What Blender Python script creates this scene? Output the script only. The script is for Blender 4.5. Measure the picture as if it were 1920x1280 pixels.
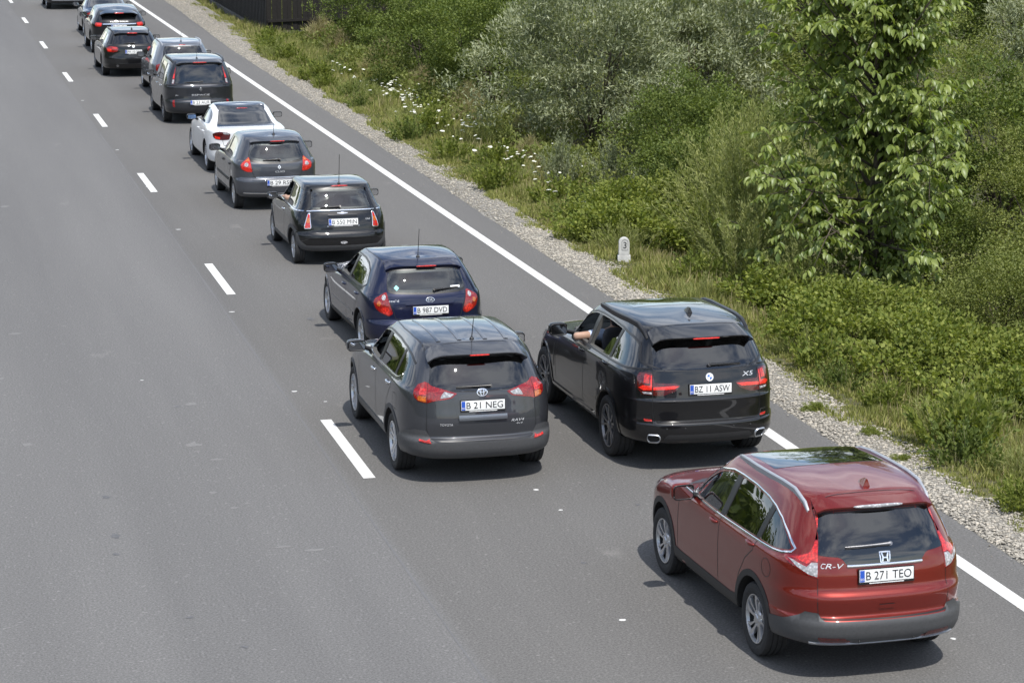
import bpy, bmesh, math, random
import numpy as np
from mathutils import Vector, Matrix
from mathutils.bvhtree import BVHTree
from mathutils.geometry import delaunay_2d_cdt

for _o in list(bpy.data.objects):
    bpy.data.objects.remove(_o)
S = bpy.context.scene
C = S.collection
PI = math.pi
R = math.radians

# ------------------------------------------------------------------ camera
CAM_H, PITCH, YAW = 7.454, 0.2065, 0.2481
cd = bpy.data.cameras.new('camera')
cam = bpy.data.objects.new('camera', cd)
C.objects.link(cam)
cam.location = (0, 0, CAM_H)
cam.rotation_euler = (PI / 2 - PITCH, 0, -YAW)
cd.sensor_width = 36.0
cd.lens = 4554.0 / 1920 * 36
cd.clip_start = 0.5
cd.clip_end = 3000
cd.dof.use_dof = True
cd.dof.focus_distance = 33.0
cd.dof.aperture_fstop = 7.0
S.camera = cam

# ------------------------------------------------------------------ sky and sun
SUN = Vector((0.06, -0.54, 1.0)).normalized()
ELEV = math.asin(SUN.z)
AZ = math.atan2(SUN.x, SUN.y)          # clockwise from +Y
world = bpy.data.worlds.new('World')
S.world = world
world.use_nodes = True
wn, wl = world.node_tree.nodes, world.node_tree.links
bg = wn['Background']
sky = wn.new('ShaderNodeTexSky')
sky.sky_type = 'NISHITA'
sky.sun_disc = False
sky.sun_elevation = ELEV
sky.sun_rotation = AZ
sky.air_density = 1.0
sky.dust_density = 0.6
sky.ozone_density = 1.0
# broken white cloud over the whole sky
tcw = wn.new('ShaderNodeTexCoord')
mpw = wn.new('ShaderNodeMapping')
mpw.inputs['Scale'].default_value = (1.6, 1.6, 4.0)
nzw = wn.new('ShaderNodeTexNoise')
nzw.inputs['Scale'].default_value = 1.7
nzw.inputs['Detail'].default_value = 8
nzw.inputs['Roughness'].default_value = 0.6
rmw = wn.new('ShaderNodeValToRGB')
rmw.color_ramp.elements[0].position = 0.44
rmw.color_ramp.elements[1].position = 0.62
mxw = wn.new('ShaderNodeMix')
mxw.data_type = 'RGBA'
mxw.inputs['B'].default_value = (11.0, 11.2, 11.6, 1)
fcw = wn.new('ShaderNodeMath')
fcw.operation = 'MULTIPLY'
fcw.inputs[1].default_value = 0.75
wl.new(tcw.outputs['Generated'], mpw.inputs['Vector'])
wl.new(mpw.outputs['Vector'], nzw.inputs['Vector'])
wl.new(nzw.outputs['Fac'], rmw.inputs['Fac'])
wl.new(rmw.outputs['Color'], fcw.inputs[0])
wl.new(fcw.outputs[0], mxw.inputs['Factor'])
wl.new(sky.outputs['Color'], mxw.inputs['A'])
wl.new(mxw.outputs['Result'], bg.inputs['Color'])
bg.inputs['Strength'].default_value = 0.115
sd = bpy.data.lights.new('sun', 'SUN')
sd.energy = 3.4
sd.angle = R(0.53)
sd.color = (1.0, 0.955, 0.89)
sun = bpy.data.objects.new('sun', sd)
C.objects.link(sun)
sun.location = (0, -20, 60)
sun.rotation_euler = SUN.to_track_quat('Z', 'Y').to_euler()
S.view_settings.view_transform = 'Standard'
S.view_settings.look = 'None'
S.view_settings.gamma = 1.0
S.view_settings.exposure = 0.6
S.view_settings.use_curve_mapping = False
S.render.engine = 'CYCLES'
S.cycles.max_bounces = 7
S.cycles.transparent_max_bounces = 12
S.cycles.use_denoising = True
S.cycles.caustics_reflective = False
S.cycles.caustics_refractive = False
S.cycles.sample_clamp_indirect = 4

# ------------------------------------------------------------------ material helpers
MATS = {}


def nodes_of(name):
    m = bpy.data.materials.new(name)
    m.use_nodes = True
    nt = m.node_tree
    return m, nt.nodes, nt.links, nt.nodes['Principled BSDF']


def rgb(c):
    return (c[0], c[1], c[2], 1.0)


def noise(n, l, scale, detail=4, rough=0.55, coord='Object', vec_scale=None):
    tc = n.new('ShaderNodeTexCoord')
    t = n.new('ShaderNodeTexNoise')
    t.inputs['Scale'].default_value = scale
    t.inputs['Detail'].default_value = detail
    t.inputs['Roughness'].default_value = rough
    if vec_scale:
        mp = n.new('ShaderNodeMapping')
        mp.inputs['Scale'].default_value = vec_scale
        l.new(tc.outputs[coord], mp.inputs['Vector'])
        l.new(mp.outputs['Vector'], t.inputs['Vector'])
    else:
        l.new(tc.outputs[coord], t.inputs['Vector'])
    return t


def ramp(n, l, src, stops):
    r = n.new('ShaderNodeValToRGB')
    el = r.color_ramp.elements
    while len(el) > len(stops):
        el.remove(el[-1])
    while len(el) < len(stops):
        el.new(1.0)
    for e, (p, c) in zip(el, stops):
        e.position = p
        e.color = rgb(c) if len(c) == 3 else c
    l.new(src, r.inputs['Fac'])
    return r


def mixc(n, l, fac, a, b, mode='MIX'):
    m = n.new('ShaderNodeMix')
    m.data_type = 'RGBA'
    m.blend_type = mode
    for key, v in (('Factor', fac), ('A', a), ('B', b)):
        if hasattr(v, 'node'):
            l.new(v, m.inputs[key])
        elif key == 'Factor':
            m.inputs[key].default_value = v
        else:
            m.inputs[key].default_value = rgb(v)
    return m.outputs['Result']


def bump(n, l, b, src, strength, dist=0.01):
    bp = n.new('ShaderNodeBump')
    bp.inputs['Strength'].default_value = strength
    bp.inputs['Distance'].default_value = dist
    l.new(src, bp.inputs['Height'])
    l.new(bp.outputs['Normal'], b.inputs['Normal'])


def simple(name, col, rough=0.5, metal=0.0, coat=0.0, var=0.12, scale=18, bumpy=0.0, spec=0.5):
    """plain procedural material: base colour broken up by noise, a little roughness variation"""
    m, n, l, b = nodes_of(name)
    t = noise(n, l, scale)
    lo = tuple(c * (1 - var) for c in col)
    hi = tuple(min(1, c * (1 + var)) for c in col)
    r = ramp(n, l, t.outputs['Fac'], [(0.3, lo), (0.7, hi)])
    l.new(r.outputs['Color'], b.inputs['Base Color'])
    b.inputs['Roughness'].default_value = rough
    b.inputs['Metallic'].default_value = metal
    b.inputs['Coat Weight'].default_value = coat
    b.inputs['Coat Roughness'].default_value = 0.04
    b.inputs['Specular IOR Level'].default_value = spec
    if bumpy:
        t2 = noise(n, l, scale * 12)
        bump(n, l, b, t2.outputs['Fac'], bumpy, 0.004)
    MATS[name] = m
    return m


def paint(name, col, metal=0.35, rough=0.38, dust=0.06):
    """car paint: metallic base under clear coat, fine flake, a thin film of road dust that is stronger low down"""
    m, n, l, b = nodes_of(name)
    tc = n.new('ShaderNodeTexCoord')
    fl = noise(n, l, 900, 2)
    flc = ramp(n, l, fl.outputs['Fac'], [(0.35, tuple(c * 0.82 for c in col)), (0.7, tuple(min(1, c * 1.18) for c in col))])
    dn = noise(n, l, 5, 5, 0.65)
    sx = n.new('ShaderNodeSeparateXYZ')
    l.new(tc.outputs['Object'], sx.inputs[0])
    mr = n.new('ShaderNodeMapRange')
    mr.inputs['From Min'].default_value = 0.2
    mr.inputs['From Max'].default_value = 0.95
    mr.inputs['To Min'].default_value = dust * 2.2
    mr.inputs['To Max'].default_value = dust
    l.new(sx.outputs['Z'], mr.inputs['Value'])
    mm = n.new('ShaderNodeMath')
    mm.operation = 'MULTIPLY'
    l.new(mr.outputs[0], mm.inputs[0])
    l.new(dn.outputs['Fac'], mm.inputs[1])
    c = mixc(n, l, mm.outputs[0], flc.outputs['Color'], (0.19, 0.185, 0.18))
    l.new(c, b.inputs['Base Color'])
    b.inputs['Metallic'].default_value = metal
    b.inputs['Roughness'].default_value = rough
    b.inputs['Specular IOR Level'].default_value = 0.2
    b.inputs['Coat Weight'].default_value = 1.0
    b.inputs['Coat IOR'].default_value = 1.5
    cr = n.new('ShaderNodeMapRange')
    cr.inputs['To Min'].default_value = 0.01
    cr.inputs['To Max'].default_value = 0.045
    l.new(dn.outputs['Fac'], cr.inputs['Value'])
    l.new(cr.outputs[0], b.inputs['Coat Roughness'])
    MATS[name] = m
    return m


def glass(name, tint, refl=1.45):
    """window glass as one pane: clear or tinted see-through with a fresnel reflection and faint dust"""
    m = bpy.data.materials.new(name)
    m.use_nodes = True
    n, l = m.node_tree.nodes, m.node_tree.links
    n.remove(n['Principled BSDF'])
    out = n['Material Output']
    tr = n.new('ShaderNodeBsdfTransparent')
    tr.inputs['Color'].default_value = rgb(tint)
    gl = n.new('ShaderNodeBsdfGlossy')
    gl.inputs['Roughness'].default_value = 0.015
    gl.inputs['Color'].default_value = (0.95, 0.97, 1.0, 1)
    df = n.new('ShaderNodeBsdfDiffuse')
    df.inputs['Color'].default_value = (0.35, 0.35, 0.34, 1)
    fr = n.new('ShaderNodeFresnel')
    fr.inputs['IOR'].default_value = refl
    t = noise(n, l, 3.5, 5)
    dr = ramp(n, l, t.outputs['Fac'], [(0.35, (0.002, 0.002, 0.002)), (0.8, (0.016, 0.016, 0.016))])
    m1 = n.new('ShaderNodeMixShader')
    l.new(dr.outputs['Color'], m1.inputs['Fac'])
    l.new(tr.outputs[0], m1.inputs[1])
    l.new(df.outputs[0], m1.inputs[2])
    m2 = n.new('ShaderNodeMixShader')
    ml = n.new('ShaderNodeMath')
    ml.operation = 'MULTIPLY_ADD'
    ml.inputs[1].default_value = 1.9
    ml.inputs[2].default_value = 0.02
    l.new(fr.outputs[0], ml.inputs[0])
    l.new(ml.outputs[0], m2.inputs['Fac'])
    l.new(m1.outputs[0], m2.inputs[1])
    l.new(gl.outputs[0], m2.inputs[2])
    l.new(m2.outputs[0], out.inputs['Surface'])
    MATS[name] = m
    return m


def lens(name, col, rough=0.12, cells=60, emit=0.0):
    """lamp lens: coloured plastic with the fine optics behind it"""
    m, n, l, b = nodes_of(name)
    tc = n.new('ShaderNodeTexCoord')
    v = n.new('ShaderNodeTexVoronoi')
    v.inputs['Scale'].default_value = cells
    l.new(tc.outputs['Object'], v.inputs['Vector'])
    r = ramp(n, l, v.outputs['Distance'], [(0.0, tuple(min(1, c * 1.35) for c in col)), (0.6, tuple(c * 0.55 for c in col))])
    l.new(r.outputs['Color'], b.inputs['Base Color'])
    b.inputs['Roughness'].default_value = rough
    b.inputs['Coat Weight'].default_value = 1.0
    b.inputs['Coat Roughness'].default_value = 0.02
    b.inputs['Subsurface Weight'].default_value = 0.0
    if emit:
        b.inputs['Emission Color'].default_value = rgb(col)
        b.inputs['Emission Strength'].default_value = emit
    MATS[name] = m
    return m


simple('plastic_dark', (0.020, 0.020, 0.021), 0.55, bumpy=0.15, scale=40)
simple('plastic_grey', (0.056, 0.057, 0.060), 0.5, bumpy=0.12, scale=40)
simple('black_trim', (0.012, 0.012, 0.013), 0.35)
simple('underbody', (0.012, 0.012, 0.012), 0.9)
simple('rubber', (0.022, 0.022, 0.023), 0.8, var=0.25, scale=30, bumpy=0.3)
simple('rim_silver', (0.55, 0.56, 0.58), 0.32, 0.85, 0.3)
simple('rim_dark', (0.20, 0.20, 0.21), 0.35, 0.8, 0.3)
simple('rim_gap', (0.02, 0.02, 0.02), 0.7)
simple('chrome', (0.80, 0.81, 0.83), 0.10, 1.0, 0.0, var=0.04)
simple('rail_silver', (0.42, 0.44, 0.47), 0.42, 0.6, 0.0, var=0.05)
simple('letter_silver', (0.62, 0.63, 0.65), 0.35, 0.35, var=0.05)
simple('plate_white', (0.74, 0.75, 0.74), 0.4, var=0.04)
simple('plate_blue', (0.02, 0.08, 0.42), 0.4, var=0.05)
simple('plate_ink', (0.015, 0.015, 0.018), 0.5)
simple('badge_blue', (0.03, 0.12, 0.40), 0.3)
simple('badge_white', (0.75, 0.75, 0.75), 0.3)
simple('seat_cloth', (0.05, 0.05, 0.055), 0.9, bumpy=0.2)
simple('seat_grey', (0.24, 0.24, 0.235), 0.9, bumpy=0.2)
simple('interior', (0.075, 0.074, 0.07), 0.85)
simple('roof_glass', (0.006, 0.007, 0.008), 0.04, coat=1.0, var=0.02)
simple('skin', (0.40, 0.25, 0.18), 0.55, var=0.06)
simple('shirt_blue', (0.42, 0.50, 0.66), 0.9, bumpy=0.2)
simple('shirt_green', (0.10, 0.16, 0.07), 0.9, bumpy=0.2)
simple('hair_dark', (0.02, 0.014, 0.01), 0.7)
simple('paper_white', (0.70, 0.72, 0.72), 0.7)
simple('sticker_cyan', (0.25, 0.62, 0.62), 0.5)
simple('mirror_glass', (0.7, 0.72, 0.75), 0.02, 1.0, var=0.01)
simple('mirror_blue', (0.16, 0.26, 0.45), 0.05, 0.8, var=0.01)
lens('lens_red', (0.30, 0.008, 0.008))
lens('lens_bright', (0.66, 0.030, 0.022), cells=45)
lens('lens_amber', (0.60, 0.15, 0.025))
lens('lens_lit', (0.75, 0.025, 0.015), cells=45, emit=0.22)
lens('lens_clear', (0.46, 0.46, 0.48), rough=0.2, cells=38)
lens('lens_smoke', (0.10, 0.006, 0.008))
glass('glass_clear', (0.72, 0.76, 0.74))
glass('glass_tint', (0.16, 0.17, 0.17))
glass('glass_privacy', (0.05, 0.05, 0.055))
paint('paint_red', (0.180, 0.0135, 0.0075), 0.5, 0.36, 0.025)
paint('paint_black', (0.005, 0.005, 0.006), 0.2, 0.35, 0.007)
paint('paint_grey', (0.054, 0.057, 0.066), 0.55, 0.36, 0.025)
paint('paint_grey_green', (0.070, 0.075, 0.088), 0.55, 0.36, 0.025)
paint('paint_blue', (0.006, 0.009, 0.036), 0.4, 0.36, 0.02)
paint('paint_white', (0.74, 0.75, 0.76), 0.0, 0.35, 0.03)
paint('paint_charcoal', (0.024, 0.026, 0.032), 0.45, 0.36, 0.02)
paint('paint_silver_grey', (0.16, 0.175, 0.20), 0.6, 0.36, 0.05)
paint('paint_navy', (0.02, 0.03, 0.06), 0.4, 0.36, 0.05)

# ------------------------------------------------------------------ object helpers


def link(name, me, mat=None, parent=None):
    o = bpy.data.objects.new(name, me)
    C.objects.link(o)
    if mat is not None:
        me.materials.append(MATS[mat] if isinstance(mat, str) else mat)
    if parent is not None:
        o.parent = parent
    return o


def empty(name, loc=(0, 0, 0), rz=0.0, parent=None):
    o = bpy.data.objects.new(name, None)
    C.objects.link(o)
    o.location = loc
    o.rotation_euler = (0, 0, rz)
    o.empty_display_size = 0.2
    if parent is not None:
        o.parent = parent
    return o


def tag(o, label=None, cat=None, group=None, kind=None):
    if label:
        o['label'] = label
    if cat:
        o['category'] = cat
    if group:
        o['group'] = group
    if kind:
        o['kind'] = kind
    return o


def mesh(name, V, F, smooth=True, sharp=None):
    me = bpy.data.meshes.new(name)
    me.from_pydata([tuple(v) for v in V], [], [tuple(f) for f in F])
    me.update()
    if smooth:
        me.polygons.foreach_set('use_smooth', [True] * len(me.polygons))
        if sharp:
            me.set_sharp_from_angle(angle=R(sharp))
    return me


def mesh_np(name, V, F, k, smooth=False):
    """big mesh from arrays: V (n,3), F (m,k)"""
    me = bpy.data.meshes.new(name)
    V = np.asarray(V, np.float32)
    F = np.asarray(F, np.int32)
    me.vertices.add(len(V))
    me.vertices.foreach_set('co', V.ravel())
    me.loops.add(F.size)
    me.loops.foreach_set('vertex_index', F.ravel())
    me.polygons.add(len(F))
    me.polygons.foreach_set('loop_start', np.arange(0, F.size, k, dtype=np.int32))
    me.polygons.foreach_set('loop_total', np.full(len(F), k, np.int32))
    if smooth:
        me.polygons.foreach_set('use_smooth', np.ones(len(F), bool))
    me.update(calc_edges=True)
    return me


def apply_mods(o):
    dg = bpy.context.evaluated_depsgraph_get()
    dg.update()
    me = bpy.data.meshes.new_from_object(o.evaluated_get(dg))
    o.modifiers.clear()
    old = o.data
    o.data = me
    bpy.data.meshes.remove(old)
    return me


def box_vf(x0, x1, y0, y1, z0, z1):
    V = [(x0, y0, z0), (x1, y0, z0), (x1, y1, z0), (x0, y1, z0), (x0, y0, z1), (x1, y0, z1), (x1, y1, z1), (x0, y1, z1)]
    F = [(0, 3, 2, 1), (4, 5, 6, 7), (0, 1, 5, 4), (1, 2, 6, 5), (2, 3, 7, 6), (3, 0, 4, 7)]
    return V, F


def bevel_box(name, x0, x1, y0, y1, z0, z1, r=0.01, seg=2):
    bm = bmesh.new()
    V, F = box_vf(x0, x1, y0, y1, z0, z1)
    vs = [bm.verts.new(v) for v in V]
    for f in F:
        bm.faces.new([vs[i] for i in f])
    bmesh.ops.bevel(bm, geom=bm.edges[:], offset=r, segments=seg, affect='EDGES', profile=0.7)
    me = bpy.data.meshes.new(name)
    bm.to_mesh(me)
    bm.free()
    me.polygons.foreach_set('use_smooth', [True] * len(me.polygons))
    me.set_sharp_from_angle(angle=R(40))
    return me


def blob(name, c, s, e1=0.4, e2=0.4, nu=20, nv=14, fn=None):
    """superellipsoid: centre c, half sizes s"""
    def pw(a, e):
        return math.copysign(abs(a) ** e, a)
    V, F = [], []
    for j in range(nv + 1):
        ph = -PI / 2 + PI * j / nv
        for i in range(nu):
            th = 2 * PI * i / nu
            v = Vector((s[0] * pw(math.cos(ph), e1) * pw(math.cos(th), e2),
                        s[1] * pw(math.cos(ph), e1) * pw(math.sin(th), e2),
                        s[2] * pw(math.sin(ph), e1)))
            if fn:
                v = Vector(fn(v))
            V.append((c[0] + v[0], c[1] + v[1], c[2] + v[2]))
    for j in range(nv):
        for i in range(nu):
            a, b = j * nu + i, j * nu + (i + 1) % nu
            F.append((a, b, b + nu, a + nu))
    me = mesh(name, V, F, True)
    bm = bmesh.new()
    bm.from_mesh(me)
    bmesh.ops.remove_doubles(bm, verts=bm.verts, dist=1e-5)
    bm.to_mesh(me)
    bm.free()
    me.polygons.foreach_set('use_smooth', [True] * len(me.polygons))
    me.set_sharp_from_angle(angle=R(50))
    return me


def lathe(name, prof, axis='X', seg=36, closed=False):
    """revolve (a, r) pairs about an axis; a runs along the axis"""
    V, F = [], []
    n = len(prof)
    for i in range(seg):
        t = 2 * PI * i / seg
        c, s = math.cos(t), math.sin(t)
        for a, r in prof:
            V.append((a, r * c, r * s) if axis == 'X' else ((r * c, r * s, a) if axis == 'Z' else (r * c, a, r * s)))
    for i in range(seg):
        j = (i + 1) % seg
        for k in range(n - 1 if not closed else n):
            k2 = (k + 1) % n
            F.append((i * n + k, i * n + k2, j * n + k2, j * n + k))
    return mesh(name, V, F, True, 35)


def tube(name, pts, rad, seg=8, caps=True):
    """tube along points; rad a number or one per point"""
    P = [Vector(p) for p in pts]
    n = len(P)
    rr = rad if hasattr(rad, '__len__') else [rad] * n
    V, F = [], []
    up = Vector((0, 0, 1))
    for i in range(n):
        d = (P[min(i + 1, n - 1)] - P[max(i - 1, 0)]).normalized()
        u = d.cross(up)
        if u.length < 1e-3:
            u = d.cross(Vector((1, 0, 0)))
        u.normalize()
        w = u.cross(d)
        for k in range(seg):
            t = 2 * PI * k / seg
            V.append(P[i] + (u * math.cos(t) + w * math.sin(t)) * rr[i])
    for i in range(n - 1):
        for k in range(seg):
            a, b = i * seg + k, i * seg + (k + 1) % seg
            F.append((a, b, b + seg, a + seg))
    if caps:
        F.append(tuple(range(seg - 1, -1, -1)))
        F.append(tuple((n - 1) * seg + k for k in range(seg)))
    return V, F


def join_vf(parts):
    V, F = [], []
    for v, f in parts:
        o = len(V)
        V += [tuple(a) for a in v]
        F += [tuple(i + o for i in q) for q in f]
    return V, F


def copy_tree(o, parent=None):
    c = o.copy()
    C.objects.link(c)
    c.parent = parent
    for ch in list(o.children):
        copy_tree(ch, c)
    return c


def pchip(x, y, q):
    x, y, q = map(lambda a: np.asarray(a, float), (x, y, q))
    h = np.diff(x)
    dl = np.diff(y) / h
    m = np.zeros(len(x))
    for i in range(1, len(x) - 1):
        if dl[i - 1] * dl[i] > 0:
            w1, w2 = 2 * h[i] + h[i - 1], h[i] + 2 * h[i - 1]
            m[i] = (w1 + w2) / (w1 / dl[i - 1] + w2 / dl[i])
    m[0], m[-1] = dl[0], dl[-1]
    k = np.clip(np.searchsorted(x, q) - 1, 0, len(x) - 2)
    t = (q - x[k]) / h[k]
    return ((2 * t ** 3 - 3 * t ** 2 + 1) * y[k] + (t ** 3 - 2 * t ** 2 + t) * h[k] * m[k]
            + (-2 * t ** 3 + 3 * t ** 2) * y[k + 1] + (t ** 3 - t ** 2) * h[k] * m[k + 1])


def fillet(poly, r, seg=4):
    """round the corners of a 2D polygon; r a number or one per corner"""
    out = []
    n = len(poly)
    for i in range(n):
        p0, p, p1 = Vector(poly[i - 1]), Vector(poly[i]), Vector(poly[(i + 1) % n])
        a, b = p0 - p, p1 - p
        ri = r[i] if hasattr(r, '__len__') else r
        d = min(ri, a.length * 0.45, b.length * 0.45)
        if d < 1e-4:
            out.append((p.x, p.y))
            continue
        A, B = p + a.normalized() * d, p + b.normalized() * d
        for k in range(seg + 1):
            t = k / seg
            q = A * (1 - t) ** 2 + p * 2 * t * (1 - t) + B * t ** 2
            out.append((q.x, q.y))
    return out


def mirror2(poly):
    return [(-a, b) for a, b in poly][::-1]


def ellipse2(cx, cz, rx, rz, n=24):
    return [(cx + rx * math.cos(2 * PI * i / n), cz + rz * math.sin(2 * PI * i / n)) for i in range(n)]


_TXT = {}


def text_shape(s, shear=0.0):
    """outline mesh of a string in the built-in font, normalised to height 1: verts, faces, width"""
    if (s, shear) in _TXT:
        return _TXT[(s, shear)]
    cu = bpy.data.curves.new('text', 'FONT')
    cu.body = s
    cu.shear = shear
    cu.resolution_u = 3
    o = bpy.data.objects.new('text', cu)
    C.objects.link(o)
    dg = bpy.context.evaluated_depsgraph_get()
    dg.update()
    me = bpy.data.meshes.new_from_object(o.evaluated_get(dg))
    V = np.array([v.co[:2] for v in me.vertices])
    F = [tuple(p.vertices) for p in me.polygons]
    bpy.data.objects.remove(o)
    bpy.data.meshes.remove(me)
    lo, hi = V.min(0), V.max(0)
    V = (V - lo) / (hi[1] - lo[1])
    _TXT[(s, shear)] = (V, F, (hi[0] - lo[0]) / (hi[1] - lo[1]))
    return _TXT[(s, shear)]

# ------------------------------------------------------------------ car builder
from mathutils.interpolate import poly_3d_calc

ROWK = ('zr', 'zf', 'yr', 'yf', 'w', 'zb', 'mr', 'nr', 'mf', 'nf')


def half_contour(r, ym, N):
    """half plan outline of one level: two Lame quarter curves, rear centre -> widest point -> nose"""
    out = []
    for (ye, m, n, flip) in ((r['yr'], r['mr'], r['nr'], False), (r['yf'], r['mf'], r['nf'], True)):
        th = np.linspace(0, PI / 2, 400)
        x = r['w'] * np.sin(th) ** (2 / m)
        y = ym + (ye - ym) * np.maximum(np.cos(th), 0) ** (2 / n)
        ds = np.hypot(np.diff(x), np.diff(y))
        ang = np.unwrap(np.arctan2(np.diff(y), np.diff(x)))
        da = np.abs(np.diff(ang, prepend=ang[0]))
        wgt = ds / ds.sum() + 0.9 * da / (da.sum() + 1e-9)
        cum = np.concatenate([[0], np.cumsum(wgt)])
        q = np.linspace(0, cum[-1], N + 1)
        xs, ys = np.interp(q, cum, x), np.interp(q, cum, y)
        if flip:
            xs, ys = xs[::-1][1:], ys[::-1][1:]
        out.append(np.stack([xs, ys], 1))
    P = np.concatenate(out)
    s = (P[:, 1] - r['yr']) / (r['yf'] - r['yr'])
    z = r['zr'] + (r['zf'] - r['zr']) * s + r['zb'] * 4 * s * (1 - s)
    return np.column_stack([P, z])


def loft(name, rows, ym, N=16, sub=4):
    full = []
    dflt = dict(zb=0.0, mr=3.0, nr=9.0, mf=2.5, nf=8.0)
    for r in rows:
        d = dict(dflt)
        d.update(dict(zip(('zr', 'zf', 'yr', 'yf', 'w'), r[:5])))
        if len(r) > 5:
            d.update(r[5])
        full.append(d)
    t = np.arange(len(full), dtype=float)
    tq = np.linspace(0, len(full) - 1, (len(full) - 1) * sub + 1)
    cols = {k: pchip(t, [f[k] for f in full], tq) for k in ROWK}
    V, F = [], []
    ring = 4 * N
    for i in range(len(tq)):
        h = half_contour({k: cols[k][i] for k in ROWK}, ym, N)
        h[0, 0] = 0
        h[-1, 0] = 0
        left = h[1:-1][::-1] * np.array([-1, 1, 1])
        V.append(np.concatenate([h, left]))
    V = np.concatenate(V)
    for i in range(len(tq) - 1):
        for k in range(ring):
            a, b = i * ring + k, i * ring + (k + 1) % ring
            F.append((a, b, b + ring, a + ring))
    for base, flip in ((0, True), ((len(tq) - 1) * ring, False)):
        for k in range(2 * N):
            a, b = base + k, base + k + 1
            c, d = base + (ring - k) % ring, base + (ring - k - 1) % ring
            f = [a, b, d, c]
            f = list(dict.fromkeys(f))
            if len(f) >= 3:
                F.append(tuple(f[::-1] if flip else f))
    me = mesh(name, V, F, True)
    bm = bmesh.new()
    bm.from_mesh(me)
    bmesh.ops.recalc_face_normals(bm, faces=bm.faces)
    bm.to_mesh(me)
    bm.free()
    me.polygons.foreach_set('use_smooth', [True] * len(me.polygons))
    return me


def prism(poly, axis, a0, a1):
    """closed prism from a 2D polygon; axis 'X': poly is (y,z); 'Y': (x,z); 'Z': (x,y)"""
    n = len(poly)

    def mk(p, a):
        return {'X': (a, p[0], p[1]), 'Y': (p[0], a, p[1]), 'Z': (p[0], p[1], a)}[axis]
    V = [mk(p, a0) for p in poly] + [mk(p, a1) for p in poly]
    F = [tuple(range(n)), tuple(range(2 * n - 1, n - 1, -1))]
    F += [(i, i + n, (i + 1) % n + n, (i + 1) % n) for i in range(n)]
    return V, F


def cutter(parts):
    V, F = join_vf(parts)
    me = mesh('cut', V, F, False)
    bm = bmesh.new()
    bm.from_mesh(me)
    bmesh.ops.recalc_face_normals(bm, faces=bm.faces)
    bm.to_mesh(me)
    bm.free()
    return me


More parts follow.
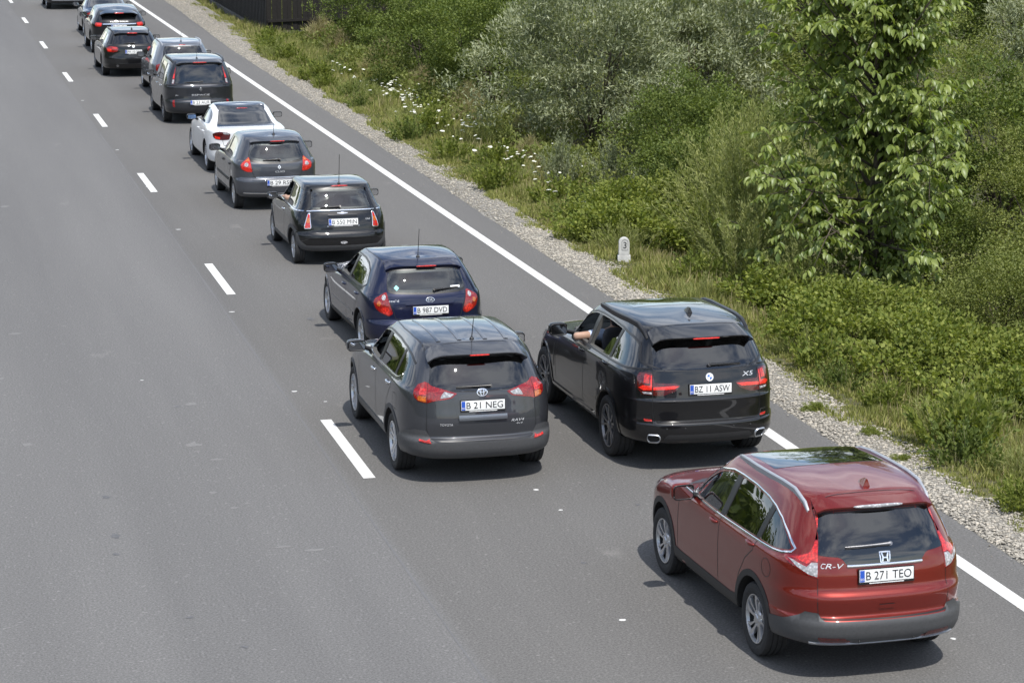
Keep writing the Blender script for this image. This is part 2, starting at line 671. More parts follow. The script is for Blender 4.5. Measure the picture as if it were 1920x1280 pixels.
class Car:
    def __init__(s, name, label, loc, rz, rows, wb, paintmat, cat='car', wheel_r=0.34, track=0.80, ym=None, N=16, sub=4, guide_r=0.35):
        s.root = tag(empty(name, loc, rz), label, cat, 'cars queuing on the road')
        s.wb, s.paint = wb, paintmat
        s.rows = rows
        s.ym = ym if ym is not None else max(min(wb * 0.42, min(r[3] for r in rows) - 0.08), max(r[2] for r in rows) + 0.08)
        s.W = max(r[4] for r in rows)
        s.yr = min(r[2] for r in rows)
        s.yf = max(r[3] for r in rows)
        s.gr = guide_r
        s.me0 = loft('body', rows, s.ym, N, sub)
        s.vn = [v.normal.copy() for v in s.me0.vertices]
        s.vc = [v.co.copy() for v in s.me0.vertices]
        s.pol = [tuple(p.vertices) for p in s.me0.polygons]
        s.bvh = BVHTree.FromPolygons(s.vc, s.pol)
        s.wr, s.track = wheel_r, track
        s.cuts = []
        s.wincut = []

    # -- surface look-ups
    def nrm(s, loc, idx):
        vs = s.pol[idx]
        w = poly_3d_calc([s.vc[i] for i in vs], loc)
        n = Vector((0, 0, 0))
        for a, i in zip(w, vs):
            n += s.vn[i] * a
        return n.normalized()

    def cast(s, o, d):
        o, d = Vector(o), Vector(d)
        loc, n, idx, dist = s.bvh.ray_cast(o, d)
        if loc is None:
            loc, n, idx, dist = s.bvh.find_nearest(o + d * 2.0)
        return loc, s.nrm(loc, idx)

    def side(s, sg=-1):
        return lambda a, b: s.cast((sg * 3, a, b), (-sg, 0, 0))

    def top(s):
        return lambda a, b: s.cast((a, b, 4), (0, 0, -1))

    def front(s):
        return lambda a, b: s.cast((a, s.yf + 3, b), (0, -1, 0))

    def rear(s, sg=1):
        """(s, z): s runs along the rear from the centre line and rolls round the corner on to the side"""
        Rr, W, y0 = s.gr, s.W, s.yr
        A = W - Rr

        def f(a, b):
            q = abs(a)
            sn = (1 if a >= 0 else -1) * sg
            if q <= A:
                pt, d = (q, y0), (0, -1)
            elif q <= A + Rr * PI / 2:
                ph = (q - A) / Rr
                pt, d = (A + Rr * math.sin(ph), y0 + Rr - Rr * math.cos(ph)), (math.sin(ph), -math.cos(ph))
            else:
                pt, d = (W, y0 + Rr + q - A - Rr * PI / 2), (1, 0)
            o = (sn * (pt[0] + d[0] * 1.2), pt[1] + d[1] * 1.2, b)
            return s.cast(o, (-sn * d[0], -d[1], 0))
        return f

    # -- parts on the surface
    def patch(s, name, poly, pr, mat, off=0.003, thick=0.010, res=0.06, parent=None, dome=0.0):
        pts = []
        n = len(poly)
        for i in range(n):
            a, b = Vector(poly[i]), Vector(poly[(i + 1) % n])
            k = max(1, int((b - a).length / res + 0.5))
            for j in range(k):
                q = a.lerp(b, j / k)
                if not pts or (q - pts[-1]).length > 1e-4:
                    pts.append(q)
        nb = len(pts)
        P = np.array([(q.x, q.y) for q in pts])
        lo, hi = P.min(0), P.max(0)
        gx = np.arange(lo[0] + res * 0.5, hi[0], res)
        gy = np.arange(lo[1] + res * 0.5, hi[1], res)
        inner = []
        for x in gx:
            for y in gy:
                c = False
                j = nb - 1
                for i in range(nb):
                    if (P[i, 1] > y) != (P[j, 1] > y) and x < (P[j, 0] - P[i, 0]) * (y - P[i, 1]) / (P[j, 1] - P[i, 1]) + P[i, 0]:
                        c = not c
                    j = i
                if c:
                    d = np.min(np.hypot(P[:, 0] - x, P[:, 1] - y))
                    if d > res * 0.45:
                        inner.append(Vector((x, y)))
        vs, es, fs, *_ = delaunay_2d_cdt(pts + inner, [], [list(range(nb))], 1, 1e-6)
        V, Nn = [], []
        for q in vs:
            loc, nn = pr(q.x, q.y)
            o = off
            if dome:
                d = np.min(np.hypot(P[:, 0] - q.x, P[:, 1] - q.y))
                o += dome * (1 - math.exp(-d / 0.03))
            V.append(loc + nn * o)
            Nn.append(nn)
        F = [tuple(f) for f in fs]
        if not F:
            return None
        # outward orientation
        sg_ = 0.0
        for f in F:
            a, b, c = (V[i] for i in f[:3])
            sg_ += (b - a).cross(c - a).dot(Nn[f[0]])
        if sg_ < 0:
            F = [f[::-1] for f in F]
        cnt = {}
        for f in F:
            for i in range(len(f)):
                e = (f[i], f[(i + 1) % len(f)])
                cnt[e] = cnt.get(e, 0) + 1
        m0 = len(V)
        sk = {}
        for (a, b) in list(cnt):
            if (b, a) not in cnt:
                for q in (a, b):
                    if q not in sk:
                        sk[q] = len(V)
                        V.append(V[q] - Nn[q] * thick)
                        Nn.append(Nn[q])
                F.append((b, a, sk[a], sk[b]))
        me = mesh(name, V, F, True)
        if not dome:
            me.normals_split_custom_set_from_vertices([tuple(q) for q in Nn])
        else:
            me.set_sharp_from_angle(angle=R(60))
        return link(name, me, mat, parent or s.root)

    def ribbon(s, name, line, width, pr, mat='black_trim', off=0.0015, res=0.05, parent=None, height=0.0):
        pts = [Vector(line[0])]
        for i in range(len(line) - 1):
            a, b = Vector(line[i]), Vector(line[i + 1])
            k = max(1, int((b - a).length / res + 0.5))
            pts += [a.lerp(b, (j + 1) / k) for j in range(k)]
        V, F = [], []
        n = len(pts)
        rows = []
        for i, q in enumerate(pts):
            d = (pts[min(i + 1, n - 1)] - pts[max(i - 1, 0)]).normalized()
            w = Vector((-d.y, d.x)) * (width / 2)
            l0, n0 = pr(*(q - w))
            l1, n1 = pr(*(q + w))
            if height:
                rows.append([l0 - n0 * 0.003, l0 + n0 * (off + height * 0.7), (l0 + l1) / 2 + (n0 + n1) / 2 * (off + height),
                             l1 + n1 * (off + height * 0.7), l1 - n1 * 0.003])
            else:
                rows.append([l0 + n0 * off, l1 + n1 * off])
        m = len(rows[0])
        for r in rows:
            V += r
        for i in range(n - 1):
            for k in range(m - 1):
                F.append((i * m + k, i * m + k + 1, (i + 1) * m + k + 1, (i + 1) * m + k))
        if height:
            F.append(tuple(range(m)))
            F.append(tuple((n - 1) * m + k for k in range(m - 1, -1, -1)))
        return link(name, mesh(name, V, F, True, 60), mat, parent or s.root)

    def text(s, txt, cx, cz, h, w, pr, mat='letter_silver', off=0.004, shear=0.0, parent=None, name='lettering'):
        V, F, wid = text_shape(txt, shear)
        out = []
        for x, y in V:
            loc, nn = pr(cx + (x / wid - 0.5) * w, cz + (y - 0.5) * h)
            out.append(loc + nn * off)
        return link(name, mesh(name, out, F, False), mat, parent or s.root)

    # -- assembled parts
    def finish_body(s, cavity=True, arch_r=None, arch_z=None, side_polys=(), rear_poly=None, front_poly=None, roof_drop=0.035, rear_depth=0.45, front_depth=1.2):
        b = link('body', s.me0, s.paint, s.root)
        s.me0.materials.append(MATS['underbody'])
        s.me0.materials.append(MATS['interior'])
        ar = arch_r or s.wr * 1.19
        az = arch_z or s.wr
        sets = []
        if cavity:
            # cabin: the upper levels drawn in by the thickness of doors, pillars and roof
            zt = max(r[0] for r in s.rows)
            up = [r for r in s.rows if r[0] > s.belt - 0.02]
            rows = []
            d = 0.055
            r0 = up[0]
            rows.append((0.74, 0.74, r0[2] + 0.14, s.cowl - 0.25, r0[4] - 0.16) + tuple(r0[5:]))
            rows.append((0.80, 0.80, r0[2] + 0.10, s.cowl - 0.22, r0[4] - 0.11) + tuple(r0[5:]))
            for r in up:
                k = min(1, max(0, (zt - r[0]) / 0.1))
                if r[4] < 0.12:
                    continue
                rows.append((r[0] - roof_drop * (1 - k) - 0.004 * k, r[1] - roof_drop * (1 - k) - 0.004 * k,
                             r[2] + d, r[3] - d - 0.03, max(0.03, r[4] - d)) + tuple(r[5:]))
            l = list(rows[-1])
            l[4] = 0.02
            l[0] += 0.003
            l[1] += 0.003
            rows.append(tuple(l))
            sets.append(loft('cut', rows, s.ym, 10, 2))
        arch = []
        for y in (0, s.wb):
            for sg in (-1, 1):
                poly = [(y + ar * math.cos(2 * PI * k / 40), az + ar * math.sin(2 * PI * k / 40)) for k in range(40)]
                arch.append(prism(poly, 'X', sg * (s.track - 0.22), sg * 1.3))
        sets.append(cutter(arch))
        if cavity and side_polys:
            sets.append(cutter([prism(p, 'X', sg * 0.30, sg * 1.3) for p in side_polys for sg in (-1, 1)]))
        if cavity and rear_poly:
            sets.append(cutter([prism(rear_poly, 'Y', s.yr - 0.5, s.yr + rear_depth + 0.3)]))
        if cavity and front_poly:
            sets.append(cutter([prism(front_poly, 'Y', s.cowl - front_depth, s.yf + 0.5)]))
        tmp = []
        for me in sets:
            o = link('cut', me, None, s.root)
            tmp.append(o)
            md = b.modifiers.new('cut', 'BOOLEAN')
            md.operation = 'DIFFERENCE'
            md.object = o
            md.solver = 'MANIFOLD'
        me = apply_mods(b)
        for o in tmp:
            m = o.data
            bpy.data.objects.remove(o)
            bpy.data.meshes.remove(m)
        me.name = 'body'
        # inner faces get the liner material, outer ones keep the smooth normals of the uncut shell
        nv = len(me.vertices)
        vn = [None] * nv
        von = [False] * nv
        for v in me.vertices:
            loc, n, idx, dist = s.bvh.find_nearest(v.co)
            von[v.index] = dist < 0.0015
            vn[v.index] = s.nrm(loc, idx)
        ln = [(0, 0, 0)] * len(me.loops)
        for p in me.polygons:
            c = p.center
            loc, n, idx, dist = s.bvh.find_nearest(c)
            outer = all(von[i] for i in p.vertices) and dist < 0.012 and p.normal.dot(s.nrm(loc, idx)) > 0.6
            p.use_smooth = True
            if outer:
                p.material_index = 0
                for li in p.loop_indices:
                    ln[li] = tuple(vn[me.loops[li].vertex_index])
            else:
                inside = abs(c.x) < s.W - 0.03 and c.z > 0.73 and s.yr + 0.05 < c.y < s.cowl + 0.1
                p.material_index = 2 if inside else 1
                for li in p.loop_indices:
                    ln[li] = tuple(p.normal)
        me.normals_split_custom_set(ln)
        s.body = b
        return b

    def windows(s, polys, mats, trim=None, trim_w=0.02, frame='black_trim', opened=()):
        """polys: list of (y,z) polygons; glass on both sides"""
        for sg in (-1, 1):
            pr = s.side(sg)
            for i, (p, m) in enumerate(zip(polys, mats)):
                if (i, sg) in opened:
                    continue
                g = s.patch('side_window', p, pr, m, off=-0.006, thick=0.004, res=0.07)

    def wheel(s, style, rim='rim_silver', width=0.225, tyre_h=None, spin=0.0, barrel='rim_gap'):
        r = s.wr
        rr = r * (1 - (tyre_h or 0.32))
        hw = width / 2
        prof = [(-hw * 0.82, rr), (-hw * 0.98, rr + (r - rr) * 0.35), (-hw, rr + (r - rr) * 0.6), (-hw * 0.93, r * 0.965), (-hw * 0.80, r * 0.993)]
        for gx in (-0.45, 0.0, 0.45):
            prof += [(hw * (gx - 0.06), r), (hw * (gx - 0.05), r - 0.008), (hw * (gx + 0.05), r - 0.008), (hw * (gx + 0.06), r)]
        prof += [(hw * 0.80, r * 0.993), (hw * 0.93, r * 0.965), (hw, rr + (r - rr) * 0.6), (hw * 0.98, rr + (r - rr) * 0.35), (hw * 0.82, rr)]
        tyre = lathe('tyre', prof, 'X', 48)
        tyre.materials.append(MATS['rubber'])
        # the outer side of the wheel is -X here
        bar = lathe('barrel', [(-hw * 0.80, rr), (-hw * 0.2, rr * 0.94), (hw * 0.1, rr * 0.9), (hw * 0.1, 0.02)], 'X', 32)
        bar.materials.append(MATS[barrel])
        parts = []
        xo = -hw * 0.90
        lip = []
        n = 48
        pl = [(xo + 0.012, rr * 1.0), (xo - 0.002, rr * 0.995), (xo, rr * 0.955), (xo + 0.03, rr * 0.93)]
        V, F = [], []
        for i in range(n):
            t = 2 * PI * i / n
            for a, q in pl:
                V.append((a, q * math.cos(t), q * math.sin(t)))
        for i in range(n):
            for k in range(3):
                F.append((i * 4 + k, i * 4 + k + 1, ((i + 1) % n) * 4 + k + 1, ((i + 1) % n) * 4 + k))
        parts.append((V, F))

        def spoke(t0, prof_):
            # prof_: list of (radius share, half width, angle shift, depth)
            V, F = [], []
            for (q, w, dt, dx) in prof_:
                q *= rr
                t = t0 + dt
                c, sn = math.cos(t), math.sin(t)
                for sx, ww in ((-1, w), (-1, -w), (1, -w * 1.2), (1, w * 1.2)):
                    V.append((xo + dx + (0 if sx < 0 else 0.03), q * c - ww * sn, q * sn + ww * c))
            m = len(prof_)
            for i in range(m - 1):
                for k in range(4):
                    F.append((i * 4 + k, i * 4 + (k + 1) % 4, (i + 1) * 4 + (k + 1) % 4, (i + 1) * 4 + k))
            F.append((3, 2, 1, 0))
            F.append(tuple((m - 1) * 4 + k for k in range(4)))
            return V, F
        sets = []
        for k in range(5):
            t = spin + 2 * PI * k / 5
            if style == 'twin':
                for d in (-1, 1):
                    sets.append(spoke(t, [(0.15, 0.016, d * 0.5, 0.022), (0.5, 0.017, d * 0.24, 0.014), (0.96, 0.020, d * 0.20, 0.004)]))
            elif style == 'twist':
                sets.append(spoke(t, [(0.16, 0.018, 0, 0.03), (0.45, 0.013, -0.05, 0.02), (0.72, 0.021, 0.02, 0.01), (0.96, 0.029, 0.14, 0.004)]))
                sets.append(spoke(t + 0.36, [(0.16, 0.010, 0.1, 0.032), (0.5, 0.009, 0.10, 0.022), (0.75, 0.013, 0.10, 0.014), (0.96, 0.012, 0.24, 0.006)]))
            elif style == 'vee':
                for d in (-1, 1):
                    sets.append(spoke(t, [(0.15, 0.018, d * 0.35, 0.026), (0.5, 0.012, d * 0.17, 0.014), (0.96, 0.013, d * 0.27, 0.004)]))
            elif style == 'five':
                sets.append(spoke(t, [(0.15, 0.036, 0, 0.02), (0.5, 0.030, 0, 0.012), (0.96, 0.044, 0, 0.004)]))
            elif style == 'multi':
                for d in (-0.3, 0.32):
                    sets.append(spoke(t + d, [(0.15, 0.018, 0, 0.02), (0.5, 0.014, 0, 0.012), (0.96, 0.022, 0, 0.004)]))
            elif style == 'cover':
                sets.append(spoke(t, [(0.12, 0.05, 0, 0.016), (0.5, 0.060, 0, 0.008), (0.96, 0.085, 0, 0.004)]))
            # wheel nut
            sets.append(([(xo + 0.012 + dx, 0.055 * math.cos(t + 0.6) + 0.009 * math.cos(j * PI / 3), 0.055 * math.sin(t + 0.6) + 0.009 * math.sin(j * PI / 3))
                          for dx in (0, 0.03) for j in range(6)], [tuple(range(5, -1, -1))] + [(j, (j + 1) % 6, (j + 1) % 6 + 6, j + 6) for j in range(6)]))
        hub = []
        V, F = [], []
        pl = [(xo + 0.04, 0.085), (xo + 0.024, 0.078), (xo + 0.016, 0.045), (xo + 0.008, 0.038), (xo + 0.006, 0.002)]
        for i in range(24):
            t = 2 * PI * i / 24
            for a, q in pl:
                V.append((a, q * math.cos(t), q * math.sin(t)))
        for i in range(24):
            for k in range(4):
                F.append((i * 5 + k, i * 5 + k + 1, ((i + 1) % 24) * 5 + k + 1, ((i + 1) % 24) * 5 + k))
        parts.append((V, F))
        V, F = join_vf(parts + sets)
        rm = mesh('rim', V, F, True, 30)
        bm = bmesh.new()
        bm.from_mesh(rm)
        bmesh.ops.recalc_face_normals(bm, faces=bm.faces)
        bm.to_mesh(rm)
        bm.free()
        rm.materials.append(MATS[rim])
        for y in (0, s.wb):
            for sg in (-1, 1):
                w = empty('wheel', (sg * (s.track), y, r), 0 if sg < 0 else PI, s.root)
                link('tyre', tyre, None, w)
                link('rim_barrel', bar, None, w)
                link('rim', rm, None, w)

    def plate(s, txt, cz, cx=0.0, w=0.52, h=0.112, gap=0.014, band='RO', frame=0.012, foot=True):
        pr = s.rear()
        a, na = pr(cx, cz + h / 2)
        b, nb = pr(cx, cz - h / 2)
        l, nl = pr(cx - w / 2, cz)
        yy = min(a.y, b.y, l.y) - gap
        dy = (a.y - b.y) * 0.5
        ti = math.atan2(dy, h)
        M = Matrix.Translation((cx, yy, cz)) @ Matrix.Rotation(-ti, 4, 'X')

        def put(name, me, mat, parent):
            me.transform(M)
            return link(name, me, mat, parent)
        fr = put('license_plate', bevel_box('license_plate', -w / 2, w / 2, -0.004, 0.004, -h / 2, h / 2, 0.003, 2), 'plate_white', s.root)
        put('plate_frame', bevel_box('plate_frame', -w / 2 - 0.008, w / 2 + 0.008, -0.001, 0.020, -h / 2 - (0.022 if foot else 0.008), h / 2 + 0.008, 0.004, 2), 'black_trim', fr)
        put('blue_band', mesh('blue_band', [(-w / 2 + 0.004, -0.0055, -h / 2 + 0.004), (-w / 2 + 0.048, -0.0055, -h / 2 + 0.004), (-w / 2 + 0.048, -0.0055, h / 2 - 0.004), (-w / 2 + 0.004, -0.0055, h / 2 - 0.004)], [(0, 1, 2, 3)], False), 'plate_blue', fr)

        def put_text(t, x0, x1, z0, z1, mat, nm):
            V, F, wd = text_shape(t)
            vv = [(x0 + x / wd * (x1 - x0), -0.0072, z0 + y * (z1 - z0)) for x, y in V]
            put(nm, mesh(nm, vv, F, False), mat, fr)
        put_text(txt, -w / 2 + 0.062, w / 2 - 0.022, -h * 0.33, h * 0.35, 'plate_ink', 'lettering')
        if band:
            put_text(band, -w / 2 + 0.010, -w / 2 + 0.042, -h * 0.36, -h * 0.16, 'badge_white', 'country_code')
        if foot:
            put('dealer_strip', mesh('dealer_strip', [(-w * 0.32, -0.003, -h / 2 - 0.016), (w * 0.32, -0.003, -h / 2 - 0.016), (w * 0.32, -0.003, -h / 2 - 0.008), (-w * 0.32, -0.003, -h / 2 - 0.008)], [(0, 1, 2, 3)], False), 'badge_white', fr)
        return fr

    def handle(s, y, z, mat, ln=0.19):
        for sg in (-1, 1):
            loc, n = s.side(sg)(y, z)
            cup, _ = s.side(sg)(y + 0.01, z - 0.012)
            me = blob('door_handle', (0, 0, 0), (0.016, ln / 2, 0.017), 0.6, 0.6, 12, 8, fn=lambda v: (v[0] + sg * (0.022 - 0.03 * (abs(v[1]) / (ln / 2)) ** 3) * 1.0, v[1], v[2]))
            me.transform(Matrix.Translation(loc))
            h = link('door_handle', me, mat, s.root)
            s.patch('handle_recess', ellipse2(y, z - 0.008, 0.062, 0.034, 20), s.side(sg), 'black_trim' if mat == 'chrome' else mat, off=0.0015, thick=0.003, res=0.03, parent=h)

    def mirrors(s, x, y, z, size=(0.105, 0.07, 0.075), mat=None, glassmat='mirror_glass', cap=None):
        for sg in (-1, 1):
            sx, sy, sz = size

            def shp(v):
                k = v[1] / sy           # -1 glass side ... +1 front
                return (v[0] * (1.0 if k < 0 else 1 - 0.30 * k), v[1], v[2] * (1.0 if k < 0 else 1 - 0.28 * k))
            me = blob('wing_mirror', (0, 0, 0), size, 0.55, 0.55, 20, 12, fn=shp)
            me.transform(Matrix.Translation((sg * x, y, z)) @ Matrix.Rotation(sg * R(-4), 4, 'Z'))
            m = link('wing_mirror', me, mat or s.paint, s.root)
            poly = fillet([(-sx * 0.84, -sz * 0.78), (sx * 0.84, -sz * 0.78), (sx * 0.84, sz * 0.78), (-sx * 0.84, sz * 0.78)], 0.035)
            g = mesh('mirror_glass', [(a, -sy - 0.002, b) for a, b in poly], [tuple(range(len(poly)))], False)
            g.transform(Matrix.Translation((sg * x, y, z)) @ Matrix.Rotation(sg * R(-4), 4, 'Z') @ Matrix.Translation((0, -.006, 0)) @ Matrix.Rotation(R(5), 4, 'X'))
            link('mirror_glass', g, glassmat if sg < 0 else 'mirror_glass', m)
            f = mesh('mirror_rim', *join_vf([tube('t', [(a * 1.06, -sy, b * 1.06) for a, b in poly + poly[:1]], 0.008, 6)]))
            f.transform(Matrix.Translation((sg * x, y, z)) @ Matrix.Rotation(sg * R(-4), 4, 'Z'))
            link('mirror_rim', f, 'black_trim' if cap is None else cap, m)
            # foot of the mirror on the door
            loc, n = s.side(sg)(y + 0.02, z - 0.06)
            V, F = tube('arm', [loc - n * 0.03, loc.lerp(Vector((sg * (x - sx * 0.5), y, z - 0.03)), 0.6), (sg * (x - sx * 0.5), y, z - 0.03)], [0.035, 0.028, 0.03], 10)
            link('mirror_arm', mesh('mirror_arm', V, F, True, 50), 'black_trim', m)

    def rails(s, pts, mat, h=0.045, w=0.022):
        """pts: (x, y) along the roof edge, mirrored"""
        for sg in (-1, 1):
            pr = s.top()
            n = len(pts)
            V, F = [], []
            for i, (x, y) in enumerate(pts):
                loc, nn = pr(sg * x, y)
                e = min(i, n - 1 - i)
                hh = h * (0.18 if e == 0 else (0.7 if e == 1 else 1.0))
                ww = w * (0.8 if e == 0 else 1.0)
                zb = loc.z - 0.02
                z1 = loc.z + hh
                for dx, z in ((-ww, zb), (-ww, z1 - 0.010), (-ww * 0.55, z1), (ww * 0.55, z1), (ww, z1 - 0.010), (ww, zb)):
                    V.append((loc.x + dx, loc.y, z))
            for i in range(n - 1):
                for k in range(6):
                    F.append((i * 6 + k, i * 6 + (k + 1) % 6, (i + 1) * 6 + (k + 1) % 6, (i + 1) * 6 + k))
            F.append(tuple(range(6)))
            F.append(tuple((n - 1) * 6 + k for k in range(5, -1, -1)))
            me = mesh('roof_rail', V, F, True, 35)
            bm = bmesh.new()
            bm.from_mesh(me)
            bmesh.ops.recalc_face_normals(bm, faces=bm.faces)
            bm.to_mesh(me)
            bm.free()
            link('roof_rail', me, mat, s.root)

    def shark(s, x, y, mat):
        loc, n = s.top()(x, y)
        V, F = [], []
        prof = [(-0.09, 0.0, 0.036), (-0.085, 0.062, 0.010), (-0.02, 0.060, 0.014), (0.06, 0.022, 0.022), (0.10, 0.0, 0.010)]
        for (yy, zz, ww) in prof:
            wb_ = ww if zz == 0 else 0.036
            V += [(-0.036 if yy < 0.09 else -0.01, yy, -0.012), (-ww * 0.6, yy, zz), (ww * 0.6, yy, zz), (0.036 if yy < 0.09 else 0.01, yy, -0.012)]
        for i in range(len(prof) - 1):
            for k in range(3):
                F.append((i * 4 + k, i * 4 + k + 1, i * 4 + k + 5, i * 4 + k + 4))
        F.append((0, 1, 2, 3))
        me = mesh('antenna_fin', V, F, True, 50)
        me.transform(Matrix.Translation(loc))
        link('antenna_fin', me, mat, s.root)

    def rod(s, x, y, ln=0.28, lean=-0.55, mat='black_trim', r=0.0055):
        loc, n = s.top()(x, y)
        d = Vector((0.03, lean, 1)).normalized()
        parts = [tube('b', [loc - n * 0.005, loc + n * 0.014, loc + n * 0.03], [0.030, 0.026, 0.010], 10),
                 tube('r', [loc + n * 0.02, loc + n * 0.02 + d * ln * 0.3, loc + n * 0.02 + d * ln], [r * 1.3, r, r * 0.8], 6)]
        link('antenna', mesh('antenna', *join_vf(parts), True, 50), mat, s.root)

    def wiper(s, p0, p1, mat='black_trim', off=0.03):
        pr = s.rear()
        a = []
        for k in range(7):
            t = k / 6
            loc, n = pr(p0[0] + (p1[0] - p0[0]) * t, p0[1] + (p1[1] - p0[1]) * t)
            a.append(loc + n * (off * (1 - 0.6 * t)))
        loc, n = pr(*p0)
        parts = [tube('a', a, [0.020, 0.016, 0.013, 0.012, 0.011, 0.009, 0.006], 8), tube('p', [loc - n * 0.01, loc + n * (off + 0.012)], 0.020, 10)]
        w = link('wiper', mesh('wiper', *join_vf(parts), True, 50), mat, s.root)
        bl = []
        for k in range(6):
            t = 0.30 + 0.70 * k / 5
            loc, n = pr(p0[0] + (p1[0] - p0[0]) * t, p0[1] + (p1[1] - p0[1]) * t - 0.012)
            bl.append(loc + n * 0.008)
        link('wiper_blade', mesh('wiper_blade', *tube('b', bl, 0.007, 6), True, 50), 'rubber', w)

    def spoiler(s, half, y_in, tip, drop=0.03, mat=None, zin=None, n=17, curve=0.0, name='roof_spoiler'):
        """wedge that carries the roof on past the top of the tail glass; tip = (y, z) on the centre line"""
        V, F = [], []
        for i in range(n):
            u = -1 + 2 * i / (n - 1)
            x = u * half
            loc, nn = s.top()(x * 0.97, y_in)
            ty = tip[0] + curve * u * u
            z0, _ = s.top()(0, y_in)
            tz = tip[1] - (z0.z - loc.z) * 0.95
            e = 0 if abs(u) < 0.999 else 1
            g, gn = s.rear()(x, tz - drop - 0.02)
            lift = loc + nn * 0.004
            mid = Vector((x, y_in * 0.4 + ty * 0.6, loc.z * 0.42 + tz * 0.58 + 0.006))
            V += [loc - nn * 0.012, lift, mid, Vector((x, ty, tz)), Vector((x, ty + 0.006, tz - drop * 0.55)), g - gn * 0.012]
        for i in range(n - 1):
            for k in range(5):
                F.append((i * 6 + k, i * 6 + k + 1, i * 6 + k + 7, i * 6 + k + 6))
        F.append(tuple(range(6)))
        F.append(tuple((n - 1) * 6 + k for k in range(5, -1, -1)))
        me = mesh(name, V, F, True)
        bm = bmesh.new()
        bm.from_mesh(me)
        bmesh.ops.recalc_face_normals(bm, faces=bm.faces)
        bm.to_mesh(me)
        bm.free()
        me.set_sharp_from_angle(angle=R(32))
        return link(name, me, mat or s.paint, s.root)

    def cabin(s, cloth='seat_cloth', belt=None, rear=True, head=True):
        z0 = 0.72
        hb = s.belt
        ht = hb + 0.10
        yfs = s.wb * 0.44
        xs = s.W * 0.42
        spots = [(sg * xs, yfs, 0.23, ht) for sg in (-1, 1)]
        for x, y, w, zt in spots:
            def lean(v):
                return (v[0], v[1] - v[2] * 0.22, v[2])
            me = blob('seat', (x, y, (z0 + zt) / 2), (w, 0.08, (zt - z0) / 2), 0.35, 0.45, 16, 10, fn=lean)
            st = link('seat', me, cloth, s.root)
            if head:
                link('headrest', blob('headrest', (x, y - 0.06, zt + 0.10), (0.13, 0.05, 0.085), 0.5, 0.6, 14, 8), cloth, st)
        if rear:
            yb = s.wb * 0.06
            me = blob('rear_seat', (0, yb, (z0 + ht - 0.06) / 2), (s.W * 0.68, 0.08, (ht - 0.06 - z0) / 2), 0.3, 0.3, 20, 8, fn=lambda v: (v[0], v[1] - v[2] * 0.25, v[2]))
            rs = link('rear_seat', me, cloth, s.root)
            for x in (-xs, 0, xs):
                link('headrest', blob('headrest', (x, yb - 0.05, ht - 0.01), (0.12, 0.045, 0.07), 0.5, 0.6, 14, 8), cloth, rs)
        dz = s.belt - 0.03
        me = blob('dashboard', (0, s.cowl - 0.42, dz - 0.12), (s.W * 0.80, 0.22, 0.13), 0.5, 0.25, 20, 8)
        link('dashboard', me, 'interior', s.root)
        V, F = [], []
        cx, cy, cz = -xs, s.cowl - 0.72, dz - 0.02
        ringp = []
        for k in range(25):
            t = 2 * PI * k / 24
            ringp.append((cx + 0.18 * math.cos(t), cy + 0.18 * math.sin(t) * 0.42, cz + 0.18 * math.sin(t) * 0.9))
        parts = [tube('r', ringp, 0.015, 8, False), tube('s', [(cx - 0.17, cy, cz), (cx + 0.17, cy, cz)], 0.014, 6),
                 tube('c', [(cx, cy, cz), (cx, cy + 0.3, cz - 0.10)], [0.05, 0.03], 10)]
        link('steering_wheel', mesh('steering_wheel', *join_vf(parts), True, 60), 'interior', s.root)


def arch_poly(y, z, r0, r1, a0=-12, a1=192, n=26):
    A = [math.radians(a0 + (a1 - a0) * k / n) for k in range(n + 1)]
    return [(y + r1 * math.cos(a), z + r1 * math.sin(a)) for a in A] + [(y + r0 * math.cos(a), z + r0 * math.sin(a)) for a in reversed(A)]


def sym(poly):
    """half outline from the centre line at the top round to the centre line at the bottom -> whole outline"""
    return poly + [(-a, b) for a, b in reversed(poly) if abs(a) > 1e-6]


def ring_emblem(car, cx, cz, rx, rz, w, pr, mat='chrome', h=0.006, parent=None, name='emblem'):
    return car.ribbon(name, [(cx + rx * math.cos(2 * PI * k / 28), cz + rz * math.sin(2 * PI * k / 28)) for k in range(29)], w, pr, mat, 0.002, 0.05, parent, h)


def lamps(car, outline, pieces, base='lens_red', off=0.006, parent=None):
    """a pair of tail lamps; outline and pieces given for one side in (s, z)"""
    for sg in (1, -1):
        pr = car.rear(sg)
        l = car.patch('tail_lamp', outline, pr, base, off=off, thick=0.02, res=0.03)
        for (p, m) in pieces:
            car.patch('lamp_lens', p, pr, m, off=off + 0.0035, thick=0.004, res=0.03, parent=l)


def both(car, name, poly, mat, off=0.004, thick=0.01, res=0.05):
    for sg in (-1, 1):
        car.patch(name, poly, car.side(sg), mat, off, thick, res)


def gaps_side(car, lines, w=0.009):
    for sg in (-1, 1):
        for ln in lines:
            car.ribbon('panel_gap', ln, w, car.side(sg))


def gap_rear(car, half, w=0.010):
    """half: polyline on one side from the top to the centre line"""
    full = half + [(-a, b) for a, b in reversed(half) if abs(a) > 1e-6]
    car.ribbon('panel_gap', full, w, car.rear(), off=0.002, res=0.04)


def headlamps(car, poly):
    for sg in (-1, 1):
        car.patch('headlamp', poly, car.side(sg), 'lens_clear', 0.004, 0.01, 0.06)


def inset_poly(poly, d):
    c = Vector((sum(p[0] for p in poly) / len(poly), sum(p[1] for p in poly) / len(poly)))
    out = []
    for p in poly:
        v = Vector(p) - c
        L = max(v.length, 1e-6)
        out.append(tuple(c + v * max(0.1, (L - d * 1.3) / L)))
    return out


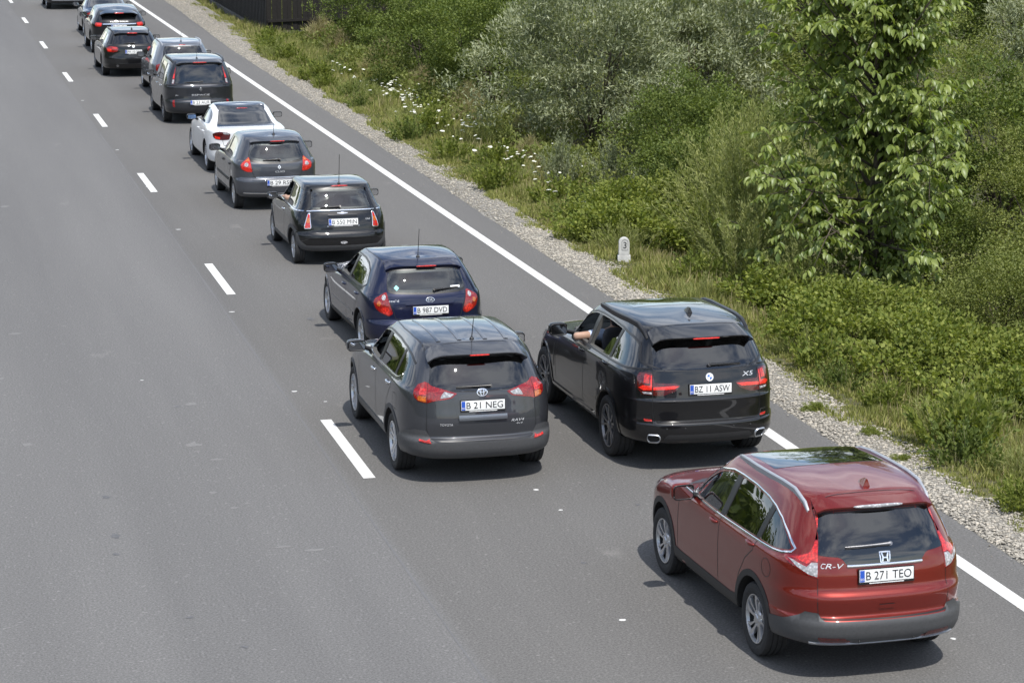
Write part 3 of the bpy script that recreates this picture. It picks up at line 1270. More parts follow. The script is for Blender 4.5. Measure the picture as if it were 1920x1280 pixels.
def rear_glass(car, poly, mat, cut=True, frit=0.04, off=0.003):
    g = car.patch('rear_window', poly, car.rear(), mat, off=off, thick=0.004, res=0.06)
    if frit:
        car.ribbon('window_seal', poly + [poly[0]], frit, car.rear(), 'black_trim', off=0.0012, parent=g)
    return g


# ---------------------------------------------------------------- red SUV, nearest
def build_red():
    rows = [
        (.34, .24, -.84, 3.38, .80), (.375, .27, -.965, 3.48, .885), (.48, .42, -1.02, 3.55, .905), (.575, .55, -1.025, 3.55, .91),
        (.605, .59, -1.005, 3.55, .91), (.625, .62, -.965, 3.55, .91), (.77, .74, -.985, 3.52, .912), (.80, .77, -.98, 3.50, .912),
        (.865, .82, -.940, 3.45, .912), (.98, .90, -.93, 3.28, .91), (1.07, .98, -.91, 2.95, .90), (1.12, 1.045, -.90, 2.32, .878),
        (1.30, 1.22, -.815, 2.02, .805), (1.45, 1.40, -.715, 1.68, .735), (1.56, 1.525, -.64, 1.42, .675, dict(zb=.01)),
        (1.61, 1.575, -.59, 1.32, .625, dict(zb=.03)), (1.63, 1.598, -.52, 1.24, .51, dict(zb=.04)), (1.642, 1.615, -.45, 1.16, .25, dict(zb=.045)),
        (1.644, 1.618, -.35, 1.14, .012, dict(zb=.045))]
    for i in range(11, len(rows)):
        r = rows[i]
        d = dict(r[5]) if len(r) > 5 else {}
        d.update(mf=2.3, nf=4.2, mr=3.2, nr=8.0)
        rows[i] = r[:5] + (d,)
    c = Car('red_suv', 'metallic red SUV with silver roof rails, nearest of the queue', (8.32, 20.26, 0), 0.018, rows, 2.62, 'paint_red', wheel_r=.345, track=.775)
    c.belt, c.cowl = 1.12, 2.32
    wf = fillet([(1.90, 1.085), (1.60, 1.27), (1.34, 1.405), (1.05, 1.465), (.92, 1.475), (.965, 1.095)], [.02, .15, .15, .1, .03, .02])
    wr = fillet([(.85, 1.098), (.805, 1.478), (.45, 1.478), (.10, 1.455), (-.02, 1.435), (.04, 1.125)], [.02, .03, .15, .1, .02, .02])
    wq = fillet([(-.05, 1.13), (-.105, 1.42), (-.28, 1.365), (-.46, 1.275), (-.585, 1.185), (-.565, 1.165), (-.36, 1.135)], [.02, .02, .1, .1, .02, .02, .1])
    rg = fillet(sym([(0, 1.505), (.52, 1.485), (.645, 1.20), (0, 1.19)]), [0, .05, .03, 0, .03, .05])
    fp = fillet([(-.62, 1.47), (-.74, 1.12), (.74, 1.12), (.62, 1.47)], .05)
    c.finish_body(side_polys=[wf, wr, wq], rear_poly=inset_poly(rg, .05), front_poly=fp)
    c.windows([wf, wr, wq], ['glass_clear', 'glass_privacy', 'glass_privacy'])
    c.patch('windshield', fillet([(-.66, 1.49), (-.80, 1.09), (.80, 1.09), (.66, 1.49)], .06), c.front(), 'glass_clear', .003, .004, .08)
    rear_glass(c, rg, 'glass_privacy', frit=.03)
    both(c, 'door_pillar', [(.965, 1.092), (.92, 1.478), (.805, 1.478), (.85, 1.096)], 'black_trim', .001, .004)
    both(c, 'door_pillar', [(.04, 1.122), (-.02, 1.438), (-.105, 1.42), (-.05, 1.128)], 'black_trim', .001, .004)
    dlo = [(1.96, 1.07), (1.62, 1.285), (1.36, 1.425), (1.05, 1.488), (.8, 1.498), (.45, 1.498), (.10, 1.475), (-.10, 1.44), (-.29, 1.383), (-.47, 1.293), (-.625, 1.19), (-.60, 1.155), (-.50, 1.13), (-.36, 1.118), (0, 1.108), (.9, 1.08), (1.96, 1.07)]
    for sg in (-1, 1):
        c.ribbon('window_trim', dlo, .017, c.side(sg), 'chrome', .001, .06, None, .006)
    # tail
    c.patch('tailgate_panel', sym([(0, 1.205), (.655, 1.208), (.655, 1.165), (.43, 1.15), (.40, 1.135), (.36, 1.085), (.34, 1.075), (0, 1.075)]), c.rear(), 'roof_glass', .004, .006)
    c.ribbon('chrome_strip', [(-.36, 1.072), (.36, 1.072)], .022, c.rear(), 'chrome', .004, .05, None, .012)
    lamps(c, fillet([(.575, 1.53), (.69, 1.53), (.775, 1.40), (.82, 1.25), (.90, 1.185), (1.08, 1.15), (1.25, 1.125), (1.24, 1.10), (1.02, 1.035), (.82, .985), (.660, .968), (.662, 1.20), (.615, 1.36)], .012, 2),
          [([(.672, 1.10), (.80, 1.10), (.88, 1.06), (1.19, 1.108), (1.02, 1.048), (.82, .997), (.674, .980)], 'lens_clear'),
           ([(.670, 1.275), (.795, 1.27), (.88, 1.18), (1.10, 1.135), (1.16, 1.118), (.88, 1.085), (.80, 1.115), (.672, 1.11)], 'lens_bright'),
           ([(.590, 1.515), (.68, 1.515), (.76, 1.395), (.795, 1.285), (.645, 1.285), (.625, 1.37)], 'lens_bright')])
    gap_rear(c, [(.665, 1.20), (.668, .75), (.655, .65), (.62, .612), (.56, .607), (0, .600)])
    bump_top = [(0, .588), (.58, .592), (.625, .61), (.66, .655), (.85, .665), (.95, .62), (1.15, .565), (1.375, .53)]
    c.patch('bumper', sym(bump_top + [(1.375, .36), (1.1, .385), (.6, .365), (0, .36)]), c.rear(), 'plastic_grey', .010, .03, .05)
    c.ribbon('bumper_strip', [(-.78, .385), (-.5, .372), (.5, .372), (.78, .385)], .02, c.rear(), 'rail_silver', .011, .05, None, .006)
    for sg in (-1, 1):
        c.patch('reflector', fillet([(.36, .40), (.64, .415), (.66, .445), (.40, .44)], .01), c.rear(sg), 'lens_smoke', .013, .008, .03)
        l, n = c.rear(sg)(.26, .40)
        link('parking_sensor', blob('parking_sensor', l + n * .012, (.011, .006, .011), 1, 1, 10, 6), 'black_trim', c.root)
    c.patch('boot_handle', fillet([(-.075, .685), (.075, .685), (.075, .72), (-.075, .72)], .008), c.rear(), 'paint_red', .008, .01, .03)
    c.ribbon('boot_handle_slot', [(-.073, .722), (.073, .722)], .012, c.rear(), 'black_trim', .005)
    c.text('CR-V', -.50, 1.075, .045, .23, c.rear(), shear=.3)
    e = c.patch('emblem', fillet([(-.05, 1.085), (.05, 1.085), (.056, 1.18), (-.056, 1.18)], .015), c.rear(), 'black_trim', .005, .006, .03)
    c.ribbon('emblem_frame', [(-.042, 1.088), (.042, 1.088), (.05, 1.175), (-.05, 1.175), (-.042, 1.088)], .011, c.rear(), 'chrome', .006, .03, e, .005)
    for sg in (-1, 1):
        c.ribbon('emblem_letter', [(sg * .030, 1.168), (sg * .020, 1.13), (sg * .026, 1.095)], .014, c.rear(), 'chrome', .006, .02, e, .005)
    c.ribbon('emblem_letter', [(-.020, 1.128), (.020, 1.128)], .012, c.rear(), 'chrome', .006, .02, e, .005)
    c.plate('B 271 TEO', .985)
    c.spoiler(.56, -.46, (-.735, 1.565), .03, curve=.09)
    link('brake_light', blob('brake_light', (0, -.735, 1.562), (.24, .016, .016), .8, .5, 20, 8, fn=lambda v: (v[0], v[1] + .09 * (v[0] / .56) ** 2, v[2] - .02 * abs(v[0]) ** 2)), 'lens_clear', c.root)
    c.wiper((.06, 1.235), (-.36, 1.228), 'rim_dark', .02)
    # roof
    pts = [(-.53, 1.12), (-.55, .40), (-.3, .365), (0, .355), (.3, .365), (.55, .40), (.53, 1.12), (.3, 1.22), (0, 1.25), (-.3, 1.22)]
    c.patch('glass_roof', fillet(pts, .04), c.top(), 'roof_glass', .003, .004, .09)
    c.rails([(.60, 1.18), (.615, 1.10), (.628, .9), (.635, .6), (.632, .3), (.62, 0), (.605, -.25), (.59, -.45), (.585, -.52)], 'rail_silver', .036, .017)
    c.ribbon('panel_gap', [(-.56, -.53), (-.3, -.51), (0, -.505), (.3, -.51), (.56, -.53)], .008, c.top(), off=.003)
    c.shark(.03, -.30, 'paint_red')
    # sides
    both(c, 'wheel_arch_trim', arch_poly(0, .345, .405, .465), 'plastic_dark', .006)
    both(c, 'wheel_arch_trim', arch_poly(2.62, .345, .405, .465), 'plastic_dark', .006)
    both(c, 'sill_trim', [(.40, .30), (2.22, .27), (2.18, .43), (2.0, .42), (.6, .44), (.43, .46)], 'plastic_dark', .008, .02)
    gaps_side(c, [[(2.10, .44), (2.10, .70), (2.06, .95), (1.98, 1.06)], [(.92, .44), (.93, .8), (.91, 1.08)], [(-.02, 1.11), (.03, 1.0), (.20, .88), (.36, .68), (.42, .55)]])
    c.ribbon('fuel_flap', [(-.30 + .095 * math.cos(t * PI / 10), .93 + .085 * math.sin(t * PI / 10)) for t in range(21)], .006, c.side(-1))
    c.handle(1.07, 1.0, 'paint_red')
    c.handle(.10, 1.05, 'paint_red')
    c.mirrors(1.02, 1.70, 1.13, (.115, .07, .085))
    headlamps(c, [(2.78, .95), (3.1, .875), (3.36, .76), (3.38, .70), (3.2, .72), (3.0, .80)])
    c.patch('windshield_cowl', fillet([(-.75, 2.28), (.75, 2.28), (.5, 2.46), (0, 2.52), (-.5, 2.46)], .05), c.top(), 'black_trim', .002, .004, .1)
    c.wheel('twist', 'rim_silver', .225, .33, .2)
    c.cabin('seat_cloth')
    return c


# ---------------------------------------------------------------- black SUV
def build_black():
    rows = [
        (.33, .26, -.86, 3.66, .82), (.37, .30, -1.02, 3.76, .92), (.50, .45, -1.07, 3.81, .962), (.585, .55, -1.07, 3.81, .966),
        (.61, .58, -1.045, 3.81, .968), (.625, .60, -1.02, 3.81, .968), (.74, .72, -1.02, 3.80, .969), (.865, .82, -1.03, 3.74, .967),
        (.885, .84, -1.02, 3.72, .966), (1.05, .96, -.995, 3.55, .955), (1.17, 1.05, -.965, 3.1, .935), (1.225, 1.115, -.95, 2.45, .905),
        (1.38, 1.28, -.86, 2.15, .84), (1.53, 1.48, -.76, 1.80, .77), (1.625, 1.59, -.69, 1.55, .71, dict(zb=.01)),
        (1.67, 1.635, -.64, 1.42, .655, dict(zb=.03)), (1.69, 1.66, -.55, 1.3, .53, dict(zb=.04)), (1.70, 1.675, -.45, 1.2, .25, dict(zb=.045)),
        (1.702, 1.678, -.3, 1.1, .012, dict(zb=.045))]
    for i in range(11, len(rows)):
        r = rows[i]
        d = dict(r[5]) if len(r) > 5 else {}
        d.update(mf=2.3, nf=4.2, mr=3.2, nr=8.5)
        rows[i] = r[:5] + (d,)
    c = Car('black_suv', 'glossy black SUV with oval tailpipes and an elbow out of its window', (9.15, 27.65, 0), 0.005, rows, 2.933, 'paint_black', wheel_r=.375, track=.825)
    c.belt, c.cowl = 1.225, 2.45
    wf = fillet([(2.03, 1.175), (1.72, 1.36), (1.45, 1.485), (1.15, 1.55), (1.02, 1.56), (1.06, 1.185)], [.02, .15, .15, .1, .03, .02])
    wr = fillet([(.95, 1.188), (.91, 1.565), (.5, 1.572), (.05, 1.56), (.12, 1.205)], [.02, .03, .15, .02, .02])
    wq = fillet([(.05, 1.208), (-.02, 1.556), (-.35, 1.525), (-.52, 1.485), (-.58, 1.40), (-.66, 1.30), (-.84, 1.245), (-.5, 1.222)], [.02, .02, .1, .1, .08, .06, .02, .1])
    rg = fillet(sym([(0, 1.585), (.58, 1.56), (.71, 1.235), (0, 1.225)]), [0, .05, .05, 0, .05, .05])
    fp = fillet([(-.66, 1.56), (-.78, 1.19), (.78, 1.19), (.66, 1.56)], .05)
    c.finish_body(side_polys=[wf, wr, wq], rear_poly=inset_poly(rg, .05), front_poly=fp)
    c.windows([wf, wr, wq], ['glass_clear', 'glass_tint', 'glass_privacy'], opened=((0, -1), (1, -1)))
    c.patch('windshield', fillet([(-.70, 1.575), (-.84, 1.15), (.84, 1.15), (.70, 1.575)], .06), c.front(), 'glass_clear', .003, .004, .08)
    # rear door glass of the driver's side wound half down
    c.patch('side_window', fillet([(.42, 1.20), (.28, 1.40), (.08, 1.46), (.12, 1.205)], .02), c.side(-1), 'glass_tint', -.012, .004, .07)
    rear_glass(c, rg, 'glass_privacy', frit=.03)
    both(c, 'door_pillar', [(1.06, 1.182), (1.02, 1.562), (.91, 1.565), (.95, 1.186)], 'black_trim', .001, .004)
    both(c, 'door_pillar', [(.12, 1.203), (.05, 1.562), (-.02, 1.558), (.05, 1.206)], 'black_trim', .001, .004)
    dlo = [(2.08, 1.16), (1.74, 1.375), (1.46, 1.505), (1.15, 1.572), (.9, 1.587), (.5, 1.592), (.05, 1.58), (-.35, 1.543), (-.54, 1.50), (-.61, 1.40), (-.69, 1.31), (-.88, 1.245), (-.5, 1.205), (.1, 1.19), (1.0, 1.17), (2.08, 1.16)]
    for sg in (-1, 1):
        c.ribbon('window_trim', dlo, .02, c.side(sg), 'black_trim', .001, .06, None, .005)
    lamps(c, fillet([(.34, 1.055), (.40, 1.075), (.66, 1.085), (.70, 1.19), (.90, 1.20), (1.09, 1.19), (1.10, 1.13), (1.03, 1.0), (.92, .945), (.55, .935), (.40, .99)], .02, 3),
          [([(.715, 1.17), (.75, 1.17), (.75, 1.05), (.93, 1.05), (1.02, 1.02), (.90, .995), (.715, 1.0)], 'lens_lit'),
           ([(.36, 1.045), (.42, 1.05), (.685, 1.035), (.685, 1.0), (.42, 1.012)], 'lens_lit'),
           ([(.78, 1.175), (.92, 1.18), (.92, 1.08), (.78, 1.075)], 'lens_bright'),
           ([(.44, .985), (.685, .975), (.685, .955), (.55, .95)], 'lens_smoke'),
           ([(.715, .975), (.93, .975), (.90, .955), (.715, .95)], 'lens_clear')], base='lens_smoke')
    for sg in (-1, 1):
        c.ribbon('panel_gap', [(.70, 1.20), (.70, .94)], .012, c.rear(sg), off=.011, res=.03)
    gap_rear(c, [(.70, 1.21), (.705, .75), (.68, .645), (.62, .625), (0, .615)])
    c.ribbon('boot_crease', [(-.69, .872), (.69, .872)], .012, c.rear(), 'black_trim', .0015)
    c.patch('bumper', sym([(0, .60), (.62, .605), (.70, .635), (.74, .70), (.95, .70), (1.2, .64), (1.30, .60), (1.33, .38), (1.1, .40), (.6, .355), (0, .35)]), c.rear(), 'paint_black', .008, .02, .05)
    c.patch('bumper_insert', fillet(sym([(0, .47), (.50, .475), (.55, .43), (.52, .37), (0, .355)]), .01, 2), c.rear(), 'plastic_dark', .012, .01, .05)
    for sg in (-1, 1):
        pr = c.rear(sg)
        c.patch('reflector', fillet([(.70, .62), (.86, .625), (.88, .655), (.72, .65)], .008), pr, 'lens_bright', .012, .008, .03)
        ex = fillet([(.60, .385), (.76, .385), (.79, .43), (.77, .475), (.61, .475), (.585, .43)], .025)
        e = c.patch('exhaust_pipe', ex, pr, 'underbody', .014, .012, .03)
        c.ribbon('exhaust_trim', ex + [ex[0]], .014, pr, 'rim_silver', .012, .04, e, .018)
        for x in (.30, .52):
            l, n = pr(x, .545)
            link('parking_sensor', blob('parking_sensor', l + n * .009, (.011, .006, .011), 1, 1, 10, 6), 'black_trim', c.root)
    em = c.patch('emblem', ellipse2(.02, 1.135, .046, .046), c.rear(), 'badge_white', .006, .008, .02)
    for q in range(4):
        a0 = PI / 2 * q
        c.patch('emblem_quarter', [(.02, 1.135)] + [(.02 + .030 * math.cos(a0 + k * PI / 12), 1.135 + .030 * math.sin(a0 + k * PI / 12)) for k in range(7)], c.rear(), 'badge_blue' if q % 2 else 'badge_white', .0075, .002, .02, em)
    ring_emblem(c, .02, 1.135, .041, .041, .016, c.rear(), 'black_trim', .003, em, 'emblem_ring')
    ring_emblem(c, .02, 1.135, .048, .048, .006, c.rear(), 'chrome', .006, em, 'emblem_ring')
    c.text('X5', .51, 1.145, .05, .15, c.rear(), shear=.2)
    c.plate('BZ 11 ASW', 1.005, .02)
    c.spoiler(.63, -.52, (-.90, 1.605), .03, curve=.10)
    link('brake_light', blob('brake_light', (.0, -.895, 1.588), (.17, .008, .009), .6, .5, 16, 6), 'lens_lit', c.root)
    c.wiper((.02, 1.265), (.42, 1.272))
    c.rails([(.655, 1.25), (.672, 1.15), (.685, .9), (.69, .6), (.687, .3), (.675, 0), (.655, -.3), (.64, -.50), (.63, -.58)], 'black_trim', .045, .022)
    c.patch('sunroof', fillet([(-.46, 1.12), (-.47, .50), (.47, .50), (.46, 1.12)], .05), c.top(), 'roof_glass', .003, .004, .09)
    c.ribbon('panel_gap', [(-.60, -.56), (-.3, -.535), (0, -.53), (.3, -.535), (.60, -.56)], .008, c.top(), off=.004)
    c.shark(.08, .05, 'black_trim')
    both(c, 'wheel_arch_trim', arch_poly(0, .375, .44, .475), 'paint_black', .010, .02)
    both(c, 'wheel_arch_trim', arch_poly(2.933, .375, .44, .475), 'paint_black', .010, .02)
    both(c, 'sill_trim', [(.42, .30), (2.50, .29), (2.48, .40), (.46, .42)], 'paint_black', .014, .03)
    gaps_side(c, [[(2.30, .44), (2.30, .75), (2.22, 1.0), (2.12, 1.15)], [(1.02, .44), (1.03, .9), (1.0, 1.17)], [(.06, 1.20), (.08, 1.0), (.30, .80), (.46, .60)]])
    both(c, 'fender_vent', [(2.36, .62), (2.42, .62), (2.40, .92), (2.36, .92)], 'black_trim', .002, .004)
    c.handle(1.16, 1.085, 'paint_black', .21)
    c.handle(.14, 1.13, 'paint_black', .21)
    c.mirrors(1.08, 1.83, 1.225, (.12, .075, .085))
    headlamps(c, [(3.05, 1.0), (3.35, .93), (3.6, .82), (3.62, .74), (3.4, .78), (3.2, .86)])
    c.wheel('vee', 'rim_dark', .265, .29, .1)
    c.cabin('seat_cloth')
    return c


# ---------------------------------------------------------------- grey SUV
def build_grey():
    rows = [
        (.30, .24, -.84, 3.38, .80), (.34, .28, -.935, 3.50, .885), (.45, .42, -.98, 3.58, .918), (.53, .52, -.98, 3.59, .92),
        (.555, .55, -.955, 3.59, .92), (.575, .58, -.915, 3.58, .92), (.72, .70, -.925, 3.55, .922), (.79, .76, -.92, 3.52, .922),
        (.92, .86, -.90, 3.38, .92), (1.02, .96, -.885, 3.08, .912), (1.10, 1.03, -.87, 2.6, .893), (1.135, 1.08, -.855, 2.35, .872),
        (1.30, 1.24, -.745, 2.0, .80), (1.44, 1.42, -.635, 1.65, .735), (1.53, 1.51, -.56, 1.40, .672, dict(zb=.01)),
        (1.57, 1.555, -.52, 1.28, .62, dict(zb=.03)), (1.595, 1.58, -.45, 1.18, .5, dict(zb=.04)), (1.607, 1.595, -.35, 1.1, .25, dict(zb=.045)),
        (1.609, 1.597, -.25, 1.05, .012, dict(zb=.045))]
    for i in range(11, len(rows)):
        r = rows[i]
        d = dict(r[5]) if len(r) > 5 else {}
        d.update(mf=2.3, nf=4.2, mr=3.2, nr=8.0)
        rows[i] = r[:5] + (d,)
    c = Car('grey_suv', 'dark grey SUV with ribbed roof and pointed red tail lamps beside black SUV', (6.43, 27.64, 0), -0.009, rows, 2.66, 'paint_grey', wheel_r=.345, track=.785)
    c.belt, c.cowl = 1.135, 2.35
    wf = fillet([(1.93, 1.125), (1.60, 1.32), (1.34, 1.43), (1.08, 1.475), (.98, 1.48), (1.02, 1.135)], [.02, .15, .15, .1, .03, .02])
    wr = fillet([(.91, 1.138), (.87, 1.482), (.45, 1.485), (.02, 1.465), (.06, 1.155)], [.02, .03, .15, .02, .02])
    wq = fillet([(.0, 1.158), (-.045, 1.458), (-.25, 1.425), (-.42, 1.36), (-.22, 1.20), (-.12, 1.165)], [.02, .02, .1, .03, .05, .04])
    rg = fillet(sym([(0, 1.465), (.56, 1.45), (.67, 1.20), (.60, 1.125), (0, 1.105)]), [0, .04, .04, .04, 0, .04, .04, .04])
    fp = fillet([(-.62, 1.48), (-.74, 1.14), (.74, 1.14), (.62, 1.48)], .05)
    c.finish_body(side_polys=[wf, wr, wq], rear_poly=inset_poly(rg, .05), front_poly=fp)
    c.windows([wf, wr, wq], ['glass_clear', 'glass_tint', 'glass_privacy'], opened=((0, -1),))
    c.patch('windshield', fillet([(-.66, 1.495), (-.80, 1.11), (.80, 1.11), (.66, 1.495)], .06), c.front(), 'glass_clear', .003, .004, .08)
    rear_glass(c, rg, 'glass_privacy', frit=.03)
    both(c, 'door_pillar', [(1.02, 1.132), (.98, 1.482), (.87, 1.484), (.91, 1.136)], 'black_trim', .001, .004)
    both(c, 'door_pillar', [(.06, 1.153), (.02, 1.467), (-.045, 1.46), (.0, 1.156)], 'black_trim', .001, .004)
    both(c, 'quarter_panel', fillet([(-.43, 1.365), (-.60, 1.20), (-.62, 1.14), (-.56, 1.12), (-.22, 1.17)], .02), 'roof_glass', .002, .004)
    for sg in (-1, 1):
        c.ribbon('window_trim', [(1.98, 1.11), (1.0, 1.117), (.1, 1.138), (-.12, 1.148), (-.22, 1.18), (-.27, 1.215)], .018, c.side(sg), 'chrome', .001, .06, None, .005)
        c.ribbon('window_trim', [(1.98, 1.11), (1.62, 1.335), (1.35, 1.45), (1.08, 1.497), (.87, 1.502), (.45, 1.503), (.02, 1.485), (-.26, 1.443), (-.44, 1.37)], .02, c.side(sg), 'black_trim', .001, .06, None, .004)
    lamps(c, fillet([(.295, 1.085), (.46, 1.135), (.70, 1.195), (.85, 1.205), (1.06, 1.175), (1.07, 1.12), (1.0, 1.03), (.90, .99), (.70, .975), (.55, 1.0), (.36, 1.03)], .012, 3),
          [([(.335, 1.078), (.44, 1.108), (.475, 1.07), (.49, 1.03), (.375, 1.045)], 'lens_clear'),
           ([(.725, 1.135), (.92, 1.135), (.90, 1.065), (.725, 1.06)], 'lens_bright'),
           ([(.725, 1.05), (.90, 1.055), (.93, 1.03), (.90, 1.0), (.725, .985)], 'lens_amber')])
    for sg in (-1, 1):
        c.ribbon('panel_gap', [(.705, 1.20), (.705, .975)], .010, c.rear(sg), off=.011, res=.03)
    gap_rear(c, [(.705, .97), (.71, .68), (.66, .575), (.60, .547), (.5, .54), (0, .535)])
    c.patch('plate_recess', fillet(sym([(0, 1.03), (.34, 1.03), (.30, .79), (0, .785)]), .02, 3), c.rear(), 'paint_grey', .004, .004, .05)
    c.ribbon('plate_ledge', [(-.285, .80), (.285, .80)], .06, c.rear(), 'paint_silver_grey', .004, .05, None, .030)  # paler paint than the body: sky reflection on the ledge put into its colour
    c.patch('bumper', sym([(0, .525), (.55, .528), (.62, .55), (.69, .63), (.73, .655), (.95, .66), (1.12, .63), (1.30, .56), (1.36, .50), (1.36, .34), (1.1, .36), (.6, .33), (0, .325)]), c.rear(), 'plastic_grey', .010, .025, .05)
    for sg in (-1, 1):
        c.patch('reflector', fillet([(.62, .515), (.82, .535), (.84, .58), (.68, .585)], .008), c.rear(sg), 'lens_bright', .014, .008, .03)
    em = c.patch('emblem', ellipse2(.0, 1.085, .062, .046), c.rear(), 'plastic_grey', .003, .004, .02)
    ring_emblem(c, 0, 1.085, .060, .043, .010, c.rear(), 'chrome', .006, em, 'emblem_ring')
    ring_emblem(c, 0, 1.104, .040, .019, .009, c.rear(), 'chrome', .006, em, 'emblem_ring')
    ring_emblem(c, 0, 1.085, .019, .040, .009, c.rear(), 'chrome', .006, em, 'emblem_ring')
    c.text('TOYOTA', -.43, .725, .026, .15, c.rear())
    c.text('RAV4', .42, .745, .030, .16, c.rear(), shear=.3)
    c.text('4x4', .44, .705, .020, .08, c.rear(), shear=.3)
    c.plate('B 21 NEG', .945, .0)
    c.spoiler(.60, -.42, (-.75, 1.515), .028, curve=.10)
    c.patch('spoiler_underside', fillet(sym([(0, 1.478), (.60, 1.46), (.57, 1.435), (.42, 1.43), (.36, 1.452), (0, 1.455)]), .01, 2), c.rear(), 'black_trim', .018, .02, .05)
    link('brake_light', blob('brake_light', (0, -.753, 1.503), (.12, .008, .008), .5, .4, 16, 6), 'lens_lit', c.root)
    c.wiper((.10, 1.145), (-.30, 1.15))
    for x in (-.42, -.16, .16, .42):
        c.ribbon('roof_rib', [(x * 1.04, .95), (x, .2), (x * .97, -.36)], .05, c.top(), 'paint_grey', .001, .12, None, .009)
    for sg in (-1, 1):
        c.ribbon('panel_gap', [(sg * .60, 1.15), (sg * .625, .6), (sg * .615, 0), (sg * .58, -.42)], .012, c.top(), off=.002, res=.1)
    c.ribbon('panel_gap', [(-.57, -.47), (-.3, -.445), (0, -.44), (.3, -.445), (.57, -.47)], .008, c.top(), off=.005)
    c.rod(0, -.33, .27, -.30)
    both(c, 'wheel_arch_trim', arch_poly(0, .345, .405, .455), 'plastic_grey', .008)
    both(c, 'wheel_arch_trim', arch_poly(2.66, .345, .405, .455), 'plastic_grey', .008)
    both(c, 'sill_trim', [(.40, .29), (2.26, .27), (2.22, .42), (.42, .44)], 'plastic_grey', .008, .02)
    gaps_side(c, [[(2.12, .44), (2.12, .75), (2.08, .95), (1.99, 1.10)], [(.96, .44), (.97, .8), (.96, 1.11)], [(.02, 1.14), (.05, 1.0), (.24, .82), (.42, .56)]])
    c.ribbon('fuel_flap', fillet([(-.30, .80), (-.12, .80), (-.12, .98), (-.30, .98), (-.30, .80)], .03), .006, c.side(-1))
    c.handle(1.12, 1.0, 'chrome')
    c.handle(.20, 1.03, 'chrome')
    c.mirrors(1.03, 1.72, 1.17, (.12, .07, .075))
    headlamps(c, [(2.9, .98), (3.2, .90), (3.42, .80), (3.44, .74), (3.2, .78), (3.0, .88)])
    c.wheel('twin', 'rim_silver', .235, .30, .3)
    c.cabin('seat_cloth')
    return c


def green(rows, k, mf=2.3, nf=4.2, mr=3.2, nr=8.0):
    """plan curvature of the glasshouse levels from row k up"""
    for i in range(k, len(rows)):
        r = rows[i]
        d = dict(mf=mf, nf=nf, mr=mr, nr=nr)
        if len(r) > 5:
            d.update(r[5])
        rows[i] = r[:5] + (d,)
    return rows


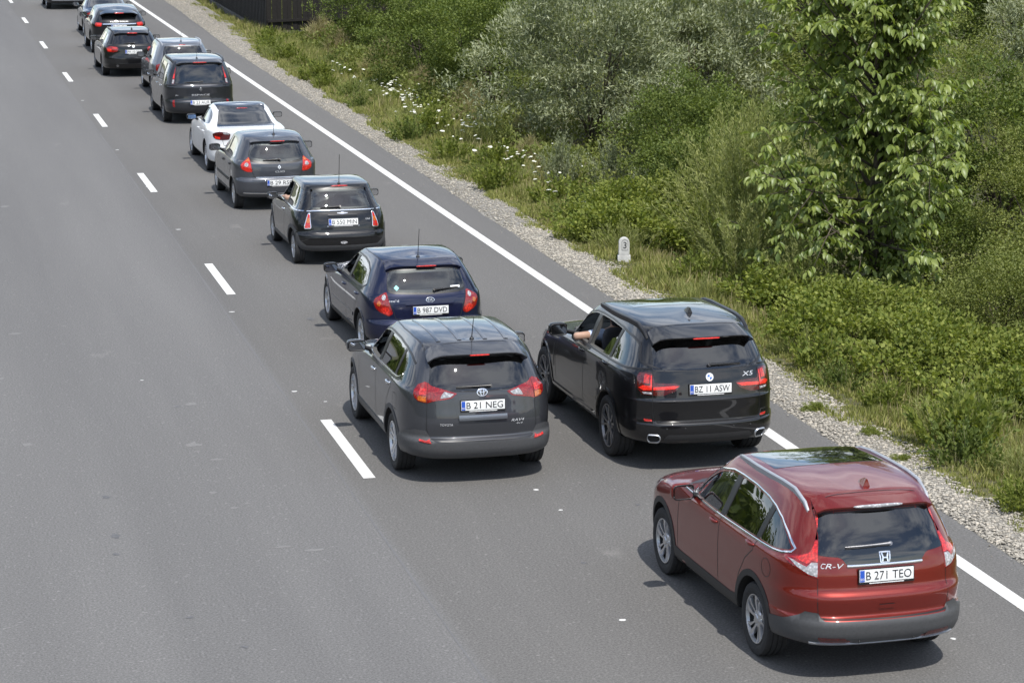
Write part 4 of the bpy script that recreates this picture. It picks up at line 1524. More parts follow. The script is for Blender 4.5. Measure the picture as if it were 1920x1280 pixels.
# ---------------------------------------------------------------- blue hatchback
def build_blue():
    rows = green([
        (.25, .20, -.60, 3.30, .76), (.29, .24, -.70, 3.40, .845), (.42, .38, -.745, 3.47, .885), (.54, .50, -.745, 3.49, .892),
        (.58, .54, -.725, 3.49, .894), (.61, .57, -.70, 3.48, .895), (.72, .66, -.69, 3.45, .895), (.85, .76, -.675, 3.32, .885),
        (.93, .85, -.65, 3.0, .868), (.985, .93, -.62, 2.35, .843), (1.12, 1.08, -.54, 1.95, .775), (1.25, 1.25, -.44, 1.55, .705),
        (1.34, 1.345, -.36, 1.25, .64, dict(zb=.02)), (1.385, 1.385, -.30, 1.12, .585, dict(zb=.035)), (1.41, 1.405, -.2, 1.0, .45, dict(zb=.04)),
        (1.42, 1.415, -.05, .95, .22, dict(zb=.045)), (1.422, 1.417, .05, .9, .012, dict(zb=.045))], 9)
    c = Car('blue_hatchback', 'dark blue hatchback with round-cornered tail window and stickers, ahead of grey SUV', (7.24, 34.18, 0), 0.011, rows, 2.65, 'paint_blue', wheel_r=.315, track=.765)
    c.belt, c.cowl = .985, 2.35
    wf = fillet([(1.92, .975), (1.58, 1.15), (1.30, 1.26), (1.08, 1.305), (.95, 1.315), (1.0, .985)], [.02, .15, .15, .1, .03, .02])
    wr = fillet([(.90, .99), (.85, 1.318), (.55, 1.318), (.25, 1.29), (.02, 1.225), (-.12, 1.06), (.0, 1.025), (.2, 1.01)], [.02, .03, .12, .1, .06, .03, .04, .05])
    rg = fillet(sym([(0, 1.285), (.50, 1.275), (.60, 1.10), (.585, 1.04), (.48, 1.005), (0, .985)]), [0, .07, .08, .05, .06, 0, .06, .05, .08, .07])
    fp = fillet([(-.58, 1.31), (-.70, 1.0), (.70, 1.0), (.58, 1.31)], .05)
    c.finish_body(side_polys=[wf, wr], rear_poly=inset_poly(rg, .03), front_poly=fp)
    c.windows([wf, wr], ['glass_clear', 'glass_clear'], opened=((0, -1),))
    c.patch('windshield', fillet([(-.62, 1.33), (-.78, .98), (.78, .98), (.62, 1.33)], .06), c.front(), 'glass_clear', .003, .004, .08)
    rear_glass(c, rg, 'glass_clear', frit=.06, off=.004)
    both(c, 'door_pillar', [(1.0, .982), (.95, 1.317), (.85, 1.32), (.90, .987)], 'black_trim', .001, .004)
    for sg in (-1, 1):
        c.ribbon('window_trim', [(1.97, .96), (1.6, 1.165), (1.31, 1.28), (1.08, 1.327), (.9, 1.337), (.55, 1.337), (.25, 1.31), (0, 1.24), (-.16, 1.065), (-.05, 1.01), (.3, .985), (1.0, .968), (1.97, .96)], .02, c.side(sg), 'black_trim', .001, .06, None, .004)
        c.patch('quarter_panel', fillet([(.0, 1.22), (-.13, 1.06), (-.30, 1.04), (-.16, 1.14)], .03), c.side(sg), 'roof_glass', .002, .004)
    lamps(c, fillet([(.63, 1.0), (.70, .995), (.80, .96), (.92, .915), (.93, .86), (.86, .77), (.76, .72), (.58, .665), (.51, .70), (.56, .85)], .04, 4),
          [(ellipse2(.70, .93, .052, .036, 18), 'lens_clear'), (ellipse2(.80, .845, .045, .036, 18), 'lens_amber'), (fillet([(.58, .79), (.70, .80), (.76, .76), (.70, .71), (.58, .68), (.54, .71)], .03), 'lens_bright')])
    gap_rear(c, [(.60, .985), (.50, .72), (.48, .64), (.42, .61), (0, .60)])
    c.ribbon('boot_strip', [(-.33, .83), (.37, .83)], .05, c.rear(), 'paint_blue', .001, .05, None, .016)
    em = c.patch('emblem', ellipse2(.03, .885, .062, .034), c.rear(), 'black_trim', .004, .006, .02)
    ring_emblem(c, .03, .885, .06, .032, .008, c.rear(), 'chrome', .005, em, 'emblem_ring')
    c.text('KIA', .03, .885, .028, .07, c.rear(), 'chrome', .008, parent=em)
    c.text("cee'd", -.50, .885, .035, .15, c.rear())
    c.plate('B 987 DVD', .745, .03)
    c.patch('bumper', sym([(0, .595), (.5, .60), (.8, .60), (1.0, .59), (1.14, .56), (1.14, .34), (.9, .33), (0, .31)]), c.rear(), 'paint_blue', .008, .02, .06)
    c.patch('bumper_insert', sym([(0, .42), (.55, .42), (.6, .34), (0, .32)]), c.rear(), 'plastic_dark', .011, .01, .06)
    c.spoiler(.56, -.22, (-.43, 1.345), .022, curve=.06)
    link('brake_light', blob('brake_light', (.03, -.434, 1.338), (.15, .008, .011), .5, .4, 16, 6), 'lens_bright', c.root)
    c.wiper((.10, 1.01), (.46, 1.035))
    for (x, z, w_, h_, m, nm) in ((-.44, 1.055, .075, .075, 'sticker_cyan', 'window_sticker'), (.42, 1.045, .14, .03, 'paper_white', 'window_sticker')):
        poly = [(x - w_ / 2, z), (x, z - h_ / 2), (x + w_ / 2, z), (x, z + h_ / 2)] if m == 'sticker_cyan' else [(x - w_ / 2, z - h_ / 2), (x + w_ / 2, z - h_ / 2), (x + w_ / 2, z + h_ / 2), (x - w_ / 2, z + h_ / 2)]
        c.patch(nm, poly, c.rear(), m, .0065, .001, .05)
    for sg in (-1, 1):
        c.ribbon('panel_gap', [(sg * .57, 1.05), (sg * .60, .6), (sg * .585, .1), (sg * .545, -.22)], .012, c.top(), off=.002, res=.1)
    c.ribbon('panel_gap', [(-.54, -.235), (0, -.215), (.54, -.235)], .008, c.top(), off=.005)
    c.rod(-.02, -.10, .40, -.12)
    both(c, 'wheel_arch_trim', arch_poly(0, .315, .375, .40), 'paint_blue', .008)
    both(c, 'wheel_arch_trim', arch_poly(2.65, .315, .375, .40), 'paint_blue', .008)
    both(c, 'sill_trim', [(.38, .26), (2.27, .24), (2.25, .33), (.39, .35)], 'plastic_dark', .008, .02)
    both(c, 'rubbing_strip', [(.42, .50), (2.1, .47), (2.1, .52), (.42, .55)], 'paint_blue', .010, .012)
    gaps_side(c, [[(2.08, .38), (2.08, .70), (2.02, .9), (1.95, .96)], [(.98, .38), (.99, .75), (.96, .97)], [(.0, 1.01), (.08, .85), (.25, .70), (.38, .5)]])
    c.handle(1.14, .855, 'paint_blue')
    c.handle(.20, .875, 'paint_blue')
    c.mirrors(.98, 1.72, 1.0, (.105, .07, .075), 'black_trim')
    headlamps(c, [(2.85, .88), (3.1, .80), (3.34, .70), (3.36, .64), (3.15, .66), (2.95, .76)])
    c.wheel('five', 'rim_silver', .205, .33, .2)
    c.cabin('seat_grey')
    return c


# ---------------------------------------------------------------- small black three-door
def build_mini():
    rows = green([
        (.24, .20, -.36, 2.90, .72), (.28, .23, -.46, 3.0, .80), (.38, .36, -.505, 3.06, .835), (.50, .48, -.51, 3.1, .842),
        (.56, .54, -.505, 3.1, .842), (.60, .57, -.475, 3.1, .842), (.70, .66, -.46, 3.08, .838), (.80, .74, -.43, 3.03, .83),
        (.90, .82, -.39, 2.85, .805), (.945, .90, -.365, 2.35, .785), (.965, .945, -.36, 2.10, .765), (1.10, 1.08, -.265, 1.85, .705), (1.24, 1.23, -.165, 1.58, .65),
        (1.335, 1.33, -.105, 1.40, .605, dict(zb=.015)), (1.365, 1.36, -.07, 1.30, .565, dict(zb=.02)), (1.385, 1.38, .02, 1.2, .45, dict(zb=.02)),
        (1.393, 1.39, .12, 1.1, .22, dict(zb=.02)), (1.394, 1.391, .2, 1.05, .012, dict(zb=.02))], 9, nf=5.5, nr=9)
    c = Car('small_black_hatchback', 'small black three-door hatchback with chrome waistline and tall aerial', (7.46, 42.03, 0), -0.005, rows, 2.467, 'paint_black', wheel_r=.29, track=.72)
    c.belt, c.cowl = .965, 2.10
    wf = fillet([(1.78, .965), (1.52, 1.20), (1.38, 1.295), (.86, 1.315), (.86, .965)], [.02, .1, .05, .03, .02])
    wr = fillet([(.80, .965), (.80, 1.315), (.25, 1.305), (.02, 1.27), (-.12, .99), (-.10, .965)], [.02, .03, .12, .05, .03, .02])
    rg = fillet(sym([(0, 1.30), (.47, 1.29), (.57, .99), (0, .98)]), [0, .06, .05, 0, .05, .06])
    fp = fillet([(-.55, 1.31), (-.64, 1.0), (.64, 1.0), (.55, 1.31)], .05)
    c.finish_body(side_polys=[wf, wr], rear_poly=inset_poly(rg, .03), front_poly=fp)
    c.windows([wf, wr], ['glass_clear', 'glass_clear'], opened=((0, -1),))
    c.patch('windshield', fillet([(-.58, 1.325), (-.70, .97), (.70, .97), (.58, 1.325)], .05), c.front(), 'glass_clear', .003, .004, .08)
    rear_glass(c, rg, 'glass_clear', frit=.05, off=.004)
    both(c, 'door_pillar', [(.86, .963), (.86, 1.317), (.80, 1.317), (.80, .963)], 'black_trim', .001, .004)
    for sg in (-1, 1):
        c.patch('rear_pillar', fillet([(.62, 1.30), (.60, .985), (.50, .98), (.49, 1.31)], .02), c.rear(sg), 'roof_glass', .002, .004)
        c.patch('rear_pillar', fillet([(.02, 1.275), (-.12, .97), (-.30, .97), (-.17, 1.28)], .02), c.side(sg), 'roof_glass', .002, .004)
        c.ribbon('waist_trim', [(1.85, .945), (1.0, .948), (0, .952), (-.25, .955)], .016, c.side(sg), 'chrome', .001, .06, None, .006)
    c.ribbon('waist_trim', [(-.74, .955), (-.4, .962), (0, .964), (.4, .962), (.74, .955)], .016, c.rear(), 'chrome', .001, .06, None, .008)
    for sg in (1, -1):
        pr = c.rear(sg)
        out = fillet([(.60, .915), (.67, .915), (.73, .68), (.71, .66), (.575, .665), (.565, .68)], .035)
        l = c.patch('tail_lamp', out, pr, 'lens_bright', .008, .02, .03)
        c.patch('lamp_lens', fillet([(.60, .84), (.68, .84), (.70, .76), (.59, .76)], .02), pr, 'lens_amber', .011, .003, .03, l)
        c.ribbon('lamp_ring', out + [out[0]], .018, pr, 'chrome', .006, .04, l, .010)
    gap_rear(c, [(.545, .955), (.54, .74), (.50, .60), (.42, .585), (0, .58)])
    c.ribbon('boot_handle', [(-.24, .878), (.28, .878)], .035, c.rear(), 'paint_black', .001, .05, None, .022)
    em = c.patch('emblem', ellipse2(.02, .915, .032, .024), c.rear(), 'chrome', .005, .006, .02)
    for sg in (-1, 1):
        c.patch('emblem_wing', [(.02 + sg * .03, .925), (.02 + sg * .10, .92), (.02 + sg * .085, .91), (.02 + sg * .03, .902)], c.rear(), 'chrome', .005, .004, .03, em)
    c.text('ONE', .47, .80, .024, .09, c.rear())
    c.plate('B 550 MIN', .77, .02)
    c.ribbon('plate_holder', [(-.26, .695), (.30, .695)], .018, c.rear(), 'chrome', .004, .05, None, .012)
    c.patch('bumper', sym([(0, .575), (.5, .58), (.72, .60), (.95, .60), (.95, .38), (.7, .36), (0, .36)]), c.rear(), 'paint_black', .012, .02, .06)
    c.ribbon('bumper_crease', [(-.72, .50), (.72, .50)], .03, c.rear(), 'paint_black', .012, .06, None, .012)
    c.patch('fog_lamp', ellipse2(.02, .415, .06, .024, 18), c.rear(), 'lens_clear', .018, .01, .03)
    c.patch('bumper_trim', sym([(0, .365), (.66, .37), (.80, .45), (.86, .56), (.93, .58), (.93, .40), (.8, .30), (.6, .275), (0, .27)]), c.rear(), 'plastic_grey', .014, .02, .05)
    c.ribbon('panel_gap', [(-.50, -.12), (0, -.10), (.50, -.12)], .008, c.top(), off=.003)
    link('brake_light', blob('brake_light', (.02, -.09, 1.355), (.15, .02, .014), .6, .4, 16, 6), 'lens_bright', c.root)
    c.wiper((-.02, 1.01), (-.36, 1.008))
    c.rod(.03, .0, .50, -.02)
    both(c, 'wheel_arch_trim', arch_poly(0, .29, .345, .405), 'plastic_grey', .010)
    both(c, 'wheel_arch_trim', arch_poly(2.467, .29, .345, .405), 'plastic_grey', .010)
    both(c, 'sill_trim', [(.36, .25), (2.10, .23), (2.08, .33), (.38, .35)], 'plastic_grey', .010, .02)
    gaps_side(c, [[(1.96, .36), (1.96, .7), (1.9, .94)], [(.80, .36), (.80, .94)]])
    c.handle(.98, .83, 'chrome', .15)
    c.mirrors(.93, 1.55, .99, (.10, .06, .065), 'black_trim')
    headlamps(c, ellipse2(2.86, .72, .13, .10, 20))
    c.wheel('multi', 'rim_silver', .18, .32, .1)
    c.cabin('seat_cloth')
    return c


# ---------------------------------------------------------------- grey small hatchback
def build_clio():
    rows = green([
        (.25, .20, -.48, 3.20, .74), (.30, .24, -.57, 3.28, .83), (.42, .40, -.615, 3.34, .855), (.56, .52, -.62, 3.36, .86),
        (.63, .58, -.615, 3.36, .86), (.665, .62, -.58, 3.35, .86), (.80, .72, -.575, 3.30, .86), (.93, .82, -.56, 3.1, .852),
        (.985, .90, -.53, 2.7, .835), (1.02, .96, -.515, 2.30, .815), (1.14, 1.10, -.44, 1.98, .755), (1.28, 1.28, -.345, 1.55, .685),
        (1.37, 1.38, -.275, 1.28, .63, dict(zb=.02)), (1.41, 1.42, -.23, 1.15, .58, dict(zb=.035)), (1.435, 1.445, -.15, 1.05, .45, dict(zb=.04)),
        (1.445, 1.455, -.05, 1.0, .22, dict(zb=.045)), (1.447, 1.457, .05, .98, .012, dict(zb=.045))], 9, nr=7.5, mr=2.8)
    c = Car('grey_hatchback', 'slate grey hatchback with wide oval tail window, second behind white saloon', (7.33, 48.70, 0), 0.004, rows, 2.575, 'paint_grey_green', wheel_r=.30, track=.735)
    c.belt, c.cowl = 1.02, 2.30
    wf = fillet([(1.88, 1.01), (1.55, 1.20), (1.28, 1.31), (1.05, 1.345), (.92, 1.35), (.95, 1.02)], [.02, .15, .15, .1, .03, .02])
    wr = fillet([(.87, 1.02), (.83, 1.352), (.5, 1.345), (.22, 1.30), (.05, 1.20), (-.05, 1.05), (.05, 1.03)], [.02, .03, .12, .1, .06, .03, .04])
    rg = fillet(sym([(0, 1.345), (.44, 1.33), (.61, 1.16), (.60, 1.08), (.46, 1.01), (.25, .985), (0, .98)]), [0, .1, .08, .06, .1, .1, 0, .1, .1, .06, .08, .1])
    fp = fillet([(-.56, 1.34), (-.68, 1.03), (.68, 1.03), (.56, 1.34)], .05)
    c.finish_body(side_polys=[wf, wr], rear_poly=inset_poly(rg, .05), front_poly=fp)
    c.windows([wf, wr], ['glass_clear', 'glass_clear'])
    c.patch('windshield', fillet([(-.60, 1.365), (-.75, 1.01), (.75, 1.01), (.60, 1.365)], .06), c.front(), 'glass_clear', .003, .004, .08)
    rear_glass(c, rg, 'glass_clear', frit=.09, off=.004)
    both(c, 'door_pillar', [(.95, 1.018), (.92, 1.352), (.83, 1.354), (.87, 1.018)], 'black_trim', .001, .004)
    lamps(c, fillet([(.62, 1.075), (.68, 1.05), (.78, .99), (.84, .93), (.80, .84), (.66, .79), (.50, .785), (.53, .93), (.56, 1.03)], .03, 4),
          [(fillet([(.60, 1.06), (.68, 1.03), (.72, .99), (.58, .99)], .02), 'lens_amber'), (ellipse2(.66, .93, .06, .038, 18), 'lens_clear'), (fillet([(.54, .88), (.78, .88), (.76, .84), (.64, .80), (.525, .80)], .02), 'lens_bright')], base='lens_bright')
    gap_rear(c, [(.56, 1.06), (.50, .78), (.47, .70), (.42, .665), (0, .655)])
    em = c.patch('emblem', [(.04, .92), (.072, .875), (.04, .83), (.008, .875)], c.rear(), 'chrome', .004, .008, .02)
    c.patch('emblem_centre', [(.04, .90), (.055, .875), (.04, .85), (.025, .875)], c.rear(), 'paint_grey_green', .0065, .003, .02, em)
    c.text('CLIO', .05, .785, .035, .19, c.rear())
    c.ribbon('boot_strip', [(-.43, .675), (.0, .668), (.43, .675)], .018, c.rear(), 'chrome', .003, .06, None, .008)
    c.patch('bumper', sym([(0, .65), (.5, .66), (.8, .70), (1.0, .66), (1.0, .34), (.7, .32), (0, .31)]), c.rear(), 'paint_grey_green', .010, .02, .06)
    c.ribbon('bumper_strip', [(-.74, .37), (0, .355), (.74, .37)], .016, c.rear(), 'chrome', .011, .06, None, .008)
    c.plate('B 29 RSF', .57, .04)
    c.spoiler(.50, -.14, (-.36, 1.38), .02, curve=.08)
    link('brake_light', blob('brake_light', (.04, -.363, 1.374), (.15, .008, .011), .5, .4, 16, 6), 'lens_bright', c.root)
    c.wiper((.06, 1.015), (-.28, 1.012))
    c.rod(.04, .10, .22, .05)
    both(c, 'rubbing_strip', [(.42, .52), (2.1, .50), (2.1, .55), (.42, .57)], 'plastic_dark', .010, .012)
    both(c, 'sill_trim', [(.37, .26), (2.20, .24), (2.18, .33), (.38, .35)], 'plastic_dark', .008, .02)
    gaps_side(c, [[(2.02, .38), (2.02, .70), (1.98, .9), (1.90, .99)], [(.94, .38), (.95, .75), (.93, 1.0)], [(.0, 1.02), (.08, .85), (.25, .70), (.37, .5)]])
    c.handle(1.10, .87, 'plastic_dark')
    c.handle(.18, .89, 'plastic_dark')
    c.mirrors(.97, 1.62, 1.05, (.115, .07, .075), 'plastic_dark')
    headlamps(c, [(2.7, .86), (2.95, .80), (3.18, .70), (3.2, .62), (3.0, .64), (2.8, .74)])
    c.wheel('cover', 'rim_silver', .185, .34, .4)
    c.cabin('seat_grey')
    return c


# ---------------------------------------------------------------- white saloon
def build_white():
    rows = green([
        (.24, .2, -.85, 3.32, .77), (.29, .24, -.98, 3.42, .87), (.44, .42, -1.02, 3.48, .905), (.57, .54, -1.02, 3.5, .908),
        (.61, .58, -1.005, 3.5, .908), (.74, .68, -.985, 3.47, .905), (.87, .78, -.985, 3.38, .893), (.95, .84, -.985, 3.15, .878),
        (.985, .92, -.93, 2.7, .862), (1.005, .965, -.70, 2.40, .845), (1.02, .985, -.42, 2.2, .83), (1.14, 1.12, -.10, 1.90, .76), (1.26, 1.26, .18, 1.55, .69),
        (1.34, 1.35, .40, 1.28, .61, dict(zb=.01)), (1.375, 1.385, .50, 1.18, .55, dict(zb=.02)), (1.39, 1.40, .6, 1.12, .42, dict(zb=.02)),
        (1.395, 1.405, .7, 1.08, .2, dict(zb=.02)), (1.396, 1.406, .74, 1.06, .012, dict(zb=.02))], 10, nr=4.5, mr=2.6)
    rows[9] = rows[9][:5] + (dict(mr=3, nr=7),)
    c = Car('white_saloon', 'white saloon with black roof and dark tail window', (7.56, 54.45, 0), 0.0, rows, 2.76, 'paint_white', wheel_r=.33, track=.775)
    c.belt, c.cowl = 1.02, 2.20
    wf = fillet([(1.78, 1.0), (1.52, 1.16), (1.30, 1.27), (1.10, 1.31), (.98, 1.315), (1.02, 1.01)], [.02, .15, .15, .1, .03, .02])
    wr = fillet([(.94, 1.01), (.90, 1.318), (.68, 1.31), (.42, 1.25), (.24, 1.15), (.13, 1.045), (.2, 1.02)], [.02, .03, .12, .1, .06, .03, .04])
    fp = fillet([(-.56, 1.31), (-.66, 1.02), (.66, 1.02), (.56, 1.31)], .05)
    c.finish_body(side_polys=[wf, wr], front_poly=fp)
    c.windows([wf, wr], ['glass_clear', 'glass_tint'], opened=((0, -1),))
    c.patch('windshield', fillet([(-.60, 1.33), (-.74, 1.0), (.74, 1.0), (.60, 1.33)], .06), c.front(), 'glass_clear', .003, .004, .08)
    c.patch('rear_window', fillet([(-.52, .40), (-.67, -.34), (-.3, -.42), (0, -.44), (.3, -.42), (.67, -.34), (.52, .40), (0, .36)], .05), c.top(), 'roof_glass', .003, .004, .07)
    c.patch('roof_panel', fillet([(-.53, .395), (0, .355), (.53, .395), (.57, .8), (.54, 1.16), (.3, 1.25), (0, 1.28), (-.3, 1.25), (-.54, 1.16), (-.57, .8)], .03), c.top(), 'roof_glass', .0045, .005, .08)
    both(c, 'door_pillar', [(1.02, 1.008), (.98, 1.317), (.90, 1.32), (.94, 1.008)], 'black_trim', .001, .004)
    lamps(c, fillet([(.44, .905), (.50, .945), (.62, .955), (.75, .96), (.90, .94), (1.06, .90), (1.02, .84), (.90, .79), (.62, .775), (.47, .79)], .02, 3),
          [(fillet([(.72, .84), (.95, .86), (.90, .80), (.72, .79)], .02), 'lens_lit'), ([(.47, .93), (.62, .945), (.60, .91), (.47, .90)], 'lens_clear')], base='lens_smoke')
    gap_rear(c, [(.645, .98), (.64, .78), (.60, .66), (0, .645)])
    em = c.patch('emblem', ellipse2(.0, .935, .042, .042), c.rear(), 'badge_white', .005, .006, .02)
    ring_emblem(c, 0, .935, .036, .036, .014, c.rear(), 'black_trim', .003, em, 'emblem_ring')
    for q in (0, 2):
        a0 = PI / 2 * q
        c.patch('emblem_quarter', [(.0, .935)] + [(.028 * math.cos(a0 + k * PI / 8), .935 + .028 * math.sin(a0 + k * PI / 8)) for k in range(5)], c.rear(), 'badge_blue', .0065, .002, .02, em)
    c.patch('bumper', sym([(0, .64), (.6, .65), (.9, .68), (1.2, .66), (1.42, .60), (1.42, .32), (1.0, .30), (0, .29)]), c.rear(), 'paint_white', .008, .02, .06)
    link('brake_light', blob('brake_light', (.0, .37, 1.335), (.13, .01, .008), .5, .4, 16, 6), 'lens_bright', c.root)
    gaps_side(c, [[(1.98, .38), (1.98, .70), (1.92, .9), (1.85, .98)], [(1.0, .38), (1.01, .75), (.98, 1.0)], [(.16, 1.02), (.18, .85), (.30, .70), (.40, .5)]])
    c.handle(1.14, .84, 'paint_white')
    c.handle(.30, .86, 'paint_white')
    c.mirrors(1.0, 1.60, 1.04, (.11, .07, .065), 'black_trim', 'mirror_blue')
    headlamps(c, [(2.85, .82), (3.1, .76), (3.32, .68), (3.34, .62), (3.1, .64), (2.95, .72)])
    c.wheel('vee', 'rim_silver', .225, .30, .4)
    c.cabin('seat_cloth')
    return c


# ---------------------------------------------------------------- people carrier
def build_van():
    rows = green([
        (.26, .22, -.72, 3.55, .78), (.31, .26, -.83, 3.65, .89), (.45, .42, -.875, 3.70, .925), (.58, .55, -.87, 3.72, .93),
        (.64, .60, -.84, 3.72, .93), (.80, .72, -.83, 3.66, .93), (.95, .82, -.83, 3.45, .925), (1.0, .90, -.815, 3.1, .92), (1.03, .98, -.79, 2.75, .91),
        (1.22, 1.18, -.745, 2.4, .86), (1.42, 1.42, -.69, 1.95, .79), (1.56, 1.57, -.64, 1.6, .73), (1.62, 1.63, -.59, 1.45, .68, dict(zb=.02)),
        (1.65, 1.66, -.5, 1.3, .55, dict(zb=.03)), (1.665, 1.675, -.35, 1.22, .25, dict(zb=.03)), (1.667, 1.677, -.25, 1.2, .012, dict(zb=.03))], 8, nr=10, mr=3.4)
    c = Car('people_carrier', 'tall charcoal people carrier with slim upright tail lamps, ahead of white saloon', (7.67, 64.1, 0), 0.0, rows, 2.80, 'paint_charcoal', wheel_r=.33, track=.80)
    c.belt, c.cowl = 1.03, 2.75
    wf = fillet([(2.0, 1.05), (1.75, 1.28), (1.5, 1.46), (1.2, 1.53), (1.0, 1.535), (1.02, 1.05)], [.02, .15, .15, .1, .03, .02])
    wr = fillet([(.93, 1.05), (.90, 1.54), (.1, 1.54), (.08, 1.06)], .03)
    wq = fillet([(.0, 1.06), (-.0, 1.53), (-.45, 1.50), (-.56, 1.10)], .04)
    rg = fillet(sym([(0, 1.54), (.62, 1.52), (.70, 1.06), (0, 1.05)]), [0, .05, .05, 0, .05, .05])
    fp = fillet([(-.62, 1.52), (-.76, 1.08), (.76, 1.08), (.62, 1.52)], .05)
    c.finish_body(side_polys=[wf, wr, wq], rear_poly=inset_poly(rg, .05), front_poly=fp)
    c.windows([wf, wr, wq], ['glass_clear', 'glass_tint', 'glass_tint'])
    c.patch('windshield', fillet([(-.68, 1.54), (-.84, 1.05), (.84, 1.05), (.68, 1.54)], .06), c.front(), 'glass_clear', .003, .004, .08)
    rear_glass(c, rg, 'glass_tint', frit=.05)
    both(c, 'door_pillar', [(1.02, 1.048), (1.0, 1.538), (.90, 1.542), (.93, 1.048)], 'black_trim', .001, .004)
    both(c, 'door_pillar', [(.08, 1.058), (.10, 1.542), (.0, 1.532), (.0, 1.058)], 'black_trim', .001, .004)
    lamps(c, fillet([(.715, 1.48), (.79, 1.46), (.86, 1.25), (.87, 1.05), (.76, 1.05), (.75, 1.25)], .02, 3),
          [([(.755, 1.16), (.855, 1.16), (.86, 1.06), (.77, 1.06)], 'lens_clear'), ([(.755, 1.30), (.835, 1.30), (.855, 1.19), (.76, 1.19)], 'lens_lit')])
    gap_rear(c, [(.72, 1.03), (.74, .75), (.70, .63), (0, .62)])
    em = c.patch('emblem', [(.0, .965), (.04, .905), (.0, .845), (-.04, .905)], c.rear(), 'chrome', .004, .008, .03)
    c.text('ESPACE', .0, .765, .04, .46, c.rear())
    c.text('dCi', -.64, .76, .03, .10, c.rear())
    c.plate('B 23 AUR', .575, -.02)
    c.patch('bumper', sym([(0, .42), (.6, .43), (.8, .66), (1.0, .62), (1.25, .55), (1.25, .32), (.9, .30), (0, .29)]), c.rear(), 'paint_charcoal', .010, .02, .06)
    for sg in (-1, 1):
        c.patch('reflector', fillet([(.72, .64), (.80, .62), (.78, .47), (.70, .45)], .01), c.rear(sg), 'lens_red', .014, .01, .03)
    c.spoiler(.60, -.48, (-.72, 1.60), .03, curve=.06)
    link('brake_light', blob('brake_light', (.0, -.722, 1.595), (.18, .008, .014), .5, .4, 16, 6), 'lens_bright', c.root)
    c.wiper((.06, 1.10), (-.40, 1.085))
    c.rails([(.66, 1.2), (.68, 1.1), (.70, .6), (.69, .1), (.67, -.3), (.65, -.42)], 'black_trim', .05, .022)
    c.rod(-.02, -.30, .12, -.2)
    gaps_side(c, [[(2.1, .40), (2.1, .75), (2.05, 1.0)], [(.98, .40), (.98, 1.03)], [(.04, 1.04), (.06, .9), (.25, .75), (.40, .5)]])
    c.handle(1.15, .93, 'chrome')
    c.handle(.25, .94, 'chrome')
    c.mirrors(1.04, 1.85, 1.12, (.11, .07, .09), 'black_trim')
    headlamps(c, [(3.0, .90), (3.3, .82), (3.5, .72), (3.5, .66), (3.3, .68), (3.1, .78)])
    c.wheel('five', 'rim_dark', .225, .32, .4)
    c.cabin('seat_grey')
    return c


